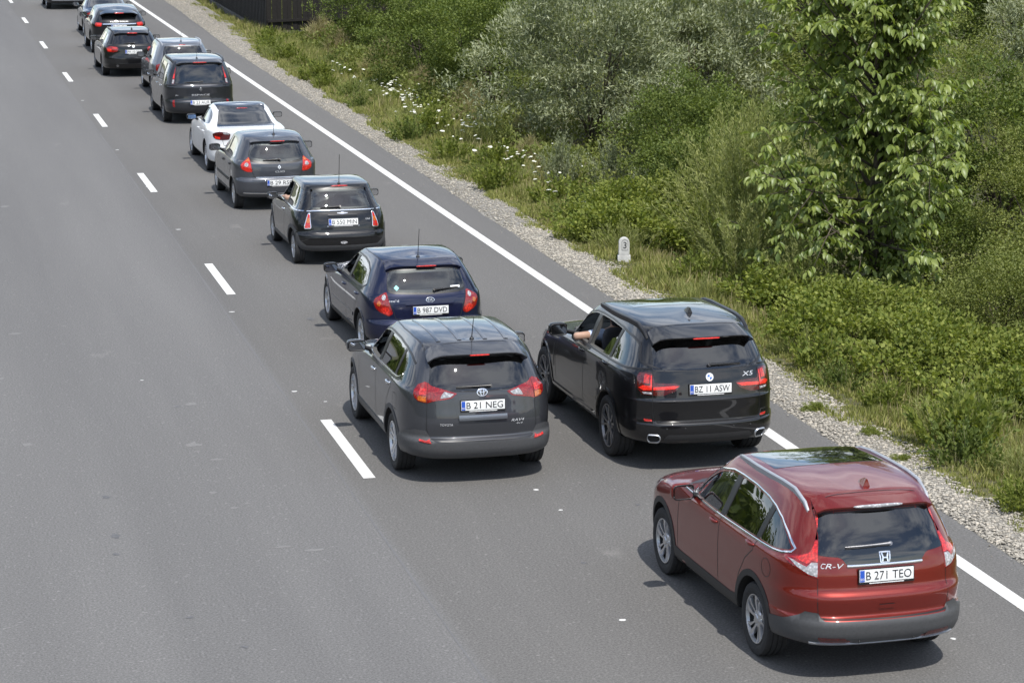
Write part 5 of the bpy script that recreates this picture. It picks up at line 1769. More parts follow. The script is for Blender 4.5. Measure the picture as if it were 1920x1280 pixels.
# ---------------------------------------------------------------- black estate
def build_estate():
    rows = green([
        (.24, .2, -.85, 3.32, .77), (.29, .24, -.98, 3.42, .87), (.44, .42, -1.02, 3.48, .905), (.57, .54, -1.02, 3.5, .908),
        (.61, .58, -1.005, 3.5, .908), (.74, .68, -.985, 3.47, .905), (.87, .78, -.975, 3.38, .893), (.95, .84, -.955, 3.15, .878), (.985, .92, -.935, 2.6, .862),
        (1.01, .975, -.91, 2.2, .845), (1.14, 1.12, -.79, 1.90, .77), (1.27, 1.27, -.66, 1.55, .70), (1.36, 1.36, -.57, 1.28, .63, dict(zb=.015)),
        (1.395, 1.395, -.5, 1.18, .58, dict(zb=.025)), (1.41, 1.415, -.4, 1.12, .45, dict(zb=.03)), (1.417, 1.422, -.25, 1.08, .2, dict(zb=.03)),
        (1.418, 1.423, -.15, 1.06, .012, dict(zb=.03))], 9)
    c = Car('black_estate', 'black estate car with roof rails and glowing left tail lamp, left of grey car', (7.17, 77.2, 0), 0.0, rows, 2.76, 'paint_black', wheel_r=.32, track=.775)
    c.belt, c.cowl = 1.01, 2.20
    wf = fillet([(1.78, 1.0), (1.52, 1.16), (1.30, 1.27), (1.10, 1.31), (.98, 1.315), (1.02, 1.01)], [.02, .15, .15, .1, .03, .02])
    wr = fillet([(.94, 1.01), (.90, 1.318), (.2, 1.31), (.15, 1.02)], .03)
    wq = fillet([(.06, 1.02), (.10, 1.305), (-.30, 1.27), (-.55, 1.10), (-.5, 1.03)], .03)
    rg = fillet(sym([(0, 1.31), (.52, 1.30), (.64, 1.02), (0, 1.01)]), [0, .04, .04, 0, .04, .04])
    c.finish_body(side_polys=[wf, wr, wq], rear_poly=inset_poly(rg, .05))
    c.windows([wf, wr, wq], ['glass_clear', 'glass_tint', 'glass_privacy'])
    rear_glass(c, rg, 'glass_privacy', frit=.03)
    lamps(c, fillet([(.44, .90), (.50, .94), (.75, .955), (.92, .94), (1.05, .89), (.98, .82), (.90, .785), (.62, .775), (.47, .80)], .02, 3),
          [(fillet([(.70, .88), (.95, .88), (.90, .80), (.70, .795)], .02), 'lens_lit'), ([(.47, .925), (.66, .945), (.66, .88), (.50, .87)], 'lens_bright')])
    gap_rear(c, [(.66, .98), (.65, .78), (.60, .66), (0, .645)])
    em = c.patch('emblem', ellipse2(.02, .945, .042, .042), c.rear(), 'badge_white', .005, .006, .02)
    ring_emblem(c, .02, .945, .036, .036, .012, c.rear(), 'black_trim', .003, em, 'emblem_ring')
    c.plate('PH 10 SAS', .79, .02)
    c.patch('bumper', sym([(0, .64), (.6, .65), (.9, .68), (1.2, .66), (1.42, .60), (1.42, .32), (1.0, .30), (0, .29)]), c.rear(), 'paint_black', .008, .02, .06)
    c.ribbon('bumper_crease', [(-.8, .42), (.8, .42)], .03, c.rear(), 'paint_black', .008, .06, None, .012)
    for sg in (-1,):
        l, n = c.rear(1)(-.48, .36)
        link('exhaust_pipe', mesh('exhaust_pipe', *tube('e', [l - n * .06, l + n * .02], .04, 12), True, 50), 'rim_dark', c.root)
    c.spoiler(.53, -.42, (-.68, 1.345), .03, curve=.07)
    link('brake_light', blob('brake_light', (.02, -.682, 1.34), (.16, .008, .012), .5, .4, 16, 6), 'lens_lit', c.root)
    c.wiper((.05, 1.035), (-.25, 1.035))
    c.rails([(.56, 1.15), (.58, 1.05), (.60, .6), (.595, .1), (.57, -.3), (.55, -.4)], 'black_trim', .04, .02)
    c.shark(.05, -.15, 'paint_black')
    gaps_side(c, [[(1.0, .38), (1.01, .75), (.98, 1.0)], [(.16, 1.02), (.18, .85), (.30, .70), (.40, .5)]])
    c.handle(1.14, .84, 'paint_black')
    c.handle(.30, .86, 'paint_black')
    c.mirrors(1.0, 1.60, 1.04, (.11, .07, .07), 'black_trim')
    c.wheel('vee', 'rim_dark', .225, .30, .4)
    c.cabin('seat_cloth')
    return c


# ---------------------------------------------------------------- low black SUV with deep spoiler
def build_coupe_suv():
    rows = green([
        (.34, .26, -.66, 3.35, .80), (.38, .30, -.78, 3.42, .90), (.50, .45, -.83, 3.48, .945), (.62, .58, -.83, 3.5, .95),
        (.66, .62, -.80, 3.5, .95), (.80, .76, -.80, 3.48, .95), (.98, .90, -.80, 3.3, .945), (1.06, 1.0, -.78, 2.8, .93), (1.12, 1.06, -.75, 2.40, .90),
        (1.22, 1.18, -.66, 2.1, .85), (1.32, 1.36, -.56, 1.75, .785), (1.40, 1.49, -.48, 1.45, .72), (1.44, 1.54, -.42, 1.32, .66, dict(zb=.02)),
        (1.46, 1.565, -.32, 1.25, .5, dict(zb=.03)), (1.47, 1.58, -.2, 1.2, .25, dict(zb=.03)), (1.472, 1.582, -.1, 1.18, .012, dict(zb=.03))], 8)
    c = Car('sporty_black_suv', 'black SUV with deep roof spoiler, shallow tail window and lit lamps', (7.52, 85.3, 0), 0.0, rows, 2.66, 'paint_black', wheel_r=.36, track=.81)
    c.belt, c.cowl = 1.12, 2.40
    wf = fillet([(1.9, 1.12), (1.6, 1.30), (1.3, 1.44), (1.0, 1.46), (1.02, 1.14)], .04)
    wr = fillet([(.92, 1.14), (.92, 1.455), (.2, 1.38), (-.30, 1.25), (-.2, 1.16)], .04)
    rg = fillet(sym([(0, 1.36), (.60, 1.35), (.68, 1.17), (0, 1.155)]), [0, .04, .04, 0, .04, .04])
    c.finish_body(side_polys=[wf, wr])
    c.windows([wf, wr], ['glass_tint', 'glass_privacy'])
    c.patch('rear_window', rg, c.rear(), 'roof_glass', .003, .004)
    lamps(c, fillet([(.58, 1.06), (.95, 1.07), (1.0, 1.0), (.92, .94), (.62, .94)], .03, 3), [(fillet([(.62, 1.04), (.84, 1.04), (.82, .96), (.64, .96)], .02), 'lens_lit')], base='lens_bright')
    c.ribbon('boot_strip', [(-.56, 1.02), (.56, 1.02)], .03, c.rear(), 'chrome', .003, .06, None, .01)
    c.text('RANGE ROVER', 0, 1.09, .035, .62, c.rear())
    c.plate('B 82 EV', .93, -.02)
    c.patch('bumper', sym([(0, .64), (.8, .66), (1.1, .62), (1.2, .5), (1.2, .36), (0, .36)]), c.rear(), 'plastic_dark', .008, .02, .06)
    c.spoiler(.64, -.35, (-.78, 1.40), .04, curve=.10)
    link('brake_light', blob('brake_light', (0, -.782, 1.39), (.16, .008, .014), .5, .4, 16, 6), 'lens_lit', c.root)
    gaps_side(c, [[(.97, .44), (.97, 1.12)], [(.0, 1.15), (.08, .95), (.30, .80), (.42, .6)]])
    both(c, 'wheel_arch_trim', arch_poly(0, .36, .425, .47), 'plastic_dark', .008)
    both(c, 'wheel_arch_trim', arch_poly(2.66, .36, .425, .47), 'plastic_dark', .008)
    c.handle(1.1, 1.0, 'paint_black')
    c.mirrors(1.04, 1.72, 1.20, (.12, .08, .09), 'black_trim')
    c.wheel('five', 'rim_silver', .235, .30, .3)
    return c


# ---------------------------------------------------------------- the half-hidden cars further up
def build_compact(name, label, loc, paintmat, rails=False, estate=True):
    if estate:
        rows = green([
            (.26, .22, -.70, 3.35, .76), (.31, .26, -.80, 3.45, .86), (.45, .42, -.84, 3.5, .895), (.60, .56, -.84, 3.52, .90),
            (.80, .72, -.82, 3.46, .90), (.95, .84, -.80, 3.2, .885), (1.03, .95, -.77, 2.4, .86), (1.20, 1.15, -.69, 2.05, .79),
            (1.40, 1.38, -.58, 1.65, .70), (1.50, 1.50, -.5, 1.35, .635, dict(zb=.02)), (1.54, 1.545, -.42, 1.22, .57, dict(zb=.03)), (1.56, 1.565, -.3, 1.12, .4, dict(zb=.03)),
            (1.57, 1.575, -.1, 1.1, .012, dict(zb=.03))], 6)
    else:
        rows = green([
            (.24, .2, -.85, 3.32, .77), (.29, .24, -.98, 3.42, .86), (.44, .42, -1.02, 3.48, .89), (.60, .56, -1.02, 3.5, .895),
            (.80, .72, -1.0, 3.42, .89), (.95, .84, -.98, 3.15, .875), (1.0, .95, -.65, 2.4, .85), (1.03, .985, -.35, 2.2, .83), (1.18, 1.16, .02, 1.85, .745), (1.32, 1.33, .32, 1.4, .65),
            (1.39, 1.40, .5, 1.2, .56, dict(zb=.02)), (1.42, 1.43, .62, 1.12, .4, dict(zb=.02)), (1.425, 1.435, .7, 1.1, .012, dict(zb=.02))], 6, nr=4.5, mr=2.6)
    c = Car(name, label, loc, 0.0, rows, 2.65, paintmat, wheel_r=.315, track=.765, N=12, sub=3)
    c.belt, c.cowl = 1.03, 2.4 if estate else 2.2
    top = 1.45 if estate else 1.33
    wf = fillet([(1.85, 1.06), (1.55, top - .15), (1.3, top - .03), (1.0, top), (1.02, 1.07)], .04)
    wr = fillet([(.94, 1.07), (.92, top), (.35, top - .02), (.2, top - .2), (.15, 1.08)] if not estate else [(.94, 1.07), (.92, top), (.0, top - .02), (-.38, 1.12), (-.3, 1.08)], .04)
    rg = fillet(sym([(0, 1.45), (.50, 1.435), (.64, 1.08), (0, 1.06)]), [0, .05, .05, 0, .05, .05])
    c.finish_body(side_polys=[wf, wr], rear_poly=inset_poly(rg, .05) if estate else None)
    c.windows([wf, wr], ['glass_clear', 'glass_tint'])
    if estate:
        rear_glass(c, rg, 'glass_tint', frit=.04)
        c.patch('windshield', fillet([(-.60, 1.47), (-.76, 1.08), (.76, 1.08), (.60, 1.47)], .06), c.front(), 'glass_clear', .003, .004, .1)
    else:
        c.patch('rear_window', fillet([(-.50, .40), (-.66, -.28), (0, -.36), (.66, -.28), (.50, .40)], .05), c.top(), 'glass_tint', .003, .004, .08)
    zz = .98 if estate else .93
    lamps(c, fillet([(.56, zz), (.74, zz), (.95, zz - .04), (.92, zz - .2), (.58, zz - .2)], .03), [(fillet([(.60, zz - .02), (.80, zz - .03), (.78, zz - .10), (.60, zz - .1)], .02), 'lens_bright')])
    gap_rear(c, [(.60, zz - .22), (.58, .64), (0, .62)])
    c.patch('bumper', sym([(0, .60), (.8, .61), (1.1, .58), (1.2, .5), (1.2, .34), (0, .32)]), c.rear(), paintmat, .010, .02, .08)
    c.ribbon('bumper_strip', [(-.7, .40), (.7, .40)], .03, c.rear(), 'rail_silver', .011, .08, None, .008)
    if rails:
        c.rails([(.56, 1.1), (.58, 1.0), (.60, .5), (.59, 0), (.56, -.3), (.55, -.38)], 'rail_silver', .04, .02)
    if estate:
        link('brake_light', blob('brake_light', (0, -.50, 1.49), (.10, .02, .012), .5, .4, 12, 6), 'lens_bright', c.root)
        c.rod(0, -.2, .25, -.2)
    gaps_side(c, [[(.98, .40), (.98, 1.04)], [(2.05, .40), (2.02, .95)]])
    c.mirrors(.99, 1.65, 1.07, (.11, .07, .075), 'black_trim')
    c.wheel('five', 'rim_silver', .205, .33, .3)
    if estate:
        c.cabin('seat_grey', rear=False)
    return c


# ================================================================== ground, road, verge
rng = np.random.default_rng(7)
random.seed(7)


def mat_asphalt():
    m, n, l, b = nodes_of('asphalt')
    tc = n.new('ShaderNodeTexCoord')
    fine = noise(n, l, 42, 6, 0.78)
    v = n.new('ShaderNodeTexVoronoi')
    v.inputs['Scale'].default_value = 38
    l.new(tc.outputs['Object'], v.inputs['Vector'])
    big = noise(n, l, 0.35, 5, 0.6, vec_scale=(1.6, 0.10, 1.0))
    scuff = noise(n, l, 0.9, 6, 0.68, vec_scale=(1.0, 0.45, 1.0))
    c0 = ramp(n, l, fine.outputs['Fac'], [(0.34, (0.068, 0.067, 0.066)), (0.52, (0.129, 0.127, 0.125)), (0.70, (0.209, 0.206, 0.202))])
    sp = ramp(n, l, v.outputs['Color'], [(0.86, (0, 0, 0)), (0.97, (1, 1, 1))])
    c1 = mixc(n, l, sp.outputs['Color'], c0.outputs['Color'], (0.34, 0.335, 0.325))
    c1 = mixc(n, l, 0.28, c0.outputs['Color'], c1)
    bg_ = ramp(n, l, big.outputs['Fac'], [(0.3, (0.88, 0.88, 0.885)), (0.7, (1.10, 1.10, 1.095))])
    c2 = mixc(n, l, 1.0, c1, bg_.outputs['Color'], 'MULTIPLY')
    sc = ramp(n, l, scuff.outputs['Fac'], [(0.64, (0, 0, 0)), (0.78, (0.45, 0.45, 0.45))])
    c3 = mixc(n, l, sc.outputs['Color'], c2, (0.30, 0.29, 0.28))
    # the two paved widths: the far lane was laid from another batch
    sx = n.new('ShaderNodeSeparateXYZ')
    l.new(tc.outputs['Object'], sx.inputs[0])
    mr = n.new('ShaderNodeMapRange')
    mr.inputs['From Min'].default_value = 4.86
    mr.inputs['From Max'].default_value = 4.98
    l.new(sx.outputs['X'], mr.inputs['Value'])
    c4 = mixc(n, l, mr.outputs[0], c3, (0.905, 0.895, 0.875), 'MULTIPLY')
    l.new(c4, b.inputs['Base Color'])
    b.inputs['Roughness'].default_value = 0.88
    b.inputs['Specular IOR Level'].default_value = 0.35
    bump(n, l, b, fine.outputs['Fac'], 0.25, 0.006)
    MATS['asphalt'] = m


def mat_ground(name, a, b_, c_, scale=0.8):
    m, n, l, b = nodes_of(name)
    t = noise(n, l, scale, 8, 0.65)
    r = ramp(n, l, t.outputs['Fac'], [(0.3, a), (0.5, b_), (0.7, c_)])
    l.new(r.outputs['Color'], b.inputs['Base Color'])
    b.inputs['Roughness'].default_value = 0.95
    t2 = noise(n, l, 30, 6, 0.7)
    bump(n, l, b, t2.outputs['Fac'], 0.6, 0.03)
    MATS[name] = m


def mat_leaf(name, dark, light, trans=0.35, gloss=0.08, grough=0.35):
    """leaf: two-tone by leaf and by patch of the plant, light shining through"""
    m = bpy.data.materials.new(name)
    m.use_nodes = True
    n, l = m.node_tree.nodes, m.node_tree.links
    n.remove(n['Principled BSDF'])
    at = n.new('ShaderNodeAttribute')
    at.attribute_name = 'tint'
    c = mixc(n, l, at.outputs['Fac'], dark, light)
    t = noise(n, l, 1.6, 3)
    r = ramp(n, l, t.outputs['Fac'], [(0.3, (0.78, 0.80, 0.72)), (0.7, (1.18, 1.14, 1.05))])
    c = mixc(n, l, 1.0, c, r.outputs['Color'], 'MULTIPLY')
    df = n.new('ShaderNodeBsdfDiffuse')
    tl = n.new('ShaderNodeBsdfTranslucent')
    gl = n.new('ShaderNodeBsdfGlossy')
    gl.inputs['Roughness'].default_value = grough
    gl.inputs['Color'].default_value = (0.8, 0.85, 0.8, 1)
    l.new(c, df.inputs['Color'])
    tc = mixc(n, l, 1.0, c, (1.25, 1.3, 0.55), 'MULTIPLY')
    l.new(tc, tl.inputs['Color'])
    m1 = n.new('ShaderNodeMixShader')
    m1.inputs['Fac'].default_value = trans
    l.new(df.outputs[0], m1.inputs[1])
    l.new(tl.outputs[0], m1.inputs[2])
    m2 = n.new('ShaderNodeMixShader')
    m2.inputs['Fac'].default_value = gloss
    l.new(m1.outputs[0], m2.inputs[1])
    l.new(gl.outputs[0], m2.inputs[2])
    l.new(m2.outputs[0], n['Material Output'].inputs['Surface'])
    MATS[name] = m


mat_asphalt()
mat_ground('soil', (0.045, 0.050, 0.020), (0.075, 0.075, 0.030), (0.11, 0.10, 0.050))
mat_ground('gravel_bed', (0.14, 0.134, 0.115), (0.21, 0.20, 0.178), (0.28, 0.268, 0.24), 9)
simple('road_paint', (0.58, 0.58, 0.565), 0.7, var=0.16, scale=25, bumpy=0.2)
simple('stone_grey', (0.33, 0.32, 0.295), 0.9, var=0.45, scale=3.0)
simple('tar', (0.115, 0.115, 0.117), 0.85)
simple('concrete', (0.50, 0.50, 0.485), 0.9, var=0.22, scale=9, bumpy=0.4)
simple('fence_wood', (0.008, 0.0065, 0.0055), 0.9, var=0.4, scale=7, bumpy=0.3)
simple('stone_dark', (0.06, 0.057, 0.052), 0.9, var=.3, scale=6)
simple('bark', (0.07, 0.055, 0.04), 0.9, var=0.4, scale=12, bumpy=0.6)
simple('twig_pale', (0.17, 0.17, 0.08), 0.85, var=0.3, scale=12)
simple('flower_white', (0.62, 0.63, 0.54), 0.8, var=0.1)
mat_leaf('leaf_walnut', (0.100, 0.150, 0.034), (0.270, 0.325, 0.092), 0.40, 0.03, 0.4)
mat_leaf('leaf_willow', (0.125, 0.150, 0.085), (0.345, 0.375, 0.255), 0.25, 0.03, 0.45)
mat_leaf('leaf_shoot', (0.140, 0.170, 0.055), (0.350, 0.370, 0.165), 0.35, 0.01, 0.5)
mat_leaf('leaf_dark', (0.062, 0.096, 0.026), (0.180, 0.220, 0.068), 0.32, 0.01, 0.5)
mat_leaf('leaf_thorn', (0.090, 0.118, 0.032), (0.230, 0.255, 0.088), 0.32, 0.01, 0.5)
mat_leaf('leaf_bramble', (0.088, 0.126, 0.028), (0.260, 0.290, 0.078), 0.35, 0.008, 0.5)
mat_leaf('leaf_silver', (0.15, 0.175, 0.11), (0.31, 0.34, 0.225), 0.25, 0.02, 0.5)
mat_leaf('grass', (0.140, 0.172, 0.045), (0.390, 0.385, 0.165), 0.32, 0.01, 0.5)
mat_leaf('grass_dry', (0.24, 0.21, 0.12), (0.42, 0.37, 0.23), 0.3, 0.01, 0.5)


# one ground sheet to the horizon, dropping a little behind the gravel
xs = [-900, -120, -40, -9, 11.0, 11.6, 12.3, 13.0, 14.0, 16, 20, 30, 60, 140, 900]
zs = [-.35, -.35, -.3, -.04, -.04, -.035, -.02, -.10, -.28, -.40, -.45, -.45, -.4, -.4, -.4]
ys = [-300, -50, 0, 15, 25, 35, 45, 60, 80, 110, 160, 300, 1500]
V = [(x, y, z) for y in ys for x, z in zip(xs, zs)]
F = [(j * len(xs) + i, j * len(xs) + i + 1, (j + 1) * len(xs) + i + 1, (j + 1) * len(xs) + i) for j in range(len(ys) - 1) for i in range(len(xs) - 1)]
tag(link('ground', mesh('ground', V, F, True), 'soil'), 'dark soil of the verge under the roadside plants', kind='structure')

# carriageway with a slightly ragged right edge
yy = np.concatenate([np.arange(-40, 15, 5.0), np.arange(15, 125, 0.35), np.arange(126, 400, 8.0)])
jit = np.cumsum(rng.normal(0, 0.012, len(yy)))
jit = jit - np.convolve(jit, np.ones(25) / 25, 'same') + rng.normal(0, 0.008, len(yy))
ASPH = ([-40, 20, 40, 60, 86, 105, 130, 400], [11.15, 11.15, 11.2, 11.34, 11.48, 11.9, 12.2, 12.2])
GOUT = ([-40, 20, 24, 28, 32, 40, 47, 53, 68, 82, 98, 130, 400], [11.74, 11.74, 11.76, 11.88, 12.0, 11.98, 12.08, 11.95, 12.15, 12.15, 12.85, 13.4, 13.4])
xe = np.interp(yy, *ASPH) + jit
V, F = [], []
cols = [-9.0, -3.0, 2.0, 7.0]
for y, e in zip(yy, xe):
    V += [(x, y, 0.0) for x in cols] + [(e - .12, y, 0.0), (e, y, -0.012), (e + .03, y, -0.05)]
m_ = 7
for j in range(len(yy) - 1):
    for i in range(m_ - 1):
        F.append((j * m_ + i, j * m_ + i + 1, (j + 1) * m_ + i + 1, (j + 1) * m_ + i))
road = tag(link('road', mesh('road', V, F, False), 'asphalt'), 'grey asphalt carriageway with white edge line and dashes', kind='structure')


def sheet(name, poly, z, mat, parent):
    return link(name, mesh(name, [(x, y, z) for x, y in poly], [tuple(range(len(poly)))], False), mat, parent)


# edge line and lane dashes
sheet('edge_line', [(10.425, -40), (10.595, -40), (10.605, 112), (10.75, 400), (10.55, 400), (10.43, 112)], .004, 'road_paint', road)
for k in range(-2, 12):
    y0 = 27.28 + 12 * k
    sheet('lane_dash', [(5.105, y0), (5.25, y0), (5.25, y0 + 3.0), (5.105, y0 + 3.0)], .004, 'road_paint', road)
# longitudinal paving joint
V, F = [], []
jx = 4.90 + np.cumsum(rng.normal(0, .006, 140)) * .4 + np.linspace(-.05, .12, 140)
for i in range(140):
    y = 10 + i * 0.8
    w = .006 + .012 * rng.random()
    V += [(jx[i] - w, y, .002), (jx[i] + w, y, .002)]
for i in range(139):
    F.append((2 * i, 2 * i + 1, 2 * i + 3, 2 * i + 2))
link('paving_joint', mesh('paving_joint', V, F, False), 'tar', road)
# dabs of setting-out paint and bits of litter on the asphalt
for (x, y, w, d) in [(4.99, 37.8, .10, .05), (5.05, 32.0, .08, .05), (6.55, 21.5, .07, .05), (5.10, 46.2, .10, .06), (5.05, 58.5, .09, .07), (5.12, 52.1, .09, .06), (5.1, 69.8, .09, .08), (9.5, 20.6, .06, .04), (9.42, 20.2, .05, .05),
                     (8.35, 34.2, .05, .05), (8.9, 38.1, .06, .05), (8.2, 36.6, .04, .04), (8.7, 35.4, .05, .04), (5.35, 31.3, .05, .03), (6.95, 26.3, .06, .05), (3.1, 33.2, .05, .03), (7.0, 25.4, .05, .04)]:
    n_ = 9
    ph = rng.random() * 6
    w, d = w * .62, d * .62
    poly = [(x + w * (.7 + .3 * rng.random()) * math.cos(ph + 2 * PI * k / n_), y + d * (.7 + .5 * rng.random()) * math.sin(ph + 2 * PI * k / n_)) for k in range(n_)]
    poly.sort(key=lambda p: math.atan2(p[1] - y, p[0] - x))
    sheet('paint_dab', poly, .003, 'road_paint', road)

simple('oil', (0.092, 0.092, 0.095), 0.7, var=.3, scale=20)
simple('scuff', (0.158, 0.156, 0.153), 0.9, var=.16, scale=30)


def ragged(name, x, y, w, d, mat, n_=13):
    poly = [(x + w * rng.uniform(.35, 1.0) * math.cos(2 * PI * k / n_), y + d * rng.uniform(.35, 1.0) * math.sin(2 * PI * k / n_)) for k in range(n_)]
    sheet(name, poly, .0025, mat, road)


for (x, y, w, d) in [(2.05, 25.6, .10, .12), (2.0, 24.9, .05, .06), (2.1, 27.2, .06, .10), (2.5, 22.6, .05, .06), (2.9, 21.6, .05, .08), (7.9, 24.2, .06, .08), (6.7, 23.4, .04, .06), (6.1, 36.9, .08, .20), (6.6, 52.0, .10, .25), (7.9, 25.4, .04, .05), (3.4, 31.5, .05, .06)]:
    ragged('oil_stain', x, y, w, d, 'oil')
for (x, y, w, d) in [(4.05, 24.55, .22, .06), (3.75, 24.75, .14, .05), (3.45, 26.4, .08, .05), (3.62, 26.55, .05, .04), (3.3, 27.1, .07, .07), (3.55, 28.6, .12, .06), (3.35, 29.4, .12, .18), (3.6, 31.6, .10, .12), (1.35, 29.9, .08, .12), (1.2, 33.8, .07, .10), (1.55, 36.9, .14, .08), (2.0, 50.0, .12, .15)]:
    ragged('scuff_mark', x, y, w, d, 'scuff')

# gravel shoulder: bed and loose stones
gx = np.interp(yy, *GOUT) - .1
V, F = [], []
for y, e in zip(yy, gx):
    V += [(11.0, y, -.05), (11.45, y, -.016), (e, y, -.012), (e + .45, y, -.06)]
for j in range(len(yy) - 1):
    for i in range(3):
        F.append((j * 4 + i, j * 4 + i + 1, (j + 1) * 4 + i + 1, (j + 1) * 4 + i))
tag(link('gravel_path', mesh('gravel_path', V, F, True), 'gravel_bed'), 'pale gravel shoulder between the asphalt and the grass', kind='structure')


def stones(n, y0, y1, rmin, rmax, name, ico):
    ph = (1 + 5 ** .5) / 2
    if ico:
        T = np.array([(-1, ph, 0), (1, ph, 0), (-1, -ph, 0), (1, -ph, 0), (0, -1, ph), (0, 1, ph), (0, -1, -ph), (0, 1, -ph), (ph, 0, -1), (ph, 0, 1), (-ph, 0, -1), (-ph, 0, 1)]) / 1.9
        TF = np.array([(0, 11, 5), (0, 5, 1), (0, 1, 7), (0, 7, 10), (0, 10, 11), (1, 5, 9), (5, 11, 4), (11, 10, 2), (10, 7, 6), (7, 1, 8), (3, 9, 4), (3, 4, 2), (3, 2, 6), (3, 6, 8), (3, 8, 9), (4, 9, 5), (2, 4, 11), (6, 2, 10), (8, 6, 7), (9, 8, 1)])
    else:
        T = np.array([(1, 0, 0), (0, 1, 0), (-1, 0, 0), (0, -1, 0), (0, 0, 1), (0, 0, -1)], float)
        TF = np.array([(0, 1, 4), (1, 2, 4), (2, 3, 4), (3, 0, 4), (1, 0, 5), (2, 1, 5), (3, 2, 5), (0, 3, 5)])
    y = rng.uniform(y0, y1, n)
    u = rng.beta(1.25, 1.35, n)
    wob = .10 * np.sin(y * 1.9) + .07 * np.sin(y * 4.7 + 1) + .05 * np.sin(y * 11.3)
    x0 = np.interp(y, *ASPH) - .02
    x1 = np.interp(y, *GOUT) + .12 + wob * .8
    x = x0 + (x1 - x0) * u
    stray = rng.random(n) < .025
    x = np.where(stray, x - rng.exponential(.25, n), x)
    r = rmin + (rmax - rmin) * rng.beta(1.0, 3.2, n)
    r = np.where(stray, r * .45, r)
    sc = r[:, None] * np.stack([rng.uniform(.8, 1.4, n), rng.uniform(.8, 1.3, n), rng.uniform(.35, .7, n)], 1)
    P = T[None] * (1 + rng.uniform(-.22, .22, (n, len(T), 1))) * sc[:, None, :]
    a = rng.uniform(0, 6.28, n)
    ca, sa = np.cos(a)[:, None], np.sin(a)[:, None]
    P = np.stack([P[..., 0] * ca - P[..., 1] * sa, P[..., 0] * sa + P[..., 1] * ca, P[..., 2]], -1)
    zb = np.where(stray, 0.004, -.012) + r * .18
    P += np.stack([x, y, zb], 1)[:, None, :]
    me = mesh_np(name, P.reshape(-1, 3), (TF[None] + (np.arange(n) * len(T))[:, None, None]).reshape(-1, 3), 3)
    at = me.attributes.new('tint', 'FLOAT', 'FACE')
    at.data.foreach_set('value', np.repeat(rng.random(n).astype(np.float32), len(TF)))
    return me


def mat_stone():
    m, n, l, b = nodes_of('gravel_stone')
    at = n.new('ShaderNodeAttribute')
    at.attribute_name = 'tint'
    r = ramp(n, l, at.outputs['Fac'], [(0.0, (0.20, 0.183, 0.152)), (0.35, (0.30, 0.278, 0.236)), (0.75, (0.38, 0.355, 0.305)), (1.0, (0.49, 0.44, 0.36))])
    t = noise(n, l, 40, 4)
    r2 = ramp(n, l, t.outputs['Fac'], [(0.3, (0.85, 0.85, 0.85)), (0.7, (1.1, 1.1, 1.1))])
    l.new(mixc(n, l, 1.0, r.outputs['Color'], r2.outputs['Color'], 'MULTIPLY'), b.inputs['Base Color'])
    b.inputs['Roughness'].default_value = 0.9
    MATS['gravel_stone'] = m


mat_stone()
g1 = stones(32000, 17, 45, .005, .034, 'gravel', True)
tag(link('gravel', g1, 'gravel_stone'), 'loose pale gravel stones along the near shoulder', kind='stuff')
g2 = stones(26000, 45, 120, .010, .042, 'far_gravel', False)
tag(link('far_gravel', g2, 'gravel_stone'), 'loose pale gravel stones along the far shoulder', kind='stuff')

# ================================================================== plants


def leaves_mesh(name, P, D, U, L, W, fold=0.25, droop=0.0):
    """folded two-triangle leaves: base P, axis D, up U, length L, half width W"""
    n = len(P)
    D = D / np.maximum(np.linalg.norm(D, axis=1, keepdims=True), 1e-6)
    S_ = np.cross(D, U)
    S_ /= np.maximum(np.linalg.norm(S_, axis=1, keepdims=True), 1e-6)
    Nn = np.cross(S_, D)
    tip = P + D * L[:, None]
    mid = P + D * (L * .48)[:, None]
    a = mid + S_ * W[:, None] + Nn * (W * fold)[:, None]
    b = mid - S_ * W[:, None] + Nn * (W * fold)[:, None]
    V = np.stack([P, a, tip, b], 1).reshape(-1, 3)
    i = np.arange(n)[:, None] * 4
    F = np.concatenate([i + np.array([0, 1, 2]), i + np.array([0, 2, 3])], 1).reshape(-1, 3)
    me = mesh_np(name, V, F, 3)
    t = np.clip(rng.normal(.5, .28, n), 0, 1).astype(np.float32)
    at = me.attributes.new('tint', 'FLOAT', 'FACE')
    at.data.foreach_set('value', np.repeat(t, 2))
    return me


def unit(n):
    v = rng.normal(size=(n, 3))
    return v / np.linalg.norm(v, axis=1, keepdims=True)


def clump_crown(name, rx, ry, h, nclump, per, L, W, rc=.35, up=.3, base=.12, lump=.28):
    """uneven crown: leaf clumps gathered towards the skin of a lumpy dome, with gaps between"""
    d = unit(nclump * 3)
    d = d[d[:, 2] > -.8][:nclump]
    nc = len(d)
    k = np.array([rng.uniform(0, 6.28, 3) for _ in range(3)])
    bump_ = 1 + lump * (np.sin(d[:, 0] * 4.1 + k[0, 0]) * np.sin(d[:, 1] * 3.7 + k[0, 1]) + .7 * np.sin(d[:, 2] * 5.3 + d[:, 0] * 3 + k[1, 0]))
    rad = bump_ * (rng.power(3.2, nc) * .75 + .27)
    c = d * rad[:, None] * np.array([rx, ry, h * .52])
    c[:, 2] += h * .48
    c[:, 2] = np.maximum(c[:, 2], base * rng.uniform(.5, 2, nc))
    idx = np.repeat(np.arange(nc), per)
    n = len(idx)
    o = unit(n) * (rng.power(2, n) * rc)[:, None]
    o[:, 2] *= .7
    P = c[idx] + o
    P[:, 2] = np.maximum(P[:, 2], .03)
    D = d[idx] * .5 + unit(n) * .75 + np.array([0, 0, up])
    U = np.tile([0, 0, 1.0], (n, 1)) + unit(n) * .5
    return leaves_mesh(name, P, D, U, L * rng.uniform(.6, 1.25, n), W * rng.uniform(.7, 1.2, n))


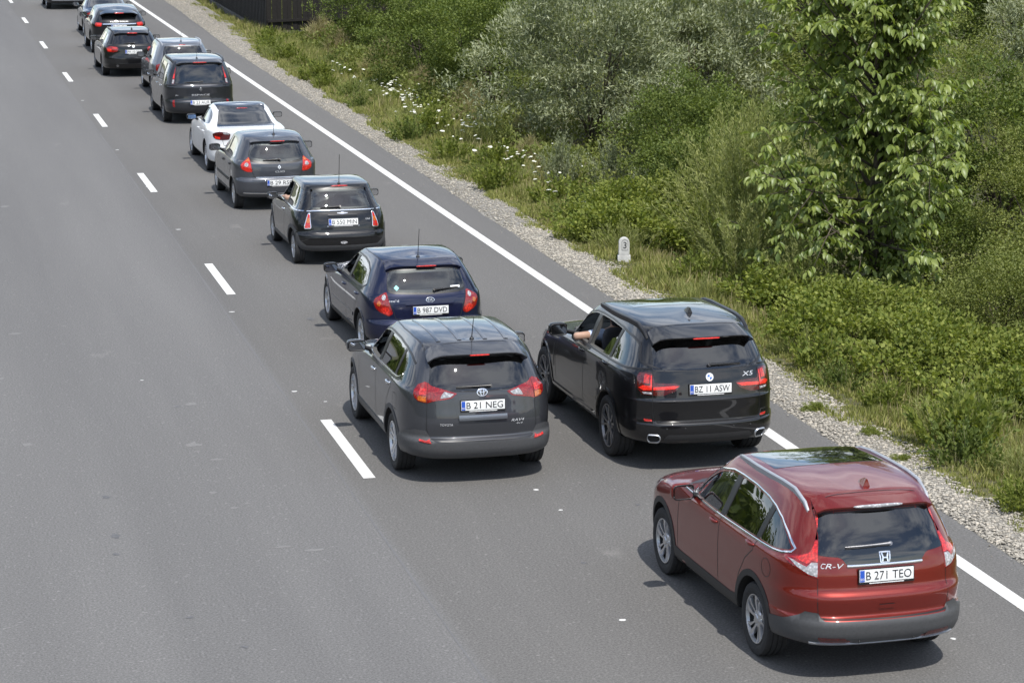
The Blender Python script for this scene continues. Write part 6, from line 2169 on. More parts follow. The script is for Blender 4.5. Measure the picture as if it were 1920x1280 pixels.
def shoot_crown(name, r, h, nst, per, L, W, spread=.9, lean=(0, 0), r0=.5):
    """sheaf of whippy stems with narrow leaves set along them; returns leaf mesh and stem mesh"""
    Ps, Ds, Us, parts = [], [], [], []
    for i in range(nst):
        a = rng.uniform(0, 6.28)
        q = rng.power(.9)
        b = np.array([math.cos(a) * r0 * q * r, math.sin(a) * r0 * q * r, 0])
        out = np.array([math.cos(a), math.sin(a), 0]) * spread * q + np.array([lean[0], lean[1], 0]) + rng.normal(0, .12, 3) * [1, 1, 0]
        hh = h * rng.uniform(.55, 1.05) * (1 - .25 * q)
        pts = []
        for k in range(9):
            t = k / 8
            pts.append(b + np.array([0, 0, hh]) * (t - .12 * t * t * q) + out * r * .8 * t ** 1.6)
        pts = np.array(pts)
        if i % 4 == 0:
            parts.append(tube('s', pts[::2], [.009, .008, .006, .004, .002], 3, False))
        t = rng.uniform(.12, 1.0, per)
        s = t * 8
        k = np.minimum(s.astype(int), 7)
        f = (s - k)[:, None]
        P = pts[k] * (1 - f) + pts[k + 1] * f
        T = pts[k + 1] - pts[k]
        T /= np.linalg.norm(T, axis=1, keepdims=True)
        D = T * .85 + unit(per) * .62
        Ps.append(P + unit(per) * .03)
        Ds.append(D)
        Us.append(unit(per) + np.array([0, 0, .6]))
    P, D, U = map(np.concatenate, (Ps, Ds, Us))
    n = len(P)
    me = leaves_mesh(name, P, D, U, L * rng.uniform(.6, 1.3, n), W * rng.uniform(.7, 1.2, n))
    V, F = join_vf(parts)
    return me, mesh('stems', V, F, True)


def stems_mesh(h, r, n=7, th=.045):
    parts = []
    for i in range(n):
        a = rng.uniform(0, 6.28)
        e = np.array([math.cos(a), math.sin(a)]) * r * rng.uniform(.3, .8)
        hh = h * rng.uniform(.55, .85)
        pts = [(e[0] * .08, e[1] * .08, -.1)] + [(e[0] * t ** 1.3 + rng.normal(0, .03), e[1] * t ** 1.3 + rng.normal(0, .03), hh * t) for t in (.25, .5, .75, 1.0)]
        parts.append(tube('s', pts, [th, th * .8, th * .6, th * .4, th * .15], 6))
        for q in range(3):
            t0 = rng.uniform(.35, .8)
            p = np.array([e[0] * t0 ** 1.3, e[1] * t0 ** 1.3, hh * t0])
            v = np.array([rng.normal(), rng.normal(), .7])
            v /= np.linalg.norm(v)
            parts.append(tube('b', [p, p + v * r * .25, p + v * r * .45 + np.array([0, 0, .05])], [th * .4, th * .25, th * .08], 5))
    V, F = join_vf(parts)
    return mesh('trunk', V, F, True)


def ground_z(x):
    return float(np.interp(x, xs, zs))


class Kind:
    pass


KINDS_ = {}


def plant_kind(key, name, crown, stem, leafmat, stemmat='bark'):
    k = Kind()
    k.name, k.crown, k.stem = name, crown, stem
    crown.materials.append(MATS[leafmat])
    if stem:
        stem.materials.append(MATS[stemmat])
    KINDS_[key] = k


def plant(key, x, y, s, label, cat, group=None, rz=None, sz=None):
    k = KINDS_[key]
    o = empty(k.name, (x, y, ground_z(x) - .02), rng.uniform(0, 6.28) if rz is None else rz)
    o.scale = (s, s, sz or s)
    tag(o, label, cat, group)
    link('crown', k.crown, None, o)
    if k.stem:
        woody = cat == 'tree'
        t_ = link('trunk' if woody else 'stems', k.stem, None, o)
        if not woody:
            tag(t_, kind='stuff')
    return o


plant_kind('willow_a', 'willow_tree', clump_crown('crown', 2.6, 2.6, 5.0, 260, 155, .15, .020, .46, .35, lump=.36), stems_mesh(4.4, 2.0, 7, .045), 'leaf_willow')
plant_kind('willow_b', 'willow_tree', clump_crown('crown', 2.1, 2.1, 4.4, 190, 155, .15, .020, .46, .35, lump=.36), stems_mesh(3.8, 1.6, 6, .04), 'leaf_willow')
plant_kind('dark_a', 'bush', clump_crown('crown', 1.5, 1.5, 2.7, 170, 100, .075, .024, .32, .25), stems_mesh(2.4, 1.2, 7, .04), 'leaf_dark')
plant_kind('dark_b', 'bush', clump_crown('crown', 1.2, 1.2, 2.0, 200, 60, .065, .022, .28, .25), stems_mesh(1.8, 1.0, 6, .035), 'leaf_dark')
plant_kind('thorn_a', 'thorn_bush', clump_crown('crown', 1.5, 1.5, 3.2, 210, 125, .045, .017, .32, .3), stems_mesh(2.9, 1.2, 9, .04), 'leaf_thorn')
plant_kind('thorn_b', 'thorn_bush', clump_crown('crown', 1.2, 1.2, 1.9, 240, 75, .045, .018, .28, .3), stems_mesh(1.6, 1.0, 7, .03), 'leaf_thorn')
plant_kind('bramble_a', 'bramble', clump_crown('crown', 1.1, 1.1, 1.0, 190, 40, .070, .026, .26, .35, .05, .5), stems_mesh(.8, 1.0, 8, .012), 'leaf_bramble')
plant_kind('bramble_b', 'bramble', clump_crown('crown', .9, .9, .75, 130, 40, .085, .034, .24, .35, .05, .5), stems_mesh(.6, .8, 7, .010), 'leaf_bramble')
_c, _s = shoot_crown('crown', 1.5, 2.9, 170, 130, .095, .0105, .85, (-.15, 0))
plant_kind('shoot_a', 'osier_bush', _c, _s, 'leaf_shoot', 'twig_pale')
_c, _s = shoot_crown('crown', 1.1, 2.1, 120, 110, .09, .010, .7, (-.1, .1))
plant_kind('shoot_b', 'osier_bush', _c, _s, 'leaf_shoot', 'twig_pale')
_c, _s = shoot_crown('crown', .55, 1.3, 60, 80, .07, .009, .5)
plant_kind('silver', 'silvery_bush', _c, _s, 'leaf_silver', 'twig_pale')
_c, _s = shoot_crown('crown', .5, 1.1, 90, 26, .28, .006, .45, r0=.8)
plant_kind('drygrass', 'tall_weeds', _c, _s, 'grass_dry', 'twig_pale')

_c, _s = shoot_crown('crown', .5, .75, 46, 30, .085, .024, .6, r0=.9)
plant_kind('weed_a', 'leafy_weed', _c, _s, 'leaf_bramble', 'twig_pale')
_c, _s = shoot_crown('crown', .5, .65, 60, 34, .11, .005, .7, r0=.9)
plant_kind('weed_b', 'feathery_weed', _c, _s, 'leaf_shoot', 'twig_pale')
_c, _s = shoot_crown('crown', .45, .6, 40, 26, .07, .020, .8, r0=.9)
plant_kind('weed_c', 'dark_weed', _c, _s, 'leaf_dark', 'twig_pale')
WG, TG, BG, OG = 'willows behind the verge', 'small-leaved thorn bushes', 'brambles along the gravel', 'osier bushes with whippy shoots'
DG = 'dark green bushes behind the verge'
plant('willow_a', 16.9, 58.2, 1.0, 'big silvery willow in the middle of the background', 'tree', WG)
plant('willow_b', 20.0, 60.0, 1.05, 'silvery willow right behind the big middle willow', 'tree', WG)
for (key, x, y, s, sz, lb, ct) in [('thorn_a', 22.0, 63.5, 1.55, 1.5, 'broad green thicket at the top edge right of the big willow', 'bush'), ('dark_a', 26.5, 68.0, 1.9, 1.9, 'tall green thicket at the top edge left of the walnut', 'bush'),
                                   ('thorn_a', 23.3, 54.0, 1.35, 1.25, 'rounded green thicket behind the left half of the walnut', 'bush')]:
    plant(key, x, y, s, lb, ct, 'green thickets behind the walnut', None, sz)
for (x, y, s, lb) in [ (30.0, 58.0, 1.1, 'pale willow behind the right half of the walnut'),
                      (28.0, 49.5, 1.0, 'pale willow at the top right corner'), (33.5, 64.0, 1.1, 'pale far willow at the top right corner')]:
    plant('willow_a' if s > 1.1 else 'willow_b', x, y, s, lb, 'tree', WG)
for (key, x, y, s, lb) in [
        ('dark_a', 16.3, 66.8, 1.25, 'dark round bush left of the big willow'), ('dark_a', 15.6, 72.5, 1.1, 'mid green bush above the white flowers'),
        ('dark_b', 17.4, 75.0, 1.6, 'dark bush at the top edge left of the willow'), ('dark_a', 19.0, 80.0, 1.5, 'far dark bush at the top edge beside the fence return'),
        ('dark_a', 16.2, 84.0, 1.1, 'bright green bush growing against the dark fence'), ('dark_a', 22.0, 88.0, 1.6, 'far dark bush at the top edge right of the fence'),
        ('dark_a', 16.2, 48.6, 1.0, 'dark green bush in front of the big willow'), ('dark_b', 15.4, 45.6, 1.0, 'low dark bush beside the osier shoots'),
        ('dark_b', 17.3, 51.5, 1.1, 'shady bush under the right side of the big willow'), ('dark_a', 19.3, 48.0, 1.1, 'dark bush behind the osier shoots'),
        ('dark_a', 21.2, 44.0, 1.2, 'dark bush behind the walnut trunk'), ('dark_b', 17.3, 38.6, .9, 'shaded bush at the foot of the walnut'),
        ('dark_a', 26.0, 78.0, 1.8, 'far green bush at the top edge above the willow'), ('dark_a', 32.0, 82.0, 1.9, 'far green bush at the top edge right of the willow'),
        ('dark_a', 38.0, 78.0, 1.9, 'far green bush at the top edge behind the walnut')]:
    plant(key, x, y, s, lb, 'bush', DG)
for (key, x, y, s, lb) in [
        ('shoot_a', 14.7, 40.6, 1.0, 'big osier bush of whippy shoots left of the walnut'), ('shoot_a', 15.5, 43.6, 1.05, 'osier bush behind the kilometre stone'),
        ('shoot_b', 13.9, 38.4, .9, 'small osier bush between kilometre stone and walnut'), ('shoot_b', 14.3, 36.9, .7, 'wispy osier shoots at the left foot of the walnut'),
        ('shoot_a', 23.0, 46.0, 1.25, 'tall pale osier bush right of the walnut crown'), ('shoot_a', 24.3, 42.5, 1.2, 'tall pale osier bush at the right edge'),
        ('shoot_a', 18.3, 44.5, 1.1, 'osier bush between walnut and big willow')]:
    plant(key, x, y, s, lb, 'bush', OG)
for (key, x, y, s, lb) in [
        ('thorn_a', 19.0, 37.2, 1.0, 'tall thorn bush right of the walnut trunk'), ('thorn_a', 20.6, 35.8, 1.0, 'tall thorn bush at the right edge beside the walnut'),
        ('thorn_a', 21.8, 39.0, 1.05, 'tall thorn bush behind the right-edge thicket'), ('thorn_b', 17.4, 34.6, 1.0, 'low thorn bush in front of the walnut'),
        ('thorn_b', 16.0, 33.0, .9, 'low thorn bush above the brambles by the black SUV'), ('thorn_b', 18.2, 33.0, 1.1, 'broad thorn bush at the right edge'),
        ('thorn_b', 16.6, 30.8, 1.0, 'thorn bush low on the right edge'), ('thorn_b', 16.0, 28.3, .85, 'thorn bush above the grass at the right edge')]:
    plant(key, x, y, s, lb, 'bush', TG)
for i, (key, x, y, s, lb) in enumerate([
        ('bramble_a', 13.6, 45.0, 1.05, 'yellow-green bramble just above the kilometre stone'), ('bramble_b', 12.9, 42.9, .9, 'low bramble left of the kilometre stone'),
        ('bramble_b', 14.4, 43.4, 1.2, 'bramble right of the kilometre stone'), ('bramble_b', 13.7, 36.4, .9, 'bramble above the roof of the black SUV'),
        ('bramble_a', 14.2, 34.4, 1.0, 'bramble behind the right roof rail of the black SUV'), ('bramble_b', 13.35, 33.0, .95, 'bramble beside the tail of the black SUV'),
        ('bramble_a', 14.6, 32.0, 1.0, 'bramble in the middle of the near thicket'), ('bramble_b', 13.5, 30.9, .9, 'bramble at the lower front of the near thicket'),
        ('bramble_a', 15.0, 30.0, 1.0, 'bramble in front of the right-edge thorns'), ('bramble_b', 13.9, 29.0, .85, 'bramble above the near grass patch'),
        ('bramble_a', 15.2, 27.6, .9, 'bramble lowest on the right edge'), ('bramble_b', 15.9, 35.3, .8, 'bramble in the shade under the walnut'),
        ('bramble_b', 16.0, 26.0, 1.0, 'bramble cut by the right edge above the grass')]):
    plant(key, x, y, s, lb, 'bramble', BG)
plant('silver', 13.9, 50.6, 1.1, 'dark-centred silvery bush on the flowery verge', 'bush', 'silvery bushes on the verge')
plant('silver', 14.7, 49.4, 1.15, 'pale silvery bush right of the dark-centred one', 'bush', 'silvery bushes on the verge')
plant('silver', 14.5, 46.8, .9, 'small silvery bush above the brambles', 'bush', 'silvery bushes on the verge')
for i, (x, y, s) in enumerate([(15.2, 88.5, 1.3), (15.0, 83.5, 1.2), (15.6, 79.0, 1.2), (14.8, 76.5, 1.0), (15.1, 70.5, 1.1), (15.3, 65.5, 1.1), (14.6, 62.5, .9), (15.0, 58.6, .9), (14.4, 55.2, .8)]):
    plant('drygrass', x, y, s * .85, 'clump of tall dry brownish weeds on the upper verge', 'weeds', 'dry weeds on the upper verge')

for k in range(84):
    y = 24 + 66 * (k + rng.random()) / 84
    rng.random()
    x = float(np.interp(y, *GOUT)) + .25 + 2.0 * rng.random() ** 1.3
    if abs(x - 12.4) < .9 and 38.8 < y < 41.6:
        x += 1.2
    key, lb = (('weed_a', 'broad-leaved green weed in the verge grass'), ('weed_b', 'feathery pale green weed in the verge grass'), ('weed_c', 'dark leafy weed in the verge grass'))[k % 3]
    plant(key, x, y, rng.uniform(.55, 1.15), lb, 'weed', lb.split(' in ')[0] + 's')

# tangle of low growth between the bushes
nu = 150000
uy = 22 + 95 * rng.random(nu) ** 1.15
ux = 13.8 + .012 * (uy - 20) + rng.random(nu) ** 1.5 * (6.7 + .36 * (uy - 20))
hm = .30 + .55 * (.5 + .5 * np.sin(ux * 1.7 + 2 * np.sin(uy * .5)) * np.sin(uy * .9 + ux * .3)) + .35 * np.clip((ux - 15) / 6, 0, 1)
uz = np.interp(ux, xs, zs) + hm * rng.power(2.2, nu)
sz_ = .06 + .0009 * (uy - 20)
um = leaves_mesh('undergrowth', np.stack([ux, uy, uz], 1), unit(nu) + np.array([0, 0, .5]), unit(nu) + np.array([0, 0, 1.0]), sz_ * rng.uniform(.7, 1.5, nu), sz_ * rng.uniform(.2, .4, nu))
tag(link('undergrowth', um, 'leaf_thorn'), 'tangled low green growth between the bushes', kind='stuff')

# dense woodland across the road, out of frame but mirrored in the paint and windows
_w = []
P = np.stack([rng.uniform(-26, -15, 26000), rng.uniform(-30, 130, 26000), rng.uniform(0, 1, 26000) ** .8 * 7.5 - .3], 1)
P[:, 2] *= .75 + .25 * np.sin(P[:, 1] * .9) * np.sin(P[:, 1] * .37 + 1)
wood = leaves_mesh('woodland', P, unit(len(P)), unit(len(P)), rng.uniform(.5, .9, len(P)), rng.uniform(.25, .4, len(P)))
tag(link('woodland', wood, 'leaf_dark'), 'dense green woodland across the road', kind='stuff')

# ---------------------------------------------------------------- walnut sapling


def build_walnut():
    root = empty('walnut_tree', (15.75, 37.6, ground_z(15.75)))
    tag(root, 'young walnut tree with large drooping leaves, tallest on the right', 'tree')
    H = 6.3
    trunk_pts = [Vector((0, 0, -.1)), Vector((.05, .0, .8)), Vector((-.02, .05, 1.7)), Vector((.10, .0, 2.8)), Vector((.04, .08, 3.9)), Vector((.14, 0, 5.1)), Vector((.08, .02, H))]
    parts = [tube('t', trunk_pts, [.085, .075, .062, .050, .036, .022, .008], 9)]
    limbs = []
    for i in range(66):
        z = .50 + 5.2 * min(1, max(0, (i + rng.uniform(-1.5, 1.5)) / 65)) ** 1.08
        k = 0
        while k < 5 and trunk_pts[k + 1].z < z:
            k += 1
        p = trunk_pts[k].lerp(trunk_pts[k + 1], (z - trunk_pts[k].z) / (trunk_pts[k + 1].z - trunk_pts[k].z))
        a = i * 2.4 + rng.normal(0, .45)
        ln = np.interp(z, [.5, 1.4, 3.2, 4.6, 5.7], [2.1, 2.45, 2.15, 1.9, 1.3]) * rng.uniform(.4, 1.1) * (1 + .14 * math.cos(a - 3.6))
        d = Vector((math.cos(a), math.sin(a), .12 + .17 * z + rng.normal(0, .2)))
        d.normalize()
        pts = [p + d * ln * t + Vector((0, 0, .16 * ln * t * t)) for t in (0, .3, .6, 1.0)]
        parts.append(tube('l', pts, [.028, .020, .013, .005], 6))
        limbs.append(pts)
        for q in range(5):
            t0 = rng.uniform(.15, .9)
            b = pts[0].lerp(pts[3], t0)
            v = Vector((d.x, d.y, d.z)) * .6 + Vector(rng.normal(0, .75, 3))
            v.normalize()
            e = b + v * ln * rng.uniform(.3, .5)
            parts.append(tube('l', [b, b.lerp(e, .5) + Vector((0, 0, .03)), e], [.012, .008, .003], 5))
            limbs.append([b, b.lerp(e, .33), b.lerp(e, .66), e])
    link('trunk', mesh('trunk', *join_vf(parts), True), 'bark', root)
    # leaflet: five stations, folded along the midrib and curling down to the tip
    st = [(0, .10), (.22, .72), (.5, 1.0), (.78, .66), (1.0, .02)]
    V, F = [], []
    for t, w in st:
        zc = -.30 * t * t
        V += [(-w * .5, t, zc + .10 * w), (0, t, zc), (w * .5, t, zc + .10 * w)]
    for i in range(4):
        for k in range(2):
            F.append((i * 3 + k, i * 3 + k + 1, i * 3 + k + 4, i * 3 + k + 3))
    T = np.array(V)
    mats = []
    rach = []
    for pts in limbs:
        n = 8 if len(pts) == 4 and (pts[3] - pts[0]).length > 1.0 else 6
        for j in range(n):
            t = .26 + .76 * j / (n - 1)
            k = min(int(t * 3), 2)
            p = pts[k].lerp(pts[k + 1], min(1, t * 3 - k))
            ax = (pts[3] - pts[0]).normalized()
            a = j * 2.4 + rng.uniform(0, 1)
            side = Vector((math.cos(a), math.sin(a), .25))
            d = (ax * (.35 if t < .95 else 1.0) + side * .8).normalized()
            RL = rng.uniform(.20, .36)
            rp = [p + d * RL * s_ + Vector((0, 0, -.22 * RL * s_ * s_ * 1.6)) for s_ in (0, .35, .7, 1.0)]
            rach.append(tube('r', rp, [.004, .0035, .003, .002], 3, False))
            sd = d.cross(Vector((0, 0, 1)))
            sd.normalize()
            for (s_, sg) in ((.30, 1), (.30, -1), (.55, 1), (.55, -1), (.80, 1), (.80, -1), (1.0, 0)):
                k2 = min(int(s_ / .35), 2)
                q = rp[k2].lerp(rp[k2 + 1], min(1, (s_ - k2 * .35) / .35))
                dd = (d * (.45 if sg else 1) + sd * sg * .9 + Vector((0, 0, -.5 - .5 * rng.random())) + Vector(rng.normal(0, .12, 3))).normalized()
                up = Vector((0, 0, 1)) + Vector(rng.normal(0, .22, 3))
                xx = dd.cross(up)
                xx.normalize()
                zz = xx.cross(dd)
                L = rng.uniform(.085, .17) * (1.15 if sg == 0 else 1)
                Wd = L * rng.uniform(.46, .56)
                M = Matrix(((xx.x * Wd, dd.x * L, zz.x * L, q.x), (xx.y * Wd, dd.y * L, zz.y * L, q.y), (xx.z * Wd, dd.z * L, zz.z * L, q.z), (0, 0, 0, 1)))
                mats.append(M)
    tag(link('leaf_stalks', mesh('leaf_stalks', *join_vf(rach), True), 'leaf_walnut', root), kind='stuff')
    # nearest, most visible 300 leaflets singly, the others as one part
    view = Vector((-.39, -.92, .18))
    mats.sort(key=lambda M: -(M.translation.dot(view)))
    lm = mesh('leaf', [(a, b, c) for a, b, c in T], F, True)
    at = lm.attributes.new('tint', 'FLOAT', 'FACE')
    at.data.foreach_set('value', np.full(len(F), .62, np.float32))
    lm.materials.append(MATS['leaf_walnut'])
    lm2 = lm.copy()
    lm2.attributes['tint'].data.foreach_set('value', np.full(len(F), .95, np.float32))
    lm3 = lm.copy()
    lm3.attributes['tint'].data.foreach_set('value', np.full(len(F), .30, np.float32))
    for i, M in enumerate(mats[:300]):
        o = link('leaf', (lm, lm2, lm3)[i % 3], None, root)
        o.matrix_local = M
    rest = mats[300:]
    A = np.array([[list(r) for r in M] for M in rest])
    P = np.einsum('nij,kj->nki', A[:, :3, :3], T) + A[:, None, :3, 3]
    FF = (np.array(F)[None] + (np.arange(len(rest)) * len(T))[:, None, None]).reshape(-1, 4)
    me = mesh_np('crown', P.reshape(-1, 3), FF, 4, True)
    at = me.attributes.new('tint', 'FLOAT', 'FACE')
    at.data.foreach_set('value', np.repeat(np.clip(rng.normal(.5, .3, len(rest)), 0, 1).astype(np.float32), len(F)))
    tag(link('crown', me, 'leaf_walnut', root), kind='stuff')


build_walnut()

# ---------------------------------------------------------------- grass


def grass(n, y0, y1, xa, xb, h0, h1, name, mat, label, dens=None):
    y = rng.uniform(y0, y1, n)
    wob = .10 * np.sin(y * 1.9) + .07 * np.sin(y * 4.7 + 1) + .10 * np.sin(y * .8)
    u = rng.power(.85, n)
    x = np.interp(y, *GOUT) + (xa - 11.86) + wob + (xb - xa) * u
    # tufts
    cx = np.round(x / .22) * .22
    cy = np.round(y / .26) * .26
    x = x * .55 + cx * .45 + rng.normal(0, .03, n)
    y = y * .55 + cy * .45 + rng.normal(0, .03, n)
    patch = .5 + .5 * np.sin(x * 2.3 + np.sin(y * 1.1) * 2) * np.sin(y * 1.3 + 1.1)
    edge = np.clip((u - .0) / .25, .35, 1)
    L = (h0 + (h1 - h0) * rng.random(n) * patch) * edge
    L = np.where((np.abs(x - 12.4) < .35) & (y > 40.0) & (y < 41.0), L * .35, L)
    z = np.interp(x, xs, zs) - .01
    P = np.stack([x, y, z], 1)
    D = np.stack([rng.normal(0, .35, n), rng.normal(0, .35, n), np.ones(n)], 1)
    me = leaves_mesh(name, P, D, unit(n) + np.array([0, -.5, 0]), L, rng.uniform(.004, .009, n) * (1 + (y - 20) / 60), .5)
    tag(link(name, me, mat), label, kind='stuff')


grass(150000, 20, 62, 11.74, 15.0, .09, .50, 'verge_grass', 'grass', 'yellow-green grass on the near verge')
grass(120000, 58, 115, 11.85, 15.8, .14, .70, 'far_verge_grass', 'grass', 'yellow-green grass on the far verge')
grass(26000, 24, 112, 11.95, 15.0, .15, .70, 'dry_grass', 'grass_dry', 'dry straw-coloured grass stems on the verge')

# small weeds that have pushed through the gravel
for (x, y, s, lb) in [(11.55, 29.3, .16, 'small green weed in the gravel behind the black SUV'), (11.75, 27.9, .13, 'small green weed in the gravel beside the red roof'), (11.62, 26.6, .12, 'tiny green weed in the gravel nearer the grass')]:
    plant('bramble_b', x, y, s, lb, 'weed')

# white umbel flowers
fm, fV, fF = None, [], []
for k in range(13):
    a = k * 2.4
    r = .055 * math.sqrt(k / 12)
    cx, cy = r * math.cos(a), r * math.sin(a)
    n6 = 6
    o0 = len(fV)
    fV += [(cx + .022 * math.cos(2 * PI * q / n6), cy + .022 * math.sin(2 * PI * q / n6), -.010 * (r / .055)) for q in range(n6)] + [(cx, cy, .012 - .008 * r / .055)]
    fF += [(o0 + q, o0 + (q + 1) % n6, o0 + 6) for q in range(n6)]
head = mesh('flower_head', fV, fF, True)
head.materials.append(MATS['flower_white'])
stalk = mesh('stalk', *join_vf([tube('s', [(0, 0, -.62), (.015, 0, -.3), (0, 0, -.005)], [.006, .005, .003], 4)] + [tube('u', [(0, 0, -.08), (.045 * math.cos(q * 1.05), .045 * math.sin(q * 1.05), -.005)], .0015, 3) for q in range(6)]), True)
stalk.materials.append(MATS['leaf_thorn'])
spots = []
for (cx, cy, sx, sy, n) in [(14.0, 67.5, .9, 3.6, 95), (13.7, 60.5, 1.0, 3.0, 36), (13.6, 53.5, 1.3, 3.2, 34), (13.2, 48.0, .8, 2.4, 14), (13.6, 74.0, .8, 2.5, 14)]:
    for k in range(n):
        spots.append((cx + rng.normal(0, sx * .6), cy + rng.normal(0, sy * .6)))
for (x, y) in spots:
    xm = float(np.interp(y, *GOUT)) + .3
    x = x if x > xm else xm + rng.uniform(0, 1.2)
    o = empty('umbel_flower', (x, y, ground_z(x) + rng.uniform(.34, .60)), rng.uniform(0, 6.28))
    sc = rng.uniform(.35, .9)
    o.scale = (sc, sc, 1)
    o.rotation_euler = (rng.normal(0, .16) + .12, rng.normal(0, .16), rng.uniform(0, 6.28))
    tag(o, 'white umbel flower on a thin stalk in the verge grass', 'flower', 'white flowers on the verge')
    link('flower_head', head, None, o)
    link('stalk', stalk, None, o)

# ---------------------------------------------------------------- kilometre stone


def build_km():
    root = empty('kilometre_stone', (12.42, 40.9, ground_z(12.42) - .02), R(-14))
    tag(root, 'white kilometre stone with rounded top and number 3', 'milestone')
    link('base', bevel_box('base', -.115, .115, -.085, .085, 0, .135, .012, 2), 'concrete', root)
    prof = [(-.095, .13), (.095, .13), (.095, .36)] + [(.095 * math.cos(a), .36 + .095 * math.sin(a)) for a in np.linspace(.15, PI - .15, 12)] + [(-.095, .36)]
    V, F = prism(prof, 'Y', -.07, .07)
    me = mesh('slab', V, F, False)
    bm = bmesh.new()
    bm.from_mesh(me)
    bmesh.ops.recalc_face_normals(bm, faces=bm.faces)
    bmesh.ops.bevel(bm, geom=[e for e in bm.edges if abs(e.verts[0].co.y - e.verts[1].co.y) < .01], offset=.008, segments=2, affect='EDGES')
    bm.to_mesh(me)
    bm.free()
    s_ = link('slab', me, 'concrete', root)
    V, F, w = text_shape('3')
    link('number', mesh('number', [((x / w - .5) * .058 + .012, -.0735, .268 + y * .115) for x, y in V], F, False), 'plate_ink', s_)
    arc = [(-.042, .235), (.066, .235), (.066, .375)] + [(.012 + .054 * math.cos(a), .375 + .045 * math.sin(a)) for a in np.linspace(.2, PI - .2, 9)] + [(-.042, .375), (-.042, .235)]
    link('number_border', mesh('number_border', *tube('b', [(a, -.0715, b) for a, b in arc], .0030, 4), True), 'plate_ink', s_)


build_km()

# ---------------------------------------------------------------- dark board fence


def build_fence():
    root = empty('board_fence', (13.72, 92.0, -.15))
    tag(root, 'dark brown board fence on a concrete footing along the verge', 'fence')
    bmesh_me = bevel_box('board', -.012, .012, .006, .214, .22, 3.0, .005, 1)
    bmesh_me.materials.append(MATS['fence_wood'])
    runs = [((0, 0), (.55, 38.0)), ((0, 0), (9.0, 3.2))]
    for (a, b) in runs:
        dx, dy = b[0] - a[0], b[1] - a[1]
        ln = math.hypot(dx, dy)
        ang = math.atan2(-dx, dy)
        V, F = box_vf(-.09, .09, -.09, ln, -.3, .20)
        f = link('footing', mesh('footing', V, F, False), 'stone_dark', root)
        f.location = (a[0], a[1], 0)
        f.rotation_euler = (0, 0, ang)
        n = int(ln / .22)
        for k in range(n):
            o = link('board', bmesh_me, None, root)
            t = k * .22
            off = .010 * ((k % 2) * 2 - 1)
            o.location = (a[0] + dx / ln * t + math.cos(ang) * off, a[1] + dy / ln * t + math.sin(ang) * off, 0)
            o.rotation_euler = (0, 0, ang)
        for z in (.55, 1.6, 2.7):
            V, F = box_vf(.03, .08, 0, ln, z, z + .10)
            f = link('rail', mesh('rail', V, F, False), 'fence_wood', root)
            f.location = (a[0], a[1], 0)
            f.rotation_euler = (0, 0, ang)


build_fence()

# ================================================================== cars and people


def skin_mesh(name, joints, edges, rad, sub=2):
    me = bpy.data.meshes.new(name)
    me.from_pydata(joints, edges, [])
    o = bpy.data.objects.new(name, me)
    C.objects.link(o)
    md = o.modifiers.new('skin', 'SKIN')
    for v, r in zip(me.skin_vertices[0].data, rad):
        v.radius = (r, r) if not hasattr(r, '__len__') else r
    me.skin_vertices[0].data[0].use_root = True
    sb = o.modifiers.new('sub', 'SUBSURF')
    sb.levels = sub
    sb.render_levels = sub
    m = apply_mods(o)
    bpy.data.objects.remove(o)
    m.polygons.foreach_set('use_smooth', [True] * len(m.polygons))
    return m


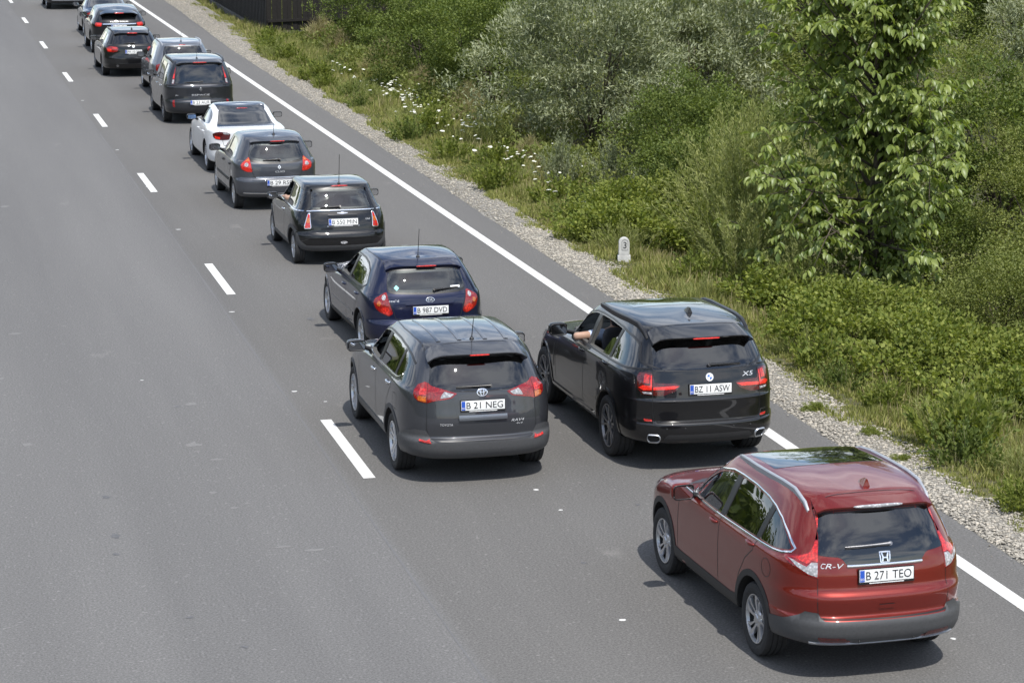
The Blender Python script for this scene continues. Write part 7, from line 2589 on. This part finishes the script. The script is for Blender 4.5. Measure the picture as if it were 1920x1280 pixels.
def driver(car, label, hip, shirt, elbow, hand):
    """seated driver, arm on the window sill; coordinates in the car's own frame"""
    hx, hy, hz = hip
    J = [(hx, hy, hz), (hx, hy - .05, hz + .22), (hx, hy - .09, hz + .42), (hx, hy - .08, hz + .53), (hx, hy - .06, hz + .62), (hx, hy - .04, hz + .74),
         (hx - .17, hy - .09, hz + .43), elbow, hand,
         (hx + .17, hy - .09, hz + .43), (hx + .20, hy + .10, hz + .22), (hx + .08, hy + .34, hz + .28),
         (hx - .10, hy + .20, hz + .02), (hx - .12, hy + .45, hz + .04), (hx + .10, hy + .20, hz + .02), (hx + .12, hy + .45, hz + .04)]
    E = [(0, 1), (1, 2), (2, 3), (3, 4), (4, 5), (2, 6), (6, 7), (7, 8), (2, 9), (9, 10), (10, 11), (0, 12), (12, 13), (0, 14), (14, 15)]
    Rr = [.15, .15, .145, .06, .085, .085, .068, .052, .036, .068, .05, .034, .085, .065, .085, .065]
    root = empty('person')
    root.matrix_world = car.root.matrix_world.copy() if False else Matrix.Translation(car.root.location) @ Matrix.Rotation(car.root.rotation_euler.z, 4, 'Z')
    tag(root, label, 'person')
    link('body', skin_mesh('body', J, E, Rr), 'skin', root)
    # shirt: trunk and short sleeves, a finger's breadth larger
    e2 = tuple(Vector(J[6]).lerp(Vector(J[7]), .62))
    e3 = tuple(Vector(J[9]).lerp(Vector(J[10]), .62))
    link('shirt', skin_mesh('shirt', [J[0], J[1], J[2], (hx, hy - .085, hz + .47), J[6], e2, J[9], e3], [(0, 1), (1, 2), (2, 3), (2, 4), (4, 5), (2, 6), (6, 7)], [.165, .165, .16, .075, .08, .068, .08, .066]), shirt, root)
    link('hair', blob('hair', (hx, hy - .065, hz + .725), (.084, .098, .10), 1, 1, 14, 10, fn=lambda v: (v[0], v[1] - (.02 if v[1] < 0 else 0), v[2] if v[2] > -.03 else v[2] * .6)), 'hair_dark', root)
    for sg in (-1, 1):
        link('ear', blob('ear', (hx + sg * .085, hy - .04, hz + .69), (.012, .022, .032), 1, 1, 8, 6), 'skin', root)
    link('nose', blob('nose', (hx, hy + .05, hz + .685), (.014, .022, .022), 1, 1, 8, 6), 'skin', root)
    # hand on the sill: palm and five bent fingers
    hv = Vector(hand)
    d = (hv - Vector(elbow)).normalized()
    sd = d.cross(Vector((0, 0, 1))).normalized()
    parts = []
    for k, (o, ln) in enumerate(((-.033, .068), (-.011, .08), (.011, .075), (.032, .06))):
        b = hv + sd * o
        parts.append(tube('f', [b, b + d * ln * .5 + Vector((0, 0, .004)), b + d * ln * .8 + Vector((0, 0, -.014)), b + d * ln * .9 + Vector((0, 0, -.034))], [.0095, .009, .008, .006], 7))
    b = hv - sd * .035 - d * .03
    parts.append(tube('f', [b, b - sd * .022 + d * .03, b - sd * .02 + d * .058 + Vector((0, 0, -.012))], [.011, .0095, .007], 7))
    for q in parts:
        link('finger', mesh('finger', *q, True), 'skin', root)
    return root


CARS = {}
CARS['red'] = build_red()
CARS['black'] = build_black()
CARS['grey'] = build_grey()
CARS['blue'] = build_blue()
CARS['mini'] = build_mini()
CARS['clio'] = build_clio()
CARS['white'] = build_white()
CARS['van'] = build_van()
CARS['estate'] = build_estate()
CARS['coupe'] = build_coupe_suv()
build_compact('grey_estate', 'silver grey estate car half hidden ahead of the people carrier', (8.0, 70.6, 0), 'paint_silver_grey', True)
build_compact('navy_saloon', 'dark navy saloon mostly hidden ahead of the spoilered black SUV', (7.75, 92.5, 0), 'paint_navy', False, False)
build_compact('dark_hatchback', 'dark hatchback cut off by the top edge, farthest of the queue', (7.30, 107.3, 0), 'paint_charcoal', False)
driver(CARS['black'], 'driver in a light blue shirt resting an elbow on the sill of the black SUV', (-.41, 1.50, .78), 'shirt_blue', (-.985, 1.33, 1.215), (-.86, 1.50, 1.20))
driver(CARS['mini'], 'driver in green with an arm on the window sill of the small black car', (-.37, 1.24, .56), 'shirt_green', (-.735, 1.08, .995), (-.735, 1.26, 1.01))
